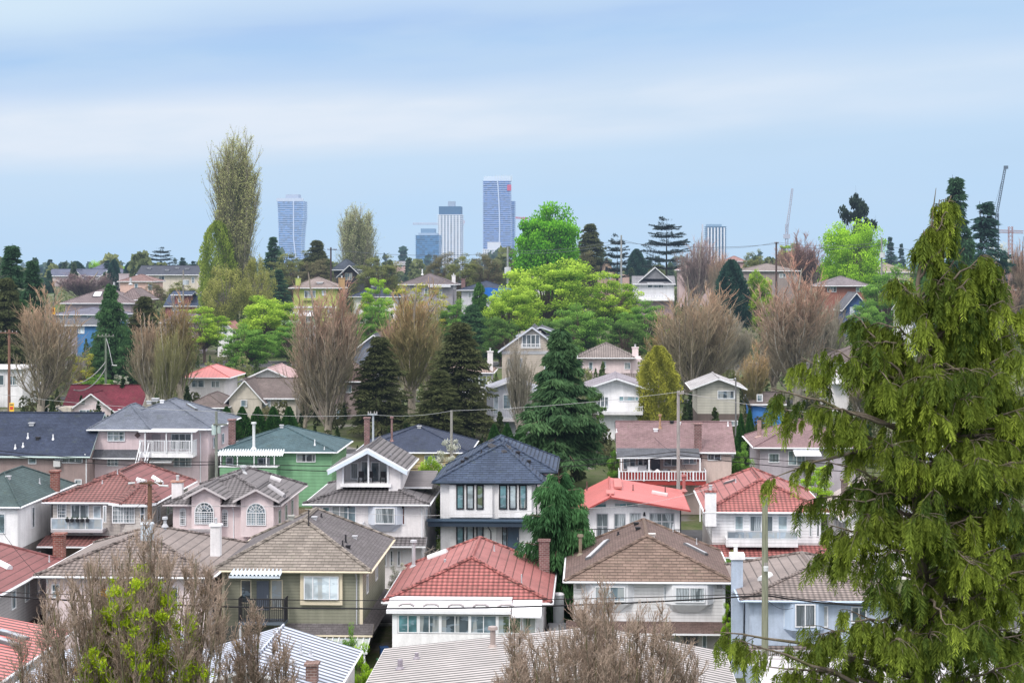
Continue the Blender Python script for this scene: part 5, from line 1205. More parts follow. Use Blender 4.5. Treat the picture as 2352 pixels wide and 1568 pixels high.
h = far('white two level house with grey roof, open gable and long deck', 1456, 1548, 650, 634, 370, mat('siding', (.62, .62, .65), .3), mat('shingle', (.2, .2, .22)), 'gs', 10, [(1476+11, 661-12+0, 1524-0, 661, 3, 'dark')], ov=.7, low=(692, mat('stucco', (.45, .33, .36))))
h.gable(mat('shingle', (.2, .2, .22)), 2.3, 'y', x0=h.at(1474, 1)[0], x1=h.at(1536, 1)[0], y0=.6, y1=6, ze=h.at(1, 640)[1], name='front_roof', wallm=mat('stucco', (.2, .2, .22)), ov=.8)
h.box('deck', WHT, h.x0, h.x1, -2, -.03, h.at(1, 690)[1], h.at(1, 684)[1]); h.rail(h.x0, h.x1, -1.95, h.at(1, 684)[1], h.at(1, 677)[1], WHITE, .5, .04)
far('pale pink house with tile roof behind tangled white branches', 1560, 1640, 620, 600, 400, mat('stucco', (.5, .38, .38)), mat('tile', (.30, .20, .19)), 'hip', 10, [(1575, 630, 1590, 645), (1610, 630, 1625, 645)])
far('small house with brown roof right of the pale branches', 1668, 1710, 600, 588, 440, mat('stucco', (.45, .3, .3)), mat('tile', (.28, .16, .15)), 'hip', 9, [(1680, 606, 1690, 614, 1)])
far('house with low brown hip roof left of the red tipped bare trees', 1700, 1832, 622, 605, 400, mat('stucco', (.3, .25, .24)), mat('shingle', (.2, .17, .16)), 'hip', 10, [(1790, 628, 1805, 638)])
h = far('red brown house with white trimmed low gable behind a blue gabled one', 1888, 1990, 656, 634, 350, mat('stucco', (.28, .12, .09)), mat('shingle', (.17, .15, .16)), 'hip', 10, [(1900, 658, 1921, 671, 3, 'dark'), (1966, 660, 1980, 670, 2)], ov=.9)
h = far('blue gabled cottage with white trim below the red brown house', 1943, 1990, 700, 672, 330, mat('siding', (.06, .12, .30)), mat('shingle', (.13, .13, .15)), 'gf', 10, [(1952, 705, 1962, 724, 1, 'pale'), (1972, 705, 1981, 720, 1, 'mid')], ov=.8)
far('pale roofed house behind the round lime tree on the right', 1985, 2090, 625, 603, 410, mat('stucco', (.4, .36, .3)), mat('shingle', (.26, .22, .18)), 'hip', 9, [(2000, 632, 2012, 640, 1)]).pipe(2022, 615, 603, .2, WHITE)
far('white sided house with dark gable seen through the conifer left side', 2078, 2150, 712, 690, 300, SDB, mat('shingle', (.10, .11, .14)), 'gs', 11, [(2095, 725, 2110, 760, 1, 'mid')])
far('brown roofed house with white skylight at the right edge', 2268, 2400, 665, 628, 330, mat('stucco', (.3, .2, .16)), mat('shingle', (.19, .15, .15)), 'hip', 10, [(2300, 672, 2320, 690)], ov=.7).vent(2313, 648, WHITE, .9)
h = far('long gabled house with two white trimmed front gables at far left', 110, 290, 632, 618, 520, mat('stucco', (.5, .42, .42)), mat('shingle', (.10, .11, .16)), 'gs', 10, [])
for a, b in ((162, 196), (232, 276)):
    h.gable(mat('shingle', (.10, .11, .16)), 2.1, 'y', x0=h.at(a, 1)[0], x1=h.at(b, 1)[0], y0=-2, y1=4, ze=h.at(1, 637)[1], name='front_roof', wallm=mat('stucco', (.6, .55, .5)), ov=.7); h.box('front_wall', mat('stucco', (.55, .48, .45)), h.at(a, 1)[0], h.at(b, 1)[0], -1.95, 0, -2, h.at(1, 637)[1]-.05)
far('large round roofed dark house between conifers at far left', 205, 262, 622, 604, 560, mat('stucco', (.35, .33, .36)), mat('shingle', (.10, .11, .17)), 'hip', 12, [])
far('low brick apartment house in front of the towers', 905, 960, 607, 600, 700, mat('stucco', (.45, .30, .28)), mat('shingle', (.2, .2, .22)), 'gs', 12, [(915, 609, 925, 613), (935, 609, 945, 613)], name='apartment_building', cat='building')
far('plain pale stucco house in the row left of the maroon roof', 60, 150, 945, 925, 240, WSTUC, SHG_MID, 'hip', 9, [(75, 950, 95, 962), (115, 950, 130, 962)])
# ------------------------------------------------------------------ foliage materials
def fol(a, b): return mat('foliage', a, b)
BK_GREY = mat('bark', (.25, .22, .18)); BK_BRN = mat('bark', (.14, .10, .08)); BK_PALE = mat('bark', (.36, .33, .28)); BK_MOSS = mat('bark', (.15, .13, .10), (.15, .16, .06))
BK_DK = mat('bark', (.05, .042, .036)); BK_RED = mat('bark', (.19, .13, .10))
TW_RED = fol((.38, .33, .24), (.68, .42, .33)); TW_BRN = fol((.36, .32, .22), (.62, .43, .31)); TW_ORG = fol((.27, .26, .12), (.64, .43, .25)); TW_GRY = fol((.34, .32, .24), (.54, .47, .39)); TW_OLV = fol((.30, .30, .15), (.46, .43, .20))
L_LIME = fol((.20, .32, .02), (.46, .56, .04)); L_GRN = fol((.07, .19, .035), (.24, .42, .08)); L_YG = fol((.14, .29, .03), (.46, .62, .08)); L_VIV = fol((.10, .32, .02), (.34, .66, .05))
L_OLV = fol((.13, .15, .05), (.26, .28, .10)); L_YEL = fol((.30, .32, .05), (.55, .52, .08)); L_WHT = fol((.35, .38, .25), (.78, .78, .70)); L_OLB = fol((.12, .12, .06), (.22, .20, .11))
N_DK = fol((.03, .07, .04), (.08, .16, .08)); N_CED = fol((.035, .09, .045), (.10, .20, .07)); N_BRN = fol((.055, .07, .035), (.13, .145, .06)); N_BLU = fol((.025, .06, .055), (.055, .12, .085)); N_GRN = fol((.03, .10, .03), (.12, .24, .05))
N_BIG = fol((.045, .085, .025), (.33, .41, .06)); TW_KNOB = fol((.30, .25, .20), (.60, .47, .39)); L_ORG = fol((.42, .24, .05), (.62, .40, .10))

def bare(key, barkm, crownm, leafm=None, **kw): return treemesh('bare%s' % key, gen_bare, kw, barkm, crownm, leafm)
def broad(key, barkm, crownm, **kw): return treemesh('broad%s' % key, gen_broad, kw, barkm, crownm)
def coni(key, barkm, crownm, **kw): return treemesh('con%s' % key, gen_conifer, kw, barkm, crownm)
def flame(key, barkm, crownm, **kw): return treemesh('fl%s' % key, gen_flame, kw, barkm, crownm)

# --- leafless poplars of the middle distance  (H0 = 15, crown about 8 wide)
BP = dict(H=15., n=(46, 15, 7), twig=.0145)
A1 = lambda bm, cm: bare('A', bm, cm, seed=3, spread=.75, env=.5, tw=.24, **BP)
A2 = lambda bm, cm: bare('B', bm, cm, seed=8, spread=.55, env=.55, tw=.2, **BP)
A3 = lambda bm, cm: bare('C', bm, cm, seed=14, spread=.95, env=.5, tw=.28, high=.3, **BP)
PB = 'leafless poplar'
for (u, vt, wp, d, ms, lab) in (
    (92, 668, 165, 224, A1(BK_GREY, TW_BRN), 'broad leafless tree with orange brown twigs behind the brown utility pole at far left'),
    (345, 735, 85, 226, A2(BK_PALE, TW_BRN), 'slender leafless poplar between the dark cedar and an orange tinged one'),
    (418, 690, 100, 235, A2(BK_GREY, TW_ORG), 'orange tinged leafless poplar above the coral red roof'),
    (385, 770, 70, 216, A3(BK_PALE, TW_OLV), 'short pale leafless poplar in front of the coral red roof'),
    (752, 668, 165, 206, A3(BK_GREY, TW_RED), 'wide fan shaped leafless poplar with russet top behind the green house'),
    (700, 770, 90, 214, A1(BK_GREY, TW_RED), 'russet leafless tree at the left foot of the wide fan shaped poplar'),
    (788, 700, 70, 222, A2(BK_GREY, TW_OLV), 'olive tinged leafless poplar touching the right side of the fan shaped one'),
    (945, 668, 135, 224, A2(BK_GREY, TW_ORG), 'tall leafless poplar with pinkish orange top between two dark conifers'),
    (905, 730, 70, 232, A2(BK_GREY, TW_RED), 'narrow reddish leafless poplar beside the grey gabled house'),
    (985, 720, 60, 234, A3(BK_GREY, TW_OLV), 'thin olive leafless poplar left of the large dark pine'),
    (1195, 795, 66, 200, A3(BK_PALE, TW_GRY), 'pale spindly leafless tree in front of the tall beige house'),
    (1592, 672, 190, 232, A3(BK_GREY, TW_BRN), 'big rounded leafless poplar right of the yellow green column tree'),
    (1545, 730, 110, 238, A1(BK_GREY, TW_ORG), 'orange brown leafless poplar on the left flank of the big rounded one'),
    (1640, 700, 90, 244, A1(BK_GREY, TW_GRY), 'grey leafless poplar under the blue green cypress'),
    (1832, 604, 190, 236, A1(BK_PALE, TW_RED), 'tallest pinkish leafless poplar left of the big foreground conifer'),
    (1775, 720, 100, 246, A2(BK_GREY, TW_RED), 'russet leafless poplar on the left flank of the tallest pinkish one'),
    (1895, 700, 100, 250, A3(BK_PALE, TW_GRY), 'grey leafless poplar on the right flank of the tallest pinkish one'),
    (1690, 735, 90, 262, A3(BK_PALE, TW_GRY), 'pale tangled leafless tree at the foot of the blue green cypress'),
    (1730, 800, 80, 218, A1(BK_GREY, TW_ORG), 'small rusty leafless tree above the blue painted house'),
    (1858, 545, 100, 420, A1(BK_DK, fol((.30, .21, .18), (.50, .30, .26))), 'reddish brown leafless tree group left of the round lime green tree'),
    (1800, 575, 60, 430, A2(BK_DK, TW_RED), 'small dark leafless tree beside the reddish brown ones on the skyline'),
    (1600, 560, 90, 385, A3(BK_PALE, fol((.3, .24, .22), (.52, .38, .36))), 'tangled whitish leafless tree in front of the pale pink house'),
    (1648, 590, 50, 380, A3(BK_PALE, TW_RED), 'thin leafless tree right of the tangled whitish one'),
    (2340, 560, 60, 330, A2(BK_DK, TW_RED), 'leafless tree with dark red twigs at the right edge'),
    (2322, 640, 60, 300, A1(BK_GREY, TW_RED), 'reddish leafless shrub tree in front of the roof at the right edge'),
    (190, 640, 130, 420, A3(BK_GREY, fol((.22, .17, .17), (.40, .27, .27))), 'hazy mauve leafless trees below the far left gabled house'),
    (1990, 860, 90, 214, A3(BK_GREY, TW_BRN), 'brown leafless tree behind the foreground conifer left of its trunk'),
    ):
    plant('poplar' if 'poplar' in lab else 'bare_tree', lab, 'tree', ms, u, 0, vt-12, d, wpx=wp*.98)

# --- tall leafing poplars on the hill
TP = bare('tall', BK_PALE, fol((.30, .28, .18), (.46, .42, .26)), fol((.32, .36, .14), (.55, .56, .24)), seed=21, H=15., n=(70, 24, 9), spread=.75, leaf=36000, leafsz=.065, low=.05, high=.62, fan=(.1, .6), tw=.12, env=.5)
plant('poplar', 'very tall slender poplar with sparse olive leaves, highest tree of the scene', 'tree', TP, 545, 0, 318, 350, wpx=100)
TP2 = bare('tall2', BK_GREY, fol((.32, .31, .22), (.50, .48, .32)), fol((.30, .34, .16), (.52, .55, .28)), seed=25, H=15., n=(60, 22, 9), spread=.85, leaf=22000, leafsz=.08, low=.04, high=.45, fan=(.1, .7), tw=.16, env=.5)
plant('poplar', 'grey green teardrop shaped poplar on the skyline between the towers', 'tree', TP2, 818, 0, 478, 430, H0=15., W0=7.6, wpx=82)
F1 = flame('w', BK_GREY, fol((.16, .24, .04), (.36, .44, .09)), seed=4, H=9., Rd=1.6, n=22000, leaf=.13, prof=([0, .3, .6, .8, .93, 1], [.8, 1, .95, .8, .55, .15]))
plant('poplar', 'dense lime green column poplar at the left side of the tallest poplar', 'tree', F1, 500, 0, 508, 347, H0=9., W0=3.4, wpx=84)
B_W = broad('willow', BK_GREY, fol((.20, .22, .06), (.40, .40, .12)), seed=5, H=10., Rd=4., clumps=80, per=170, leaf=.16, droop=1.4, flat=1.2)
plant('willow_tree', 'olive willow right of the tallest poplar above the hillside', 'tree', B_W, 590, 0, 590, 345, W0=8.6, wpx=80)
plant('willow_tree', 'yellowish willow at the foot of the tallest poplar', 'tree', B_W, 520, 0, 612, 338, W0=8.6, wpx=110, rz=2.)
# --- yellow green column tree right of centre
F2 = flame('yg', BK_GREY, fol((.18, .20, .04), (.48, .47, .08)), seed=9, H=9., Rd=1.6, n=20000, leaf=.15, prof=([0, .2, .45, .7, .88, 1], [.55, .9, 1, .85, .55, .15]))
plant('column_tree', 'yellow green column shaped tree behind the mauve roofed house', 'tree', F2, 1512, 0, 795, 205, H0=9., W0=3.4, wpx=100)

# --- broadleaf crowns
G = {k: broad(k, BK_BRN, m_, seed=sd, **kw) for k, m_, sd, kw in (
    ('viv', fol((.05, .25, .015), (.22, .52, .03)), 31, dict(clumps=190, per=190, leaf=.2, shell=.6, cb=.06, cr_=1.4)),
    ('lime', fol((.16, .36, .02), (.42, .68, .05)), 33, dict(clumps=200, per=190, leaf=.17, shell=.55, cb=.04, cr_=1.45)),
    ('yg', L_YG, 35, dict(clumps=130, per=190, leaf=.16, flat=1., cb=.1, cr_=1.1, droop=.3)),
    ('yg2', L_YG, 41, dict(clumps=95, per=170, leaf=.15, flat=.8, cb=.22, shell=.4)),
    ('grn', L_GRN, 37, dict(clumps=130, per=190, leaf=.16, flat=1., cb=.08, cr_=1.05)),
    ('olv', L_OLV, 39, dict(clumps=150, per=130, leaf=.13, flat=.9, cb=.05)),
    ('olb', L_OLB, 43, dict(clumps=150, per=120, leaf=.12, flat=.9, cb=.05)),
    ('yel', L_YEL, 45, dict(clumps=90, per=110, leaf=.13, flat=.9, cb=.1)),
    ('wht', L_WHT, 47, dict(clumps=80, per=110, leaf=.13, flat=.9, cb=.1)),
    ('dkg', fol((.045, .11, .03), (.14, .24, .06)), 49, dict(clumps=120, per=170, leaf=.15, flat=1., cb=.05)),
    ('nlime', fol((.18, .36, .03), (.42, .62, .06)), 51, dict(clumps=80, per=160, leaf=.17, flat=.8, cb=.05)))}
for (k, u, vt, wp, d, lab) in (
    ('viv', 1253, 472, 158, 400, 'large vivid green maple on the skyline right of the tallest tower'),
    ('lime', 1958, 512, 136, 385, 'round bright lime tree on the skyline under the dark pine'),
    ('yg', 1258, 598, 225, 318, 'largest yellow green spreading tree in the middle of the hillside'),
    ('yg', 1175, 660, 130, 300, 'yellow green tree under the blue tarp beside the dark spruce'),
    ('yg2', 1405, 625, 140, 320, 'open crowned yellow green tree with dark trunk left of the white two level house'),
    ('grn', 1330, 700, 130, 290, 'mid green tree above the cream house with tall chimney'),
    ('grn', 1480, 692, 110, 305, 'mid green tree below the white two level house'),
    ('dkg', 1440, 740, 120, 280, 'dark green tree behind the cream chimney'),
    ('dkg', 1150, 730, 100, 285, 'dark green tree left of the tall beige house'),
    ('dkg', 1265, 735, 130, 275, 'dark green tree behind the tall cedar top'),
    ('yg', 612, 682, 150, 300, 'yellow green tree with layered crown right of the tallest poplar foot'),
    ('grn', 570, 745, 110, 280, 'green leafy tree above the long beige house'),
    ('yg2', 470, 705, 110, 290, 'light green tree with visible limbs below the lime column poplar'),
    ('grn', 660, 740, 80, 290, 'small green tree left of the fan shaped leafless poplar'),
    ('nlime', 862, 640, 80, 345, 'small yellow lime tree in front of the white bungalow'),
    ('grn', 860, 690, 90, 300, 'green tree in front of the white bungalow wall'),
    ('yel', 958, 652, 130, 320, 'round yellow tree in front of the wide brown roofed house'),
    ('grn', 1040, 690, 80, 320, 'bright green tree between the yellow tree and dark spruce'),
    ('olv', 680, 578, 120, 405, 'round olive tree left of the lime yellow house roof'),
    ('olb', 722, 596, 100, 400, 'brownish olive tree behind the lime yellow house'),
    ('olv', 872, 588, 120, 402, 'round olive tree right of the narrow dark house'),
    ('olb', 1010, 580, 90, 410, 'olive tree behind the wide brown roofed house, left of three in a row'),
    ('olv', 1060, 584, 100, 405, 'olive tree behind the white house chimney, middle of three in a row'),
    ('olb', 1118, 582, 90, 410, 'olive tree below the white low tower, right of three in a row'),
    ('olv', 1200, 590, 80, 415, 'olive tree at the left foot of the vivid green maple'),
    ('olb', 1335, 578, 80, 405, 'brownish olive tree at the right foot of the vivid green maple'),
    ('olv', 420, 645, 100, 370, 'olive tree in front of the long white timbered house'),
    ('olb', 360, 650, 60, 385, 'small brown olive tree beside the pink stucco house'),
    ('lime', 222, 600, 40, 620, 'distant pale lime tree beside a dark cypress at left'),
    ('lime', 292, 612, 40, 620, 'distant pale lime tree left of the long timbered house'),
    ('yel', 190, 812, 80, 245, 'yellow green tree behind the small billboard'),
    ('grn', 225, 860, 70, 240, 'bright green bush below the small billboard pole'),
    ('wht', 284, 862, 50, 238, 'small white blossoming tree left of the thin leafless poplars'),
    ('wht', 1030, 1008, 90, 163, 'white blossoming tree beside the cream navy roofed house'),
    ('yg', 1000, 1050, 90, 152, 'yellow green bush tree left of the modern white house'),
    ('nlime', 830, 1480, 90, 100, 'bright lime green tree between the two ribbed metal roofs at the bottom'),
    ('grn', 800, 1440, 50, 104, 'small green bush under the glass patio cover'),
    ('grn', 1688, 1268, 52, 127, 'green leafy tree between the brown roofed and pale blue houses'),
    ('nlime', 1872, 1068, 120, 156, 'yellow lime shrub behind the red tiled white house'),
    ('grn', 1700, 1020, 50, 166, 'green shrub right of the beige house with the red deck'),
    ('yg', 1745, 622, 60, 330, 'green tree right of the blue green cypress'),
    ('olv', 1735, 575, 60, 420, 'olive green poplar like tree behind the low brown roof'),
    ('grn', 2035, 612, 130, 320, 'leafy green tree left of the big conifer top'),
    ('yel', 2085, 640, 90, 330, 'yellow orange leaved tree behind the big conifer'),
    ('grn', 1990, 690, 90, 300, 'green tree below the blue gabled cottage'),
    ('yg', 1950, 790, 80, 260, 'light green shrub tree behind the left branches of the big conifer'),
    ('wht', 2288, 560, 70, 350, 'white blossoming tree at the right under the blue green conifer'),
    ('olv', 2325, 590, 60, 360, 'pale olive tree right of the white blossoming one'),
    ('dkg', 1360, 900, 60, 196, 'dark shrub tree right of the tall cedar'),
    ('grn', 1412, 1020, 40, 168, 'green bush at the left end of the red deck'),
    ('grn', 1640, 1350, 30, 128, 'low green shrub at the right corner of the brown roofed house'),
    ('nlime', 1668, 1385, 30, 118, 'yellow green shrub in front of the parked car'),
    ('wht', 920, 1290, 60, 131, 'white flowering shrub at the stairs behind the red tile roof'),
    ('yg', 1085, 1060, 60, 168, 'light green bush behind the white blossoming tree'),
    ('dkg', 160, 1290, 40, 136, 'dark green bush below the brown red tiled house'),
    ('yg2', 1820, 560, 60, 500, 'hazy green tree far left of the reddish brown leafless ones'),
    ):
    plant('shrub' if ('shrub' in lab and 'tree' not in lab) or 'bush' in lab and 'tree' not in lab else 'broadleaf_tree', lab, 'shrub' if ('shrub' in lab or 'bush' in lab) and 'tree' not in lab else 'tree', G[k], u, 0, vt, d, W0=8.8, wpx=wp)

# --- conifers
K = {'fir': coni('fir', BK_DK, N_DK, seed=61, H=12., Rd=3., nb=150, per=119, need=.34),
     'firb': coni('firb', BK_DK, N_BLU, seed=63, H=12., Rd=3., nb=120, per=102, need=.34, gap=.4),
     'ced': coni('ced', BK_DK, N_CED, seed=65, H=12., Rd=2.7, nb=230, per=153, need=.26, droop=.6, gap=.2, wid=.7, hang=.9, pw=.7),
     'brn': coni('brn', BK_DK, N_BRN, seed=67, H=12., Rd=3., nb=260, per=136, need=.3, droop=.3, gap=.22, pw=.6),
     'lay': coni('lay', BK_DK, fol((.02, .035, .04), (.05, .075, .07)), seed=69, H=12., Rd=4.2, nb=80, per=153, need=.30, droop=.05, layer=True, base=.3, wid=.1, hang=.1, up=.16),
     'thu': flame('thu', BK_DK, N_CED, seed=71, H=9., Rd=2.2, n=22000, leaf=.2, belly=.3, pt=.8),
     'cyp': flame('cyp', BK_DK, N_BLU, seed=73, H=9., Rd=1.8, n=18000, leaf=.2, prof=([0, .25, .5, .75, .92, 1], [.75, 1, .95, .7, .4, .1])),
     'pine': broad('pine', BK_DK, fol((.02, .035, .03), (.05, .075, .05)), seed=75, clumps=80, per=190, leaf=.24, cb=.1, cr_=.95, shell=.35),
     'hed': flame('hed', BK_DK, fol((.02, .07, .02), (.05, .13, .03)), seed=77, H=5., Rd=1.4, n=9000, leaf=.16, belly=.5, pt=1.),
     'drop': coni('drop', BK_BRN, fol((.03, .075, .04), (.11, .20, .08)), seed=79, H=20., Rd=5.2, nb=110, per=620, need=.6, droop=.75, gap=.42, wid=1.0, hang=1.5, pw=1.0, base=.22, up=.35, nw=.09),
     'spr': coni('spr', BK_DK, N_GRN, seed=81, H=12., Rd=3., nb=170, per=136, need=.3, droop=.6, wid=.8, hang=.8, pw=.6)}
for (k, u, vt, wp, d, lab) in (
    ('fir', 28, 566, 130, 262, 'tall dark conifer at the left edge with ragged top'),
    ('fir', 75, 600, 110, 258, 'dark conifer second from the left edge'),
    ('brn', 15, 640, 110, 245, 'dense dark conifer low at the left edge'),
    ('thu', 52, 690, 120, 250, 'broad dark evergreen behind the brown utility pole'),
    ('ced', 254, 655, 104, 250, 'dark green pyramid cedar behind the crossarm utility pole'),
    ('ced', 222, 800, 60, 246, 'smaller cedar merging with the left of the pyramid cedar'),
    ('brn', 332, 682, 100, 262, 'dark olive conifer right of the pyramid cedar'),
    ('ced', 300, 760, 90, 248, 'low cedar between the pyramid cedar and the pale poplars'),
    ('cyp', 262, 596, 32, 470, 'narrow dark cypress on the left skyline'),
    ('firb', 246, 598, 40, 560, 'hazy blue fir left of the narrow cypress'),
    ('cyp', 300, 600, 36, 520, 'blue green cypress left of the long timbered house'),
    ('lay', 370, 568, 66, 520, 'open branched fir above the long timbered house roof'),
    ('firb', 420, 592, 40, 560, 'hazy fir right of the open branched one above the slate roof'),
    ('firb', 445, 600, 40, 540, 'small hazy fir at the right end of the slate roof'),
    ('firb', 115, 596, 40, 600, 'small blue fir left of the far gabled house'),
    ('firb', 140, 606, 40, 640, 'smaller blue fir second left of the far gabled house'),
    ('cyp', 175, 600, 50, 560, 'hazy blue evergreen between the two white gables'),
    ('fir', 628, 545, 70, 420, 'dark blue fir between the tallest poplar and the left tower'),
    ('brn', 728, 553, 84, 405, 'dark rounded pine right of the left tower foot'),
    ('fir', 640, 620, 60, 385, 'dark fir below the left tower behind olive trees'),
    ('brn', 872, 775, 130, 208, 'dark olive conifer left of the pinkish orange poplar'),
    ('brn', 1056, 742, 150, 204, 'large dark olive pine left of the tall beige house'),
    ('brn', 1010, 850, 120, 200, 'lower dark conifer joining the large olive pine'),
    ('spr', 1102, 650, 70, 305, 'grey green spruce in front of the blue tarp house'),
    ('ced', 1085, 700, 100, 298, 'dark drooping evergreen under the grey green spruce'),
    ('drop', 1288, 758, 205, 176, 'tall drooping dark green cedar in the centre, right of the tall beige house'),
    ('brn', 1356, 515, 84, 425, 'dark wind swept pine right of the vivid green maple'),
    ('lay', 1418, 538, 64, 410, 'pale green open deodar right of the wind swept pine'),
    ('lay', 1531, 500, 112, 425, 'flat layered cedar standing alone on the skyline'),
    ('cyp', 1462, 572, 50, 480, 'hazy blue green evergreen left of the flat layered cedar'),
    ('firb', 1490, 590, 40, 520, 'small hazy fir at the foot of the flat layered cedar'),
    ('cyp', 1680, 597, 84, 330, 'blue green broad cypress left of the tallest pinkish poplar'),
    ('firb', 1665+60, 598, 30, 700, 'tiny blue fir right of the striped tower'),
    ('firb', 1790, 585, 50, 640, 'hazy blue fir behind the dark utility pole on the skyline'),
    ('pine', 1972, 448, 84, 415, 'dark twin topped pine above the round lime tree'),
    ('firb', 2045, 545, 40, 560, 'hazy fir right of the round lime tree'),
    ('firb', 2070, 560, 30, 640, 'small hazy fir in the gap left of the big conifer'),
    ('fir', 2195, 410, 135, 300, 'dark fir with bare tip behind the big conifer top'),
    ('firb', 2262, 467, 150, 330, 'broad blue green conifer under the leaning crane'),
    ('spr', 2215, 540, 100, 300, 'green conifer between the dark fir and the broad blue green one'),
    ('spr', 2130, 540, 90, 310, 'green conifer behind the bare top of the big conifer'),
    ('fir', 2305, 590, 60, 340, 'small dark conifer right of the broad blue green one'),
    ('brn', 2140, 900, 150, 190, 'dark evergreen behind the trunk of the big conifer'),
    ('brn', 2270, 850, 150, 188, 'dark evergreen behind the right half of the big conifer'),
    ('thu', 1140, 990, 60, 186, 'dark evergreen clump behind the modern house roof'),
    ):
    nm = 'cedar' if 'cedar' in lab else 'fir_tree' if 'fir' in lab.split() else 'pine_tree' if 'pine' in lab else 'cypress' if 'cypress' in lab else 'conifer'
    H0 = {'thu': 9., 'cyp': 9., 'pine': 10., 'drop': 20.}.get(k, 12.); W0 = {'thu': 4.6, 'cyp': 3.8, 'pine': 8.2, 'drop': 11., 'lay': 8., 'ced': 5.4}.get(k, 6.)
    plant(nm, lab, 'tree', K[k], u, 0, vt, d, H0=H0, W0=W0, wpx=wp)
plant('cedar', 'bushy green cedar in front of the modern white house door', 'tree', coni('near', BK_BRN, fol((.03, .085, .04), (.10, .23, .085)), seed=83, H=8., Rd=2.6, nb=150, per=520, need=.3, droop=.6, gap=.5, wid=.7, hang=1.2, pw=.3, base=.05, up=.6, nw=.1), 1285, 0, 1096, 131, H0=8., W0=5.2, wpx=172, z=3.2)
# dark hedges
i = 0
HG = ['hedge column behind the green house, leftmost', 'hedge column behind the green house, second from left', 'hedge column behind the green house, third from left', 'hedge column behind the green house, fourth from left', 'hedge column behind the green house, rightmost']
for j, u in enumerate((520, 556, 592, 628, 664)): plant('hedge', 'tall dark green '+HG[j], 'hedge', K['hed'], u, 0, 934, 192, H0=5., W0=2.9, wpx=52, group='hedge columns behind the green house')
for j, (u, vt) in enumerate(((1702, 950), (1722, 940), (1745, 962))): plant('hedge', 'dark clipped conifer column right of the mauve roof, '+['left', 'middle', 'right'][j]+' of three', 'hedge', K['hed'], u, 0, vt, 182, H0=5., W0=2.9, wpx=30, group='conifer columns beside the mauve roof')
for j, (u, vt) in enumerate(((1135, 974), (1165, 972), (1195, 976))): plant('hedge', 'dark hedge clump behind the modern house, '+['left', 'middle', 'right'][j]+' of three', 'hedge', K['hed'], u, 0, vt, 186, H0=5., W0=2.9, wpx=40, group='hedge behind the modern house')
for j, (u, vt) in enumerate(((333, 936), (350, 934), (365, 938))): plant('hedge', 'clipped cone shrub beside the cream gabled house, '+['left', 'middle', 'right'][j]+' of three', 'hedge', K['hed'], u, 0, vt, 214, H0=5., W0=2.9, wpx=17, group='cone shrubs beside the cream house')
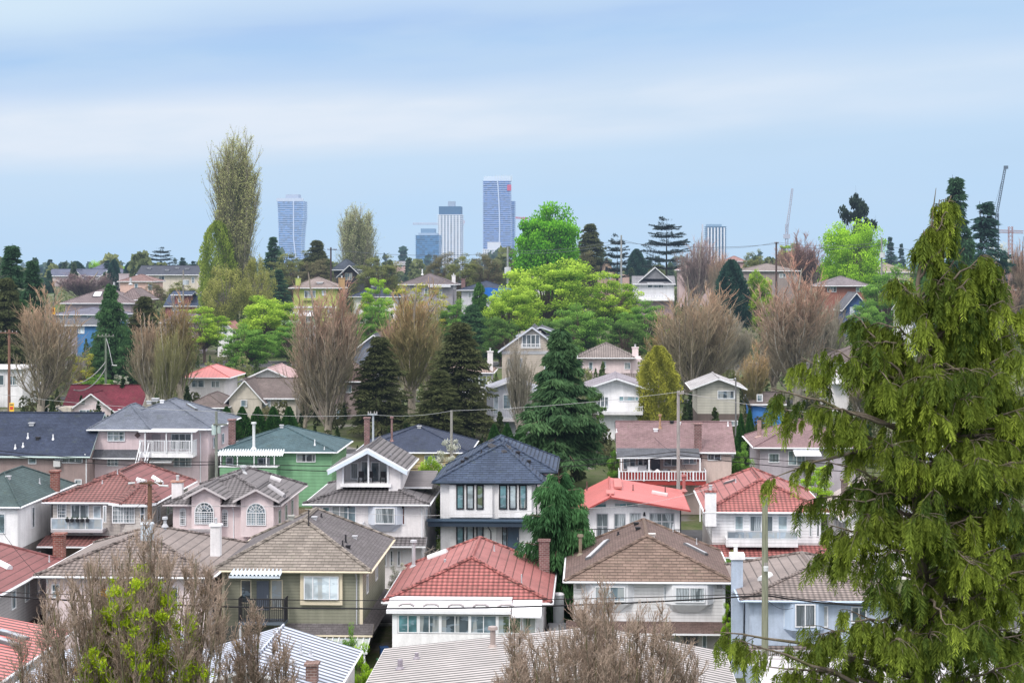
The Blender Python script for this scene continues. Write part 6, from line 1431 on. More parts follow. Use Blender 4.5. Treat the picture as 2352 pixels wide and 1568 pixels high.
# ------------------------------------------------------------------ the big near conifer (weeping cedar, seen from a few tens of metres)
def near_conifer():
    rg = np.random.default_rng(101); D0 = 40.; base = W(2128, 615, D0); gx, gy = base.x, base.y; g = gz(gx, gy)
    root = empty('cedar', (gx, gy, g), 0, 'huge drooping yellow green cedar filling the right foreground', 'tree')
    P = lambda u, v, dd=0.: np.array(W(u, v, D0+dd)-Vector((gx, gy, g)))
    tr = Soup(); cr = Soup()
    # trunk with its bare double tip
    pts = [np.array([0, 0, 0.]), P(2122, 2300), P(2118, 1600), P(2112, 1100), P(2110, 900), P(2122, 760), P(2108, 650), P(2118, 585), P(2138, 530), P(2145, 470), P(2150, 432)]
    rr = [.36, .30, .22, .15, .12, .075, .05, .035, .022, .014, .006]
    def resamp(pts, n):
        pts = np.array(pts); s_ = np.r_[0, np.cumsum(np.linalg.norm(np.diff(pts, axis=0), axis=1))]; t = np.linspace(0, s_[-1], n)
        return np.stack([np.interp(t, s_, pts[:, k]) for k in range(3)], 1), np.interp(t, s_, np.linspace(0, s_[-1], len(s_)))
    T = np.array(pts)[None]; tr.tubes(T, np.array(rr)[None], (0, .5), 9)
    second = np.array([P(2130, 1000), P(2150, 820, .2), P(2165, 640, .3), P(2168, 520, .3), P(2172, 455, .3)])[None]; tr.tubes(second, np.array([[.09, .06, .035, .02, .008]]), (0, .5), 6)
    # limb ends measured on the photograph: (u, v, depth offset) and where they leave the trunk (v)
    limbs = [(1765, 890, -.6, 1010), (1800, 940, .5, 1060), (1840, 820, .3, 950), (1905, 800, -.5, 900), (1880, 930, -1., 1000), (1958, 720, .6, 860), (1990, 780, -.4, 900), (2020, 850, -1.2, 960), (1900, 1060, -.4, 1130),
             (1780, 1095, .2, 1000), (1850, 1150, .6, 1120), (1905, 1205, -.3, 1280), (1960, 1120, -1., 1150), (1880, 1260, .5, 1330), (1990, 1180, -.8, 1180), (2030, 1010, -1.3, 1060),
             (1640, 1450, -.8, 1560), (1700, 1470, -1.5, 1640), (1760, 1530, -.5, 1600), (1830, 1480, .5, 1560), (1890, 1440, -.8, 1500), (1950, 1400, -1.2, 1480), (1960, 1500, .4, 1560), (1860, 1555, -.9, 1640),
             (2122, 528, 0, 600), (2158, 458, .2, 540), (2172, 486, -.1, 570), (2060, 640, .3, 700), (2080, 660, -.5, 720), (2185, 450, .3, 560), (2195, 520, -.2, 640), (2215, 570, .3, 680), (2180, 620, -.6, 700), (2260, 610, .4, 760), (2240, 700, -.5, 800),
             (2270, 665, .2, 800), (2300, 740, .4, 870), (2290, 640, 0, 780), (2330, 800, -.4, 940), (2345, 900, .5, 1010), (2360, 1000, -.5, 1100), (2380, 860, .3, 1000), (2290, 860, -1., 950), (2230, 900, -1.2, 990), (2200, 780, .8, 880),
             (2160, 860, -1.2, 930), (2250, 1050, -1.5, 1120), (2180, 1020, -1.3, 1090), (2330, 1150, -1., 1220), (2400, 1150, .4, 1250), (2290, 1260, -1.6, 1320), (2200, 1200, -1.6, 1260), (2120, 1180, -1.5, 1240), (2060, 1260, -1.2, 1330),
             (2360, 1350, -.7, 1420), (2420, 1400, .5, 1480), (2260, 1420, -1.8, 1480), (2170, 1380, -1.7, 1440), (2080, 1430, -1.5, 1500), (2010, 1330, -1.2, 1400), (2340, 1520, -1.2, 1600), (2250, 1560, -1.8, 1640), (2160, 1540, -1.7, 1620),
             (2050, 1560, -1.6, 1640), (1980, 1590, -1.3, 1700), (2420, 1580, 0, 1680), (2440, 1250, 0, 1350), (2130, 720, -.8, 800), (2150, 1300, 1.2, 1380), (2300, 980, 1.3, 1080), (2040, 940, 1.3, 1030), (2220, 1130, 1.4, 1220), (2030, 1150, 1.3, 1240), (2280, 1400, 1.3, 1480), (2100, 1500, 1.2, 1580), (2125, 800, -1.0, 850), (2100, 900, -1.1, 960), (2150, 940, -1.3, 1000), (2105, 1040, -1.4, 1100), (2145, 1120, -1.5, 1180), (2095, 1330, -1.4, 1390), (2140, 1440, -1.6, 1500), (2380, 1050, -.9, 1120), (2350, 760, .2, 860), (2400, 1300, -1., 1380), (2370, 1450, -1.1, 1520), (2310, 1340, -1.5, 1400), (2330, 1060, -1.2, 1120), (2380, 1220, .8, 1300), (2290, 1160, .9, 1240), (2340, 1440, .9, 1500), (2320, 930, .9, 1000), (2350, 700, -.2, 800), (2262, 585, -.2, 690), (2290, 600, .3, 720), (2305, 690, -.4, 790), (2335, 850, .4, 950), (2370, 930, -.8, 1020), (2225, 640, -.7, 740)]
    def trunk_at(v):
        z = P(0, v)[2]; zs = [p[2] for p in pts]; return np.array([np.interp(z, zs, [p[0] for p in pts]), 0, z])
    LP = []; LW = []
    for (u, v, dd, vs) in limbs:
        a = trunk_at(vs); b = P(u, v, dd); m = (a+b)/2+np.array([0, 0, .10*abs(b[0]-a[0])-.15]); f = np.linspace(0, 1, 9)[:, None]
        q = a*(1-f)**2+2*m*f*(1-f)+b*f**2+rg.normal(0, .04, (9, 3))*np.sin(f*3.14); LP.append(q); LW.append(np.linalg.norm(b-a))
    # filler limbs all round, also away from the viewer
    for k in range(125):
        v = rg.uniform(760, 1900); az = rg.uniform(0, 6.283); L = np.interp(v, [480, 760, 1000, 1500, 1900], [.4, 1.0, 2.1, 3.2, 3.6])*rg.uniform(.6, 1.)
        a = trunk_at(v); b = a+np.array([math.cos(az)*L, math.sin(az)*L*.9, L*rg.uniform(-.2, .45)]); m = (a+b)/2+np.array([0, 0, .1*L]); f = np.linspace(0, 1, 9)[:, None]
        if b[0] < -1.2 and math.sin(az) > -.3: continue
        LP.append(a*(1-f)**2+2*m*f*(1-f)+b*f**2+rg.normal(0, .04, (9, 3))*np.sin(f*3.14)); LW.append(L)
    LP = np.array(LP); LW = np.array(LW); nl = len(LP)
    tr.tubes(LP, taper(nl, 9, .022+.012*LW, .010), (0, .6), 6)
    # branchlets arching out and down
    S, D, ix, t = kids(rg, LP, 17, .25, 1., .5, 1.25); D[:, 2] = np.abs(D[:, 2])*.25; 
    L = rg.uniform(.18, .62, len(S))*np.interp(S[:, 2], [P(0, 1000)[2], P(0, 480)[2]], [1., .38]); B = grow(rg, S, D, L, 6, -.2, .1)
    keep = (np.sin(S[:, 0]*3.7+S[:, 2]*2.3)+np.sin(S[:, 2]*4.1-S[:, 1]*3.)+rg.normal(0, .55, len(S))) > -1.05; S, B, ix, t = S[keep], B[keep], ix[keep], t[keep]
    tr.tubes(B, taper(len(S), 6, .010, .004), (0, .7), 3)
    bt = rg.uniform(0, 1, nl)[ix]
    # upright leader foliage near tips
    # hanging sprays
    allP = np.concatenate([B, B]); M = len(allP)
    per = 9; S2, D2, jx, t2 = kids(rg, B, per, .15, 1., .5, 1.2)
    n = len(S2); d = nrm(D2*np.array([.55, .55, 0])+np.array([0, 0, -1.05])+rg.normal(0, .16, (n, 3)))
    Ls = rg.uniform(.18, .62, n)*np.where(rg.uniform(0, 1, n) < .3, .6, 1.); K_ = 5; SP = grow(rg, S2, d, Ls, K_, -.22, .07)
    cr.tubes(SP, taper(n, K_, .0055, .0025), np.stack([bt[jx]*.2+.1, np.full(n, .25)], 1))
    # leaflets along each spray in its own plane
    side = nrm(np.cross(nrm(SP[:, -1]-SP[:, 0]), rg.normal(0, 1, (n, 3))))
    q = 9; spray_t = np.clip(bt[jx]**1.4*.8+rg.uniform(-.15, .3, n), 0, 1)
    brown = (rg.uniform(0, 1, n) < .13) | (np.sin(SP[:, 0, 0]*5+1)*np.sin(SP[:, 0, 2]*4)*np.cos(SP[:, 0, 1]*3) > .62)
    for k in range(q):
        f = .08+.92*(k+.5)/q*(K_-1)/(K_-1); x = f*(K_-1); i0 = min(int(x), K_-2); w0 = x-i0
        p = SP[:, i0]*(1-w0)+SP[:, i0+1]*w0; tg = nrm(SP[:, i0+1]-SP[:, i0])
        for sg in (-1, 1):
            dr = nrm(tg*.85+side*sg*.62+rg.normal(0, .14, (n, 3))); ln = (Ls*.26*(1.15-f*.6))*rg.uniform(.7, 1.3, n)+.03
            nv = nrm(np.cross(dr, np.cross(tg, side)+rg.normal(0, .3, (n, 3))))
            tn = np.stack([np.clip(spray_t*.55+f*.5*spray_t+rg.uniform(0, .12, n)+.02, 0, 1), np.clip(.28+f*.5+rg.uniform(-.15, .2, n), 0, 1)], 1)
            tn[brown, 1] *= .45; tn[brown, 0] = .5
            cr.blades(p, dr, nv*(.008+ln[:, None]*.045), ln, tn)
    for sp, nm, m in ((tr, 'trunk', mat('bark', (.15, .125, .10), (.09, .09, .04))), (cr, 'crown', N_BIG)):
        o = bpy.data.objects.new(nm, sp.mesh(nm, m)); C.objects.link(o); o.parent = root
near_conifer()

# ------------------------------------------------------------------ near leafless trees at the foot of the picture
def near_bare(label, u, vt, wpx, d, seed, stems, limeleaf=0, orange=0, name='bare_tree', zlow=None, lime_box=None, fan=1.):
    rg = np.random.default_rng(seed); top = W(u, vt, d); g = gz(top.x, top.y); H = top.z-g; Wd = wpx/F*d/2
    root = empty(name, (top.x, top.y, g), 0, label, 'tree')
    tr = Soup(); cr = Soup(); lf = Soup(); og = Soup()
    P0 = grow(rg, np.zeros((1, 3)), np.array([[0, 0, 1.]]), [H*.42], 6, .1, .02); tr.tubes(P0, taper(1, 6, .26, .16), (0, .4), 9)
    # stems rising to an uneven crown line
    az = rg.uniform(0, 6.283, stems); r = Wd*np.sqrt(rg.uniform(.0, 1, stems)); ex = np.stack([r*np.cos(az), r*np.sin(az)*.8], 1)
    hz = H-2.2*(r/Wd)**1.8-rg.uniform(0, 1.1, stems); hz[0] = H; ex[0] = [0, 0]
    S = P0[0, rg.integers(2, 6, stems)]; f = np.linspace(0, 1, 12)[None, :, None]
    E = np.concatenate([ex, hz[:, None]], 1); M_ = S*.5+E*.5; M_[:, :2] = E[:, :2]*.7*fan+S[:, :2]*.1; M_[:, 2] = S[:, 2]*.5+E[:, 2]*.5
    P = S[:, None]*(1-f)**2+2*M_[:, None]*f*(1-f)+E[:, None]*f**2+np.cumsum(rg.normal(0, .028, (stems, 12, 3)), 1)*np.sin(f*2.2)
    tr.tubes(P, taper(stems, 12, .07, .012), (0, .6), 5)
    S, D, ix, t = kids(rg, P, 16, .38, .98, .3, .85); L = (2.1*(1-t)+.45)*rg.uniform(.5, 1.15, len(S)); B0 = grow(rg, S, D, L, 7, .2, .13)
    tn = np.stack([rg.uniform(.0, .5, len(S)), rg.uniform(.3, .9, len(S))], 1); cr.tubes(B0, taper(len(S), 7, .02, .009), tn)
    S, D, ix, t = kids(rg, B0, 9, .15, 1., .35, .9); L = rg.uniform(.18, .75, len(S))*(1.15-t*.5); B = grow(rg, S, D, L, 5, .22, .14)
    tn = np.stack([rg.uniform(.1, .8, len(S)), rg.uniform(.3, 1., len(S))], 1); cr.tubes(B, taper(len(S), 5, .011, .006), tn)
    S, D, ix, t = kids(rg, B, 4, .2, 1., .4, 1.1); L = rg.uniform(.05, .22, len(S)); Q = grow(rg, S, D, L, 4, .22, .2)
    tn = np.stack([rg.uniform(.3, 1, len(S)), rg.uniform(.3, 1, len(S))], 1); cr.tubes(Q, taper(len(S), 4, .0075, .0045), tn)
    # knobbly bud clusters
    pk = rg.integers(0, len(Q), 9000); Cc = Q[pk, rg.integers(1, 4, 9000)]+rg.normal(0, .012, (9000, 3)); d_ = nrm(rg.normal(0, 1, (9000, 3))+np.array([0, 0, .7])); w = nrm(np.cross(d_, rg.normal(0, 1, (9000, 3))))
    cr.blades(Cc, d_, w*.011, rg.uniform(.03, .075, 9000), np.stack([rg.uniform(.5, 1, 9000), rg.uniform(.1, .8, 9000)], 1))
    if limeleaf:
        cand = Q[:, 1]; cx = cand[:, 0]; cz = cand[:, 2]
        sel = np.ones(len(cand), bool)
        if lime_box:
            u_ = HU+(cx+top.x)/(cand[:, 1]+top.y)*F; v_ = HV-(cz+g-CZ)/(cand[:, 1]+top.y)*F
            hw_ = np.interp(v_, [1290, 1400, 1568], [25, 100, 150]); ctr = np.interp(v_, [1290, 1568], [322, 330]); sel = (np.abs(u_-ctr) < hw_) & (v_ > 1288)
        ok = np.nonzero(sel)[0]; cen = ok[rg.integers(0, len(ok), 560)]
        kk = np.repeat(cen, limeleaf); n = len(kk); Cc = Q[kk, 2]+rg.normal(0, .085, (n, 3)); d_ = nrm(rg.normal(0, .6, (n, 3))+np.array([0, 0, .9])); w = nrm(np.cross(d_, rg.normal(0, 1, (n, 3))))
        lf.blades(Cc, d_, w*.024, rg.uniform(.08, .2, n), np.stack([rg.uniform(0, 1, n), rg.uniform(.35, 1, n)], 1))
    if orange:
        cen = rg.integers(0, len(Q), orange); kk = np.repeat(cen, 60); n = len(kk); Cc = Q[kk, 2]+rg.normal(0, .07, (n, 3)); d_ = nrm(rg.normal(0, 1, (n, 3))); w = nrm(np.cross(d_, rg.normal(0, 1, (n, 3))))
        og.blades(Cc, d_, w*.014, rg.uniform(.04, .10, n), np.stack([rg.uniform(0, 1, n), rg.uniform(.3, 1, n)], 1))
    for sp, nm, m in ((tr, 'trunk', BK_MOSS), (cr, 'crown', TW_KNOB), (lf, 'leaves', L_LIME), (og, 'dry_leaves', L_ORG)):
        if sp.V:
            o = bpy.data.objects.new(nm, sp.mesh(nm, m)); C.objects.link(o); o.parent = root
near_bare('leafless knobbly tree with lime green leaf tufts at the lower left', 318, 1212, 450, 60, 201, 76, limeleaf=80, orange=14, lime_box=True)
near_bare('small leafless knobbly tree in the lower left, over the end of the red ribbed roof', 110, 1400, 200, 64, 203, 24, orange=2)
near_bare('leafless knobbly tree in front of the white ribbed roof, right of the lime tufted one', 590, 1395, 190, 63, 205, 26, orange=3)
near_bare('wide leafless knobbly tree at the bottom in front of the white sided house', 1390, 1352, 470, 60, 207, 84, orange=10)
near_bare('smaller leafless knobbly tree left of the wide one at the bottom', 1190, 1440, 130, 62, 209, 20, orange=1)

# ------------------------------------------------------------------ towers on the skyline
def tower(label, u0, u1, vt, d, prof=None, glass=(.10, .22, .36), band=(.62, .66, .74), floors=40, dep=24., top=None, fins=0, bandh=.32, name='tower', balc=None):
    p = W((u0+u1)/2, vt, d); g = gz(p.x, p.y); H = p.z-g; k = d/F; hw = (u1-u0)/2*k
    root = empty(name, (p.x, p.y, g), -.05, label, 'tower')
    f = lambda t: prof(t) if prof else (-1., 1.)
    mb = MB(); n = floors
    zz = [H*i/n for i in range(n+1)]
    for i in range(n):
        a, b = f(i/n); c, e = f((i+1)/n); y0, y1 = 0, dep
        mb.add([(a*hw, y0, zz[i]), (b*hw, y0, zz[i]), (b*hw, y1, zz[i]), (a*hw, y1, zz[i]), (c*hw, y0, zz[i+1]), (e*hw, y0, zz[i+1]), (e*hw, y1, zz[i+1]), (c*hw, y1, zz[i+1])], [(0,1,5,4), (1,2,6,5), (2,3,7,6), (3,0,4,7)])
    a, b = f(1); mb.poly([(a*hw, 0, H), (b*hw, 0, H), (b*hw, dep, H), (a*hw, dep, H)])
    t = NT('tower_glass'); ps = t.pos()
    nz = t.n('ShaderNodeTexWhiteNoise', noise_dimensions='3D'); sn = t.n('ShaderNodeVectorMath', operation='SNAP'); t.l(ps, sn.inputs[0]); sn.inputs[1].default_value = (2.4, 2.4, H/n); t.l(sn.outputs[0], nz.inputs[0])
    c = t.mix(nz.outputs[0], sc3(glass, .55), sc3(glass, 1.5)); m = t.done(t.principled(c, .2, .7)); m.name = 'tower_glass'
    mb.build('glass_body', m, root)
    bb = MB()
    for i in range(1, n+1):
        a, b = f(i/n); o = .9; h = H/n*bandh
        x0, x1 = a*hw-o, b*hw+o
        bb.box(x0, x1, -o, -.02, zz[i]-h, zz[i]); bb.box(x1-o+.02, x1, -.02, dep, zz[i]-h, zz[i]); bb.box(x0, x0+o-.02, -.02, dep, zz[i]-h, zz[i])
    bb.build('floor_bands', mat('plain', band), root)
    if fins:
        fb = MB()
        for i in range(fins):
            X = -hw+2*hw*(i+.5)/fins; w = hw/fins*.42
            fb.box(X-w, X+w, -1.3, -.92, 0, H-1)
        fb.build('vertical_fins', mat('plain', (.66, .68, .72)), root)
    return root, hw, H, k
def waist(t): return (-1.+.10*math.sin(t*3.1)*(t > .2), .92-.20*math.sin(min(1, t*1.25)*3.0)+.35*max(0, .35-t))
BLW = (.42, .50, .66)
r, hw, H, k = tower('curved white banded glass tower with a narrow waist, left on the skyline', 637, 700, 462, 1900, waist, (.07, .20, .42), (.44, .54, .72), 44)
MB().box(-hw*.45, hw*.5, 4, 20, H, H+7).build('roof_plant', mat('plain', (.4, .45, .55)), r)
MB().box(-hw-.9, hw*.92, -1, -.5, H, H+3).build('parapet', mat('plain', (.5, .55, .65)), r)
mb = MB(); mb.tube([(hw*(.2+.9*max(0, .55-t)**1.2), -1.2, H*t) for t in [i/20 for i in range(21)]], .7, 5); mb.build('curved_edge', mat('plain', (.5, .58, .72)), r)
r, hw, H, k = tower('short blue glass tower left of the white gridded one', 955, 1008, 540, 1700, None, (.05, .18, .36), (.16, .30, .46), 26, bandh=.2)
MB().box(-hw*.6, hw*.6, 3, 20, H, H+6).build('roof_plant', mat('plain', (.15, .25, .38)), r)
MB().box(-hw*.8, hw*.8, 2, 21, H, H+2).build('penthouse', mat('plain', (.30, .38, .48)), r)
r, hw, H, k = tower('white gridded tower with dark glass crown', 1007, 1059, 493, 1800, None, (.10, .17, .27), (.64, .66, .70), 34, fins=7, bandh=.42)
MB().box(-hw+.3, hw-.3, 1, 22, H, H+8).build('glass_crown', mat('plain', (.05, .12, .22)), r); MB().box(-hw*.2, hw*.4, 4, 16, H+8.02, H+13).build('roof_plant', mat('plain', (.3, .36, .45)), r)
def waist2(t): return (-1.-.10*max(0, .25-t)*4, .80+.12*math.sin(t*2.9+.6)-.1*(1-t))
r, hw, H, k = tower('tallest curved glass tower with open crown under construction', 1110, 1178, 415, 2000, waist2, (.05, .14, .36), (.40, .48, .68), 52)
mb = MB(); [mb.box(-hw*.2+i*2.2, -hw*.2+i*2.2+.8, -.8, 0, H, H+6) for i in range(9)]; mb.box(-hw, hw*.85, 6, 20, H, H+5); mb.build('open_crown', mat('plain', (.55, .62, .68)), r)
mb = MB(); mb.tube([(-hw*.05+hw*.16*math.sin(t*3), -1.3, H*t) for t in [i/20 for i in range(21)]], .7, 5); mb.build('curved_edge', mat('plain', (.52, .60, .74)), r)
MB().box(hw*.62, hw*.9, -1.6, -1.2, H*.90, H*.96).build('red_sheeting', mat('plain', (.5, .06, .12)), r)
r, hw, H, k = tower('slimmer blue tower wing attached right of the tallest tower', 1168, 1181, 462, 2030, None, (.12, .24, .46), (.42, .52, .72), 44)
r, hw, H, k = tower('low white apartment tower at the foot of the tallest tower', 1110, 1155, 572, 1600, None, (.12, .20, .30), (.66, .67, .70), 18, fins=8, bandh=.45)
MB().box(-hw*.6, hw*.7, 3, 16, H, H+6).build('penthouse', mat('plain', (.55, .57, .62)), r)
r, hw, H, k = tower('dark glass tower with white vertical stripes right of centre', 1623, 1667, 520, 1600, None, (.06, .15, .24), (.14, .24, .34), 30, fins=6, bandh=.15)
MB().box(-hw*.95, hw*.6, 3, 20, H, H+2).build('roof_plant', mat('plain', (.2, .3, .4)), r)
MB().box(-hw-4, -hw-2.6, 2, 4, 0, H+2).build('hoist_mast', mat('plain', (.5, .52, .58)), r)
# ------------------------------------------------------------------ cranes
def lattice(mb, a, b, w, n, r=.16):
    a, b = Vector(a), Vector(b); t = (b-a).normalized(); ref = Vector((0, 1, 0)) if abs(t.y) < .9 else Vector((1, 0, 0)); p = t.cross(ref).normalized()*w/2; q = t.cross(p).normalized()*w/2
    cs = [p+q, p-q, -p-q, -p+q]
    for c in cs: mb.tube([a+c, b+c], r, 4)
    for i in range(n):
        s, e = a.lerp(b, i/n), a.lerp(b, (i+1)/n)
        for k_ in range(4): mb.tube([s+cs[k_], e+cs[(k_+1) % 4]], r*.7, 3)
def crane(label, u, vbase, jib0, jib1, d, col, vtop=None, wm=2.):
    m = mat('plain', col); p0 = W(u, vbase, d); g = gz(p0.x, p0.y); root = empty('crane', (p0.x, p0.y, g), 0, label, 'crane'); L = lambda q: W(q[0], q[1], d)-Vector((p0.x, p0.y, g))
    mb = MB(); lattice(mb, (0, 0, 0), L((u, vtop or vbase)), wm, 16, .12*d/1000+.03); mb.build('mast', m, root)
    mb = MB(); lattice(mb, L(jib0), L(jib1), wm*.7, 22, .09*d/1000+.03); mb.build('jib', m, root)
    return root, L, m
r, L, m = crane('pale hammerhead crane behind the white gridded tower', 1012, 515, (948, 514), (1066, 514), 1850, (.45, .42, .5), 506)
MB().prism([L((1056, 513))+Vector(q) for q in ((0, 0, 0), (5, 0, 0), (5, 2, 0), (0, 2, 0))], (0, 0, 3)).build('counterweight', m, r)
r, L, m = crane('red crane arm peeping out left of the vivid green maple', 1205, 502, (1184, 500), (1215, 502), 1900, (.5, .10, .14), 498)
r, L, m = crane('luffing crane with steep boom left of the reddish brown leafless trees', 1807, 540, (1806, 540), (1820, 433), 900, (.36, .38, .46), 515, 1.2)
MB().tube([L((1805, 516)), L((1820, 433))], .12, 3).build('cable', m, r); MB().box(-1.5, 1.5, -1, 1, L((1807, 548)).z, L((1807, 538)).z).build('cab', m, r)
r, L, m = crane('dark luffing crane with steep boom at the upper right', 2290, 500, (2288, 500), (2309, 384), 700, (.10, .13, .17), 490, 1.)
MB().tube([L((2283, 480)), L((2309, 384))], .07, 3).build('cable', m, r); MB().prism([L((2306, 388))+Vector(q) for q in ((0, 0, 0), (1.6, 0, 0), (1.6, .5, 0), (0, .5, 0))], (0, 0, 1.2)).build('boom_head', m, r)
r, L, m = crane('rust brown tower crane at the right edge', 2321, 560, (2285, 531), (2350, 533), 800, (.30, .16, .14), 520, 1.6)
# ------------------------------------------------------------------ utility poles
def pole(label, u, vt, vb, d, w=.3, col=(.20, .17, .13), arms=(), trans=None, ins=True, lamp=None, metal=False, vmin=None):
    p = W(u, vt, d); g = gz(p.x, p.y); root = empty('utility_pole', (p.x, p.y, g), 0, label, 'utility pole'); H = p.z-g
    m = mat('wood', col) if not metal else mat('metal', col); MB().cyl(0, 0, -.3, H, w/2, w*.36, 12).build('pole', m, root, False); k = d/F
    for (du0, du1, v) in arms:
        z = H-(v-vt)*k; o = MB().box(du0*k, du1*k, -w/2-.1, -w/2-.005, z-.07, z+.07).build('crossarm', mat('wood', sc3(col, .8)), root)
        if ins:
            for f_ in (.06, .3, .7, .94): MB().cyl((du0+(du1-du0)*f_)*k, -w/2-.05, z+.071, z+.25, .05, .035, 8).build('insulator', mat('plain', (.35, .33, .33)), o)
    if trans:
        for (du, v0, v1, r_, c_) in trans:
            z1, z0 = H-(v0-vt)*k, H-(v1-vt)*k; x = du*k; y = -w/2-r_-.03 if abs(du) < 2 else 0
            o = MB().cyl(x, y, z0, z1, r_, r_, 14).cyl(x, y, z1+.002, z1+.08, r_*1.08, r_*.9, 14).build('transformer', mat('metal', c_), root)
            MB().cyl(x-r_*.4, y, z1+.081, z1+.26, .04, .03, 8).cyl(x+r_*.4, y, z1+.081, z1+.26, .04, .03, 8).build('bushing', mat('plain', (.3, .28, .28)), o)
    for (du, dv) in (lamp or ()):
        q = Vector((du*k, -.6, H-dv*k)); a = MB().tube([(0, 0, H-.35), (q.x*.5, q.y*.5, (H-.35+q.z)/2+.25), tuple(q)], .04, 5).build('lamp_arm', STEEL, root)
        MB().tube([(q.x-.1, q.y, q.z), (q.x+(.55 if du > 0 else -.55), q.y-.1, q.z-.03)], [.05, .08], 7).build('lamp_head', mat('plain', (.5, .52, .52)), a)
    return root
pole('grey green weathered pole in front of the pale blue house', 1757, 1140, 0, 100, .42, (.21, .22, .16), trans=((0, 1300, 1308, .13, (.5, .52, .52)), (2, 1306, 1312, .07, (.5, .5, .5))))
pole('brown pole with two lamp arms above the tan roof', 344, 1104, 0, 126, .4, (.15, .09, .06), arms=((-22, 30, 1108),), lamp=((-26, 2), (28, 8)))
pole('near grey pole topped by a pale transformer, behind the lime tufted bare tree', 343, 1194, 0, 101, .34, (.20, .19, .17), trans=((0, 1199, 1236, .36, (.42, .48, .54)),))
pole('grey pole with small hanging transformer right of the pink house', 497, 944, 0, 158, .3, (.20, .22, .19), trans=((-5, 978, 998, .22, (.4, .5, .48)), (6, 980, 995, .16, (.4, .48, .46))), arms=((-6, 26, 974),), ins=False)
pole('slim white mast pole rising behind the gabled top floor', 857, 950, 0, 152, .22, (.4, .44, .47), arms=((-12, 10, 951),), metal=True)
pole('grey wooden pole left of the modern house roof', 1037, 942, 0, 162, .3, (.26, .25, .23))
pole('tall pale pole in front of the red deck house', 1558, 898, 0, 155, .34, (.30, .29, .28), arms=((-2, 12, 903),))
pole('green grey pole with crossarm in front of the pyramid cedar', 243, 766, 0, 236, .34, (.16, .20, .15), arms=((-19, 20, 772),), lamp=((18, 72),))
pole('brown pole with crossarm near the left edge', 21, 757, 0, 214, .38, (.20, .11, .08), arms=((-20, 21, 764),))
pole('thin dark pole left of the grey green teardrop poplar', 760, 568, 0, 395, .45, (.06, .04, .04), arms=((-8, 14, 573),))
pole('pole with square transformer left of the vivid green maple', 1166, 566, 0, 352, .45, (.26, .28, .28), trans=((0, 615, 630, .6, (.5, .52, .54)),))
pole('grey pole right of the open deodar on the skyline', 1427, 540, 0, 372, .45, (.26, .27, .27))
pole('dark pole left of the striped tower', 1594, 560, 0, 392, .42, (.12, .08, .08))
pole('dark wooden pole right of the striped tower', 1783, 556, 0, 392, .5, (.08, .05, .045), arms=((-5, 5, 558),))
pole('grey pole with square transformer right of the round lime tree', 2025, 545, 0, 372, .42, (.24, .24, .24), trans=((0, 582, 592, .55, (.5, .52, .54)),))
pole('thin pole with box in front of the long timbered house', 421, 620, 0, 340, .35, (.24, .22, .20), trans=((6, 644, 654, .55, (.42, .46, .5)),))
pole('short pole between the bare trees and the beige sided house', 1690, 868, 0, 200, .22, (.14, .14, .14), lamp=((-4, 2),))
pole('thin post carrying a yellow sign among bare trees at left', 124, 695, 0, 300, .22, (.12, .12, .13))
# signs
def sign(label, u0, v0, u1, v1, d, col, text=None, tcol=None, posts=True, band=None):
    a, b = W(u0, v0, d), W(u1, v1, d); cx = (a.x+b.x)/2; root = empty('sign', (cx, d, b.z), 0, label, 'sign'); w, h_ = b.x-a.x, a.z-b.z
    MB().box(-w/2, w/2, -.1, .1, 0, h_).build('panel', mat('plain', col), root)
    if band:
        for (z0, z1, x0, x1, c) in band: MB().box(-w/2+w*x0, -w/2+w*x1, -.13, -.101, h_*z0, h_*z1).build('lettering', mat('plain', c), root)
    if posts: MB().box(-.12, .12, .12, .3, gz(cx, d)-b.z, .3).build('post', mat('plain', (.25, .2, .2)), root)
    return root
sign('yellow sign with dark arrow emblem among bare trees at left', 150/1.2755, 706, 160/1.2755+1, 722, 300, (.75, .38, .02), band=((.35, .65, .25, .75, (.25, .08, .02)), (.5, .8, .55, .8, (.25, .08, .02))))
sign('small white billboard with yellow top behind the maroon roof', 237, 882, 254, 897, 232, (.75, .74, .70), band=((.86, 1., 0, 1, (.8, .55, .05)), (.55, .78, .12, .5, (.6, .3, .1)), (.55, .8, .55, .9, (.65, .2, .15)), (.16, .34, .2, .8, (.05, .05, .08)), (.4, .5, .15, .85, (.4, .35, .3))))
sign('tall narrow yellow and red sign on the brown pole at left', 22, 925, 32, 958, 211, (.8, .5, .06), band=((.55, .75, .15, .85, (.6, .08, .05)), (.25, .4, .1, .7, (.6, .08, .05)), (.85, .92, .1, .9, (.1, .1, .1))))
# ------------------------------------------------------------------ cables
def cable(label, pts, r=.02, sag=.0, col=(.02, .02, .022), name='power_line'):
    P = [W(*p) for p in pts]; out = []
    for a, b in zip(P[:-1], P[1:]):
        for i in range(12):
            t = i/12; q = a.lerp(b, t); q.z -= sag*4*t*(1-t); out.append(q)
    out.append(P[-1]); o0 = P[0]; o = MB().tube([q-o0 for q in out], r, 5).build(name, mat('plain', col)); o.location = o0
    return tag(o, label, 'cable')
cable('thick black cable crossing the whole bottom of the picture, lower one', ((-60, 1364, 101), (1757, 1366, 101), (2450, 1350, 96)), .045, .75)
cable('thinner black cable just above the thick one at the bottom', ((-60, 1356, 101.5), (1757, 1362, 101), (2450, 1392, 96)), .022, .45)
cable('upper dark cable over the pink and green houses', ((-60, 1028, 157), (497, 1060, 158), (1037, 1060, 162), (1558, 1036, 155), (2300, 1075, 150)), .03, .35)
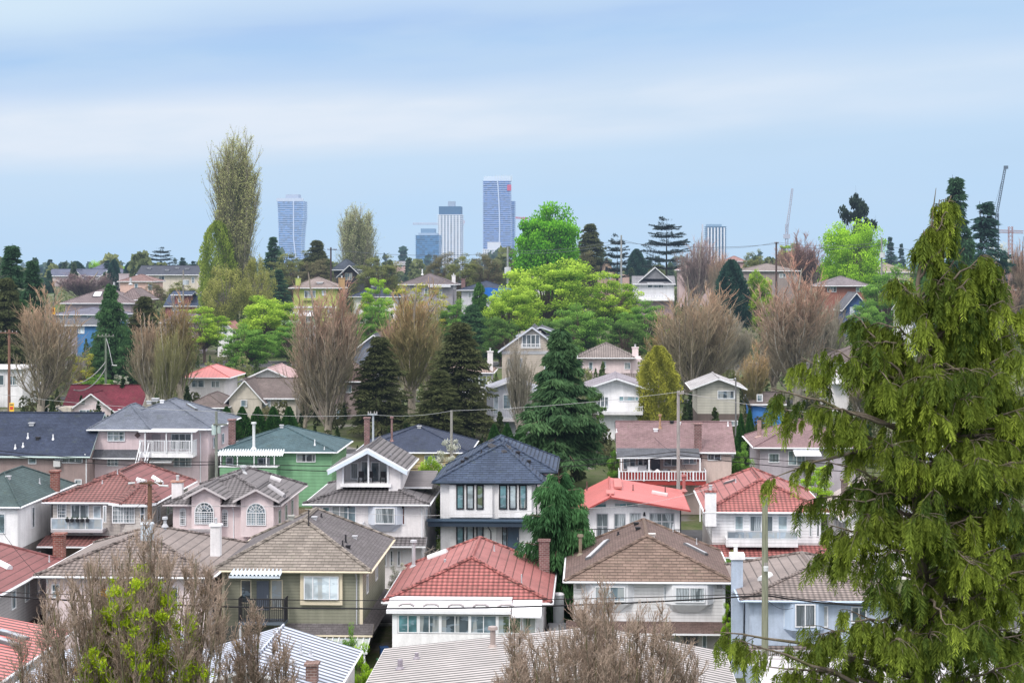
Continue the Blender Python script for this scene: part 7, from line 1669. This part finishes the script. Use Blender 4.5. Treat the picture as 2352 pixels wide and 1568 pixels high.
cable('lower dark cable over the pink and green houses', ((-60, 1034, 157), (497, 1066, 158), (1037, 1070, 162), (1558, 1044, 155), (2300, 1090, 150)), .035, .5)
cable('pale thin wire from the pink house pole to the tall pale pole', ((0, 905, 200), (497, 945, 158), (857, 952, 152), (1037, 943, 162), (1558, 900, 155), (2000, 960, 150)), .018, .25, (.35, .36, .36))
cable('pale thin service wire across the modern white house', ((700, 1168, 134), (1290, 1166, 134), (1640, 1118, 136)), .014, .5, (.45, .45, .45))
cable('skyline wire right of the teardrop poplar', ((760, 573, 395), (1166, 580, 380), (1427, 556, 372), (1783, 560, 392), (2025, 563, 372), (2300, 575, 350)), .04, .9, (.10, .11, .13))
cable('upper skyline wire left of the striped tower', ((1166, 575, 380), (1427, 550, 372), (1594, 566, 392), (1783, 556, 392), (2025, 556, 372)), .03, .8, (.12, .13, .15))
cable('sagging wire from the crossarm pole to the lower left', ((243, 830, 236), (150, 880, 225)), .05, 1., (.3, .3, .3)); cable('long sagging bundle below the crossarm pole', ((243, 845, 236), (170, 895, 222)), .07, 1., (.2, .2, .2))
# ------------------------------------------------------------------ parked cars
def car(label, u, v, d, rz, col):
    p = W(u, v, d); g = gz(p.x, p.y); root = empty('parked_car', (p.x, p.y, g+.02), rz, label, 'car'); pm = mat('paint', col); L = 2.15; w = .88
    side = [(-L, .35), (-L, .75), (-L+.25, .86), (-1.15, .93), (-.65, 1.38), (.75, 1.42), (1.35, .98), (1.95, .88), (L, .72), (L, .32)]
    mb = MB(); n = len(side)
    ins = lambda z: w if z < .95 else w-.16
    V_ = [(x, -ins(z), z) for x, z in side]+[(x, ins(z), z) for x, z in side]
    mb.add(V_, [tuple(range(n)), tuple(range(2*n-1, n-1, -1))]+[(i, n+i, n+(i+1) % n, (i+1) % n) for i in range(n)]); mb.build('body', pm, root)
    gm = GL['dark']; mb = MB()
    for s_ in (-1, 1): mb.prism([(-1.0, s_*(w-.10), .98), (-.6, s_*(w-.13), 1.32), (.68, s_*(w-.13), 1.35), (1.15, s_*(w-.10), 1.0)], (0, s_*.02, 0))
    mb.poly([(-1.16, -.66, .95), (-1.16, .66, .95), (-.68, .6, 1.37), (-.68, -.6, 1.37)]); mb.poly([(1.34, -.66, 1.), (1.34, .66, 1.), (.79, .6, 1.41), (.79, -.6, 1.41)]); mb.build('window', gm, root)
    for x in (-1.35, 1.3):
        for s_ in (-1, 1):
            wl = MB().tube([(x, s_*(w-.16), .33), (x, s_*(w+.01), .33)], .33, 16).build('wheel', DARK, root); MB().tube([(x, s_*(w+.012), .33), (x, s_*(w+.03), .33)], .19, 12).build('rim', STEEL, wl)
    for s_ in (-1, 1):
        MB().box(-L-.02, -L+.05, s_*.55-.16, s_*.55+.16, .62, .74).build('headlight', GL['pale'], root); MB().box(L-.05, L+.02, s_*.6-.14, s_*.6+.14, .62, .76).build('taillight', mat('paint', (.35, .02, .02)), root)
car('white and black car parked between the brown roofed and pale blue houses', 1688, 1410, 121, .5, (.62, .64, .68)); car('dark car parked behind the white one by the pale blue house', 1690, 1385, 128, 1.5, (.03, .04, .05))
car('silver car parked right of the red tiled sunroom house', 1286, 1385, 124, 1.6, (.5, .52, .55)); car('dark blue car parked under the bare tree at left', 40, 962, 212, 0, (.04, .06, .10)); car('white van like car parked beside the dark blue one at left', 105, 958, 216, 0, (.6, .62, .66))
for lab, a_, b_ in (('service wire from the tall pale pole to the mauve roof', (1558, 1040, 155), (1500, 1000, 168)), ('service wire from the tall pale pole down to the red tiled white house', (1558, 1045, 155), (1640, 1165, 141)),
    ('service wire from the pink house pole to the green house', (497, 1062, 158), (560, 1045, 167)), ('service wire from the pink house pole to the arched window house', (497, 1068, 158), (470, 1150, 140)),
    ('service wire from the brown lamp pole to the cream balcony house', (344, 1125, 126), (300, 1170, 139)), ('service wire from the weathered pole to the blue house', (1757, 1372, 100), (1822, 1395, 112)),
    ('service wire from the weathered pole to the brown roofed house', (1757, 1368, 100), (1655, 1345, 119)), ('service wire from the grey wooden pole to the modern house', (1037, 1062, 162), (1060, 1100, 143)),
    ('service wire from the left brown pole across the maroon roof', (21, 770, 214), (175, 930, 224)), ('thin wire from the far left edge to the dark red roof', (-40, 1150, 120), (95, 1330, 112))):
    cable(lab, (a_, b_), .014, .3)
def bin_(label, u, v, d, col):
    p = W(u, v, d); root = empty('wheelie_bin', (p.x, p.y, gz(p.x, p.y)), .2, label, 'bin', 'wheeled bins beside the houses')
    MB().prism([(-.24, -.3, .08), (.24, -.3, .08), (.24, .3, .08), (-.24, .3, .08)], (0, 0, .9)).build('body', mat('plain', col), root); MB().box(-.28, .28, -.36, .34, .982, 1.05).build('lid', mat('plain', sc3(col, .6)), root); MB().tube([(-.2, .33, .1), (.2, .33, .1)], .1, 10).build('wheel', DARK, root)
bin_('green wheeled bin between the olive and red tiled houses', 876, 1470, 117, (.04, .16, .07)); bin_('blue wheeled bin behind the green one between the olive and red tiled houses', 882, 1460, 120, (.03, .09, .25)); bin_('grey wheeled bin beside the modern white house', 990, 1250, 138, (.12, .12, .13)); bin_('black wheeled bin in the passage right of the red metal roof', 1592, 1200, 139, (.03, .03, .03))
p = W(990, 1200, 141); root = empty('lumber_pile', (p.x, p.y, gz(p.x, p.y)), .4, 'tangled pile of grey boards stacked between the gabled and modern white houses', 'lumber'); rg = random.Random(8)
mb = MB()
for k in range(46):
    z = .1+k*.055; an = rg.uniform(-.9, .9); L_ = rg.uniform(.5, 1.3); q = Vector((rg.uniform(-.3, .3), rg.uniform(-.8, .8), z)); dv = Vector((math.sin(an)*L_, math.cos(an)*L_*.6, rg.uniform(-.25, .35))); mb.tube([q-dv, q+dv], .045, 4)
mb.build('boards', mat('wood', (.34, .30, .26)), root)
# fences, utility cabinet and yard bits
def fence(label, a, b, h=1.5, col=(.22, .17, .13), lattice_=False):
    A, B = W(*a), W(*b); A.z = gz(A.x, A.y); B.z = gz(B.x, B.y); root = empty('fence', A, math.atan2(B.y-A.y, B.x-A.x), label, 'fence'); L = math.hypot(B.x-A.x, B.y-A.y); dz = B.z-A.z; m = mat('wood', col)
    mb = MB(); n = int(L/.16)
    for i in range(n): x = i*.16; z = dz*x/L; mb.box(x, x+.145, -.012, .012, z+.05, z+h+.03*math.sin(i*2.7))
    mb.build('boards', m, root); k_ = max(1, int(L/2.4))
    for i in range(k_+1): x = L*i/k_; z = dz*x/L; MB().box(x-.05, x+.05, .013, .11, z-.2, z+h+.12).build('post', m, root)
fence('weathered board fence behind the arched window house', (640, 1100, 158), (745, 1100, 158), 2.0); fence('board fence between the grey gabled and modern white houses', (978, 1200, 139), (1003, 1200, 139), 2.4, (.12, .10, .085))
fence('fence at the right of the red metal roofed house', (1572, 1200, 140), (1610, 1200, 140), 2.); fence('pale picket fence right of the beige house with red deck', (1688, 1080, 160), (1735, 1080, 160), 1.6, (.45, .43, .42)); fence('fence behind the small cedar and modern house', (1262, 1080, 158), (1345, 1080, 160), 1.7, (.3, .26, .2))
p = W(1283, 1370, 125); root = empty('utility_cabinet', (p.x, p.y, gz(p.x, p.y)), 0, 'tall white slatted utility box between the red and brown roofed houses', 'cabinet')  # utility cabinet, built as a plain round body with a lid
mb = MB().cyl(0, 0, 0, 3.2, .36, .36, 12); mb.build('body', mat('plain', (.5, .54, .56)), root); MB().cyl(0, 0, 3.201, 3.3, .4, .3, 12).build('lid', WHITE, root)

# ------------------------------------------------------------------ ground, roads, far woods
def sheet(name, xs, ys, zf, m, kind='structure', label=None, cat=None):
    V_ = [(x(y) if callable(x) else x, y, zf(x(y) if callable(x) else x, y)) for y in ys for x in xs]; nx = len(xs); Q = [(j*nx+i, j*nx+i+1, (j+1)*nx+i+1, (j+1)*nx+i) for j in range(len(ys)-1) for i in range(nx-1)]
    me = bpy.data.meshes.new(name); me.from_pydata(V_, [], Q); me.materials.append(m); me.update(); o = bpy.data.objects.new(name, me); C.objects.link(o); return tag(o, label, cat, kind=kind)
ys = sorted(set([-150, -60]+list(range(0, 700, 6))+[*map(float, [720, 760, 800, 860, 930, 1000, 1100, 1250, 1500, 1900, 2500, 3500, 5000, 8000, 12000])]+[float(y) for y in GTY if -150 <= y <= 1500]))
fr = [math.copysign(abs(t)**1.6, t) for t in [(i-40)/40 for i in range(81)]]
sheet('ground', [(lambda y, f=f: f*(260+max(y, 0)*1.5)) for f in fr], ys, lambda x, y: gz(x, y)-.02, mat('ground'))
for nm, y0, y1 in (('lane', 104, 108), ('road', 129, 136), ('lane', 155.5, 159.5), ('road', 190, 198), ('lane', 240, 244), ('road', 283, 291)):
    xs = [-150+i*6 for i in range(51)]
    off = lambda x: -math.tan(-GR)*x
    Y = [y0+(y1-y0)*k/4 for k in range(5)]
    V_ = [(x, y+off(x), gz(x, y+off(x))+.06) for y in Y for x in xs]; nx = len(xs); me = bpy.data.meshes.new(nm); me.from_pydata(V_, [], [(j*nx+i, j*nx+i+1, (j+1)*nx+i+1, (j+1)*nx+i) for j in range(4) for i in range(nx-1)]); me.materials.append(mat('asphalt')); o = bpy.data.objects.new(nm, me); C.objects.link(o); tag(o, kind='structure')
    if nm == 'road':
        for yy in (y0-.0, y1): 
            mb = MB()
            for i in range(50): x = xs[i]; x2 = xs[i+1]; mb.add([(x, yy+off(x)-.1, gz(x, yy)-.1), (x2, yy+off(x2)-.1, gz(x2, yy)-.1), (x2, yy+off(x2)+.1, gz(x2, yy)-.1), (x, yy+off(x)+.1, gz(x, yy)-.1), (x, yy+off(x)-.1, gz(x, yy)+.18), (x2, yy+off(x2)-.1, gz(x2, yy)+.18), (x2, yy+off(x2)+.1, gz(x2, yy)+.18), (x, yy+off(x)+.1, gz(x, yy)+.18)], [(0,1,5,4), (2,3,7,6), (4,5,6,7)])
            tag(mb.build('kerb', mat('concrete', (.35, .34, .33))), kind='structure')
def wood_mass(name, n, d0, d1, h0, h1, m, seed, per=46, u0=-100, u1=2450, qs=1.):
    rg = np.random.default_rng(seed); s = Soup(); d = rg.uniform(d0, d1, n); u = rg.uniform(u0, u1, n); X = (u-HU)/F*d; Z = np.array([gz(0, y) for y in d])
    hh = rg.uniform(h0, h1, n)*np.where(rg.uniform(0, 1, n) < .12, 1.35, 1.); k = np.repeat(np.arange(n), per); N = n*per; t = rg.uniform(0, 1, N); con = (rg.uniform(0, 1, n) < .55)[k]
    pr = np.where(con, (1-t)**.8*.24, np.sqrt(np.clip(1-(t*1.7-.75)**2, 0.03, 1))*.36); az = rg.uniform(0, 6.283, N); r = pr*hh[k]*rg.uniform(.5, 1, N)
    Cc = np.stack([X[k]+r*np.cos(az), d[k]+r*np.sin(az), Z[k]+t*hh[k]], 1); a = nrm(rg.normal(0, 1, (N, 3))); b = nrm(np.cross(a, rg.normal(0, 1, (N, 3)))); sz = qs*hh[k, None]*rg.uniform(.05, .11, (N, 1))
    tn = np.stack([np.where(con, rg.uniform(0, .35, n)[k], rg.uniform(.4, 1, n)[k]), np.clip(.35+t*.4+rg.uniform(-.15, .15, N), 0, 1)], 1); s.quads(Cc, a*sz, b*sz, tn)
    o = bpy.data.objects.new(name, s.mesh(name, m)); C.objects.link(o); tag(o, kind='stuff'); return o
tag(wood_mass('far_woods', 1500, 1000, 2800, 10, 17, fol((.03, .07, .06), (.12, .15, .08)), 301), 'hazy blue green woods along the horizon', 'woods')
tag(wood_mass('hillside_woods', 300, 450, 860, 4, 8, fol((.035, .075, .05), (.20, .22, .09)), 303, per=200), 'mixed trees massed along the crest of the hill', 'woods')
tag(wood_mass('undergrowth', 1100, 236, 420, 1.2, 3.6, fol((.05, .10, .03), (.24, .25, .11)), 305, per=170, qs=.5, u0=-60, u1=2400), 'undergrowth and garden shrubs between the hillside houses', 'undergrowth')
tag(wood_mass('garden_shrubs', 520, 180, 235, 1., 3., fol((.03, .06, .02), (.14, .13, .07)), 307, per=160, qs=.6, u0=-60, u1=2400), 'low shrubs between the gardens of the middle rows', 'shrubbery')
tag(wood_mass('yard_plants', 420, 60, 108, .6, 1.9, fol((.03, .07, .02), (.16, .22, .05)), 309, per=160, qs=.6, u0=-200, u1=2500), 'low plants in the yards nearest the viewer', 'shrubbery')

# ------------------------------------------------------------------ light, sky, camera
sc = bpy.context.scene
w = bpy.data.worlds.new('World'); sc.world = w; w.use_nodes = True; nt = w.node_tree; nt.nodes.clear()
N_ = lambda t_, **k: nt.nodes.new(t_)
def setn(nd, **k):
    for a, b in k.items(): setattr(nd, a, b)
    return nd
def mth(op, a, b=None):
    nd = N_('ShaderNodeMath'); nd.operation = op
    for i, x in enumerate((a, b)):
        if x is None: continue
        if isinstance(x, (int, float)): nd.inputs[i].default_value = x
        else: nt.links.new(x, nd.inputs[i])
    return nd.outputs[0]
def mrange(x, a, b, c, d):
    nd = N_('ShaderNodeMapRange'); nd.interpolation_type = 'SMOOTHSTEP'; nt.links.new(x, nd.inputs[0])
    for i, v in zip((1, 2, 3, 4), (a, b, c, d)): nd.inputs[i].default_value = v
    return nd.outputs[0]
def mixc(f, a, b):
    nd = N_('ShaderNodeMix'); nd.data_type = 'RGBA'
    for i, x in ((0, f), (6, a), (7, b)):
        if isinstance(x, (int, float)): nd.inputs[i].default_value = x
        elif isinstance(x, tuple): nd.inputs[i].default_value = (*x, 1)
        else: nt.links.new(x, nd.inputs[i])
    return nd.outputs[2]
tc = N_('ShaderNodeTexCoord'); sep = N_('ShaderNodeSeparateXYZ'); nt.links.new(tc.outputs['Generated'], sep.inputs[0])
hyp = mth('SQRT', mth('ADD', mth('MULTIPLY', sep.outputs[0], sep.outputs[0]), mth('MULTIPLY', sep.outputs[1], sep.outputs[1])))
el = mth('DIVIDE', sep.outputs[2], hyp)                       # tangent of the elevation
az = mth('ARCTAN2', sep.outputs[0], sep.outputs[1])
cmb = N_('ShaderNodeCombineXYZ'); nt.links.new(mth('MULTIPLY', az, 3.2), cmb.inputs[0]); nt.links.new(mth('MULTIPLY', mth('SUBTRACT', el, mth('MULTIPLY', az, .06)), 16.), cmb.inputs[1])
n1 = N_('ShaderNodeTexNoise'); n1.inputs['Scale'].default_value = 1.1; n1.inputs['Detail'].default_value = 4; n1.inputs['Roughness'].default_value = .45; nt.links.new(cmb.outputs[0], n1.inputs['Vector'])
n2 = N_('ShaderNodeTexNoise'); n2.inputs['Scale'].default_value = 3.5; n2.inputs['Detail'].default_value = 5; nt.links.new(cmb.outputs[0], n2.inputs['Vector'])
els = mth('ADD', mth('SUBTRACT', el, mth('MULTIPLY', az, .055)), mth('MULTIPLY', mth('SUBTRACT', n1.outputs[0], .5), .022))
ramp = N_('ShaderNodeValToRGB'); nt.links.new(mth('DIVIDE', els, .18), ramp.inputs[0]); cr_ = ramp.color_ramp
BASE, BRT, DRK = (.50, .72, .97, 1), (.78, .87, 1., 1), (.44, .65, .95, 1)
stops = [(0., (.55, .76, 1., 1)), (.18, (.54, .75, 1., 1)), (.33, (.60, .78, .99, 1)), (.40, BRT), (.50, (.80, .88, 1., 1)), (.59, (.55, .72, .97, 1)), (.67, DRK), (.74, (.44, .63, .94, 1)), (.84, (.62, .78, .99, 1)), (.95, (.48, .68, .96, 1))]
while len(cr_.elements) < len(stops): cr_.elements.new(.5)
for e_, (p_, c_) in zip(cr_.elements, stops): e_.position = p_; e_.color = c_
streak = mixc(mrange(n2.outputs[0], .35, .7, 0., .35), ramp.outputs[0], (.60, .76, .95))
streak = mixc(mth('MULTIPLY', mrange(n1.outputs[0], .45, .65, 0., .5), mrange(az, -.27, .2, .15, 1.)), streak, (.50, .70, .93))
streak = mixc(mrange(az, -.03, .27, 0., .5), streak, (.53, .73, .97))
streak = mixc(mth('MULTIPLY', mrange(az, -.27, -.12, .8, 0.), mrange(el, .105, .135, 0., 1.)), streak, (.70, .86, 1.))
high = mixc(mrange(el, .16, .5, 0., 1.), streak, (2.6, 2.55, 2.6))
sky = N_('ShaderNodeTexSky'); sky.sky_type = 'NISHITA'; sky.sun_disc = False; SE, SR = R(48), R(205)
sky.sun_elevation = SE; sky.sun_rotation = SR; sky.air_density = 1.2; sky.dust_density = 2.
bgs = N_('ShaderNodeBackground'); nt.links.new(sky.outputs[0], bgs.inputs[0]); bgs.inputs[1].default_value = .07
bgc = N_('ShaderNodeBackground'); nt.links.new(high, bgc.inputs[0]); bgc.inputs[1].default_value = 1.
mx = N_('ShaderNodeMixShader'); mx.inputs[0].default_value = .93; nt.links.new(bgs.outputs[0], mx.inputs[1]); nt.links.new(bgc.outputs[0], mx.inputs[2])
wo = N_('ShaderNodeOutputWorld'); nt.links.new(mx.outputs[0], wo.inputs[0])
sl = bpy.data.lights.new('sun', 'SUN'); sl.energy = 2.05; sl.angle = R(12); sl.color = (1., .95, .88); so = bpy.data.objects.new('sun', sl); C.objects.link(so)
# sun stands behind and left of the camera, high
sd = Vector((-.45, -.75, 1.0)).normalized(); so.rotation_euler = sd.to_track_quat('Z', 'Y').to_euler(); so.location = (0, 0, 80)
sky.sun_elevation = math.asin(sd.z); sky.sun_rotation = math.atan2(sd.x, sd.y)
cam = bpy.data.cameras.new('camera'); cam.sensor_width = 36; cam.lens = 36*F/2352; cam.shift_y = -(784-HV)/2352; cam.clip_end = 30000; cam.clip_start = .5
co = bpy.data.objects.new('camera', cam); C.objects.link(co); co.location = (0, 0, CZ); co.rotation_euler = (math.pi/2, 0, 0); sc.camera = co
sc.view_settings.view_transform = 'Standard'; sc.view_settings.look = 'None'; sc.view_settings.exposure = 0
sc.render.engine = 'CYCLES'; sc.cycles.max_bounces = 5; sc.cycles.diffuse_bounces = 3; sc.cycles.glossy_bounces = 2; sc.cycles.transmission_bounces = 2; sc.cycles.use_denoising = True
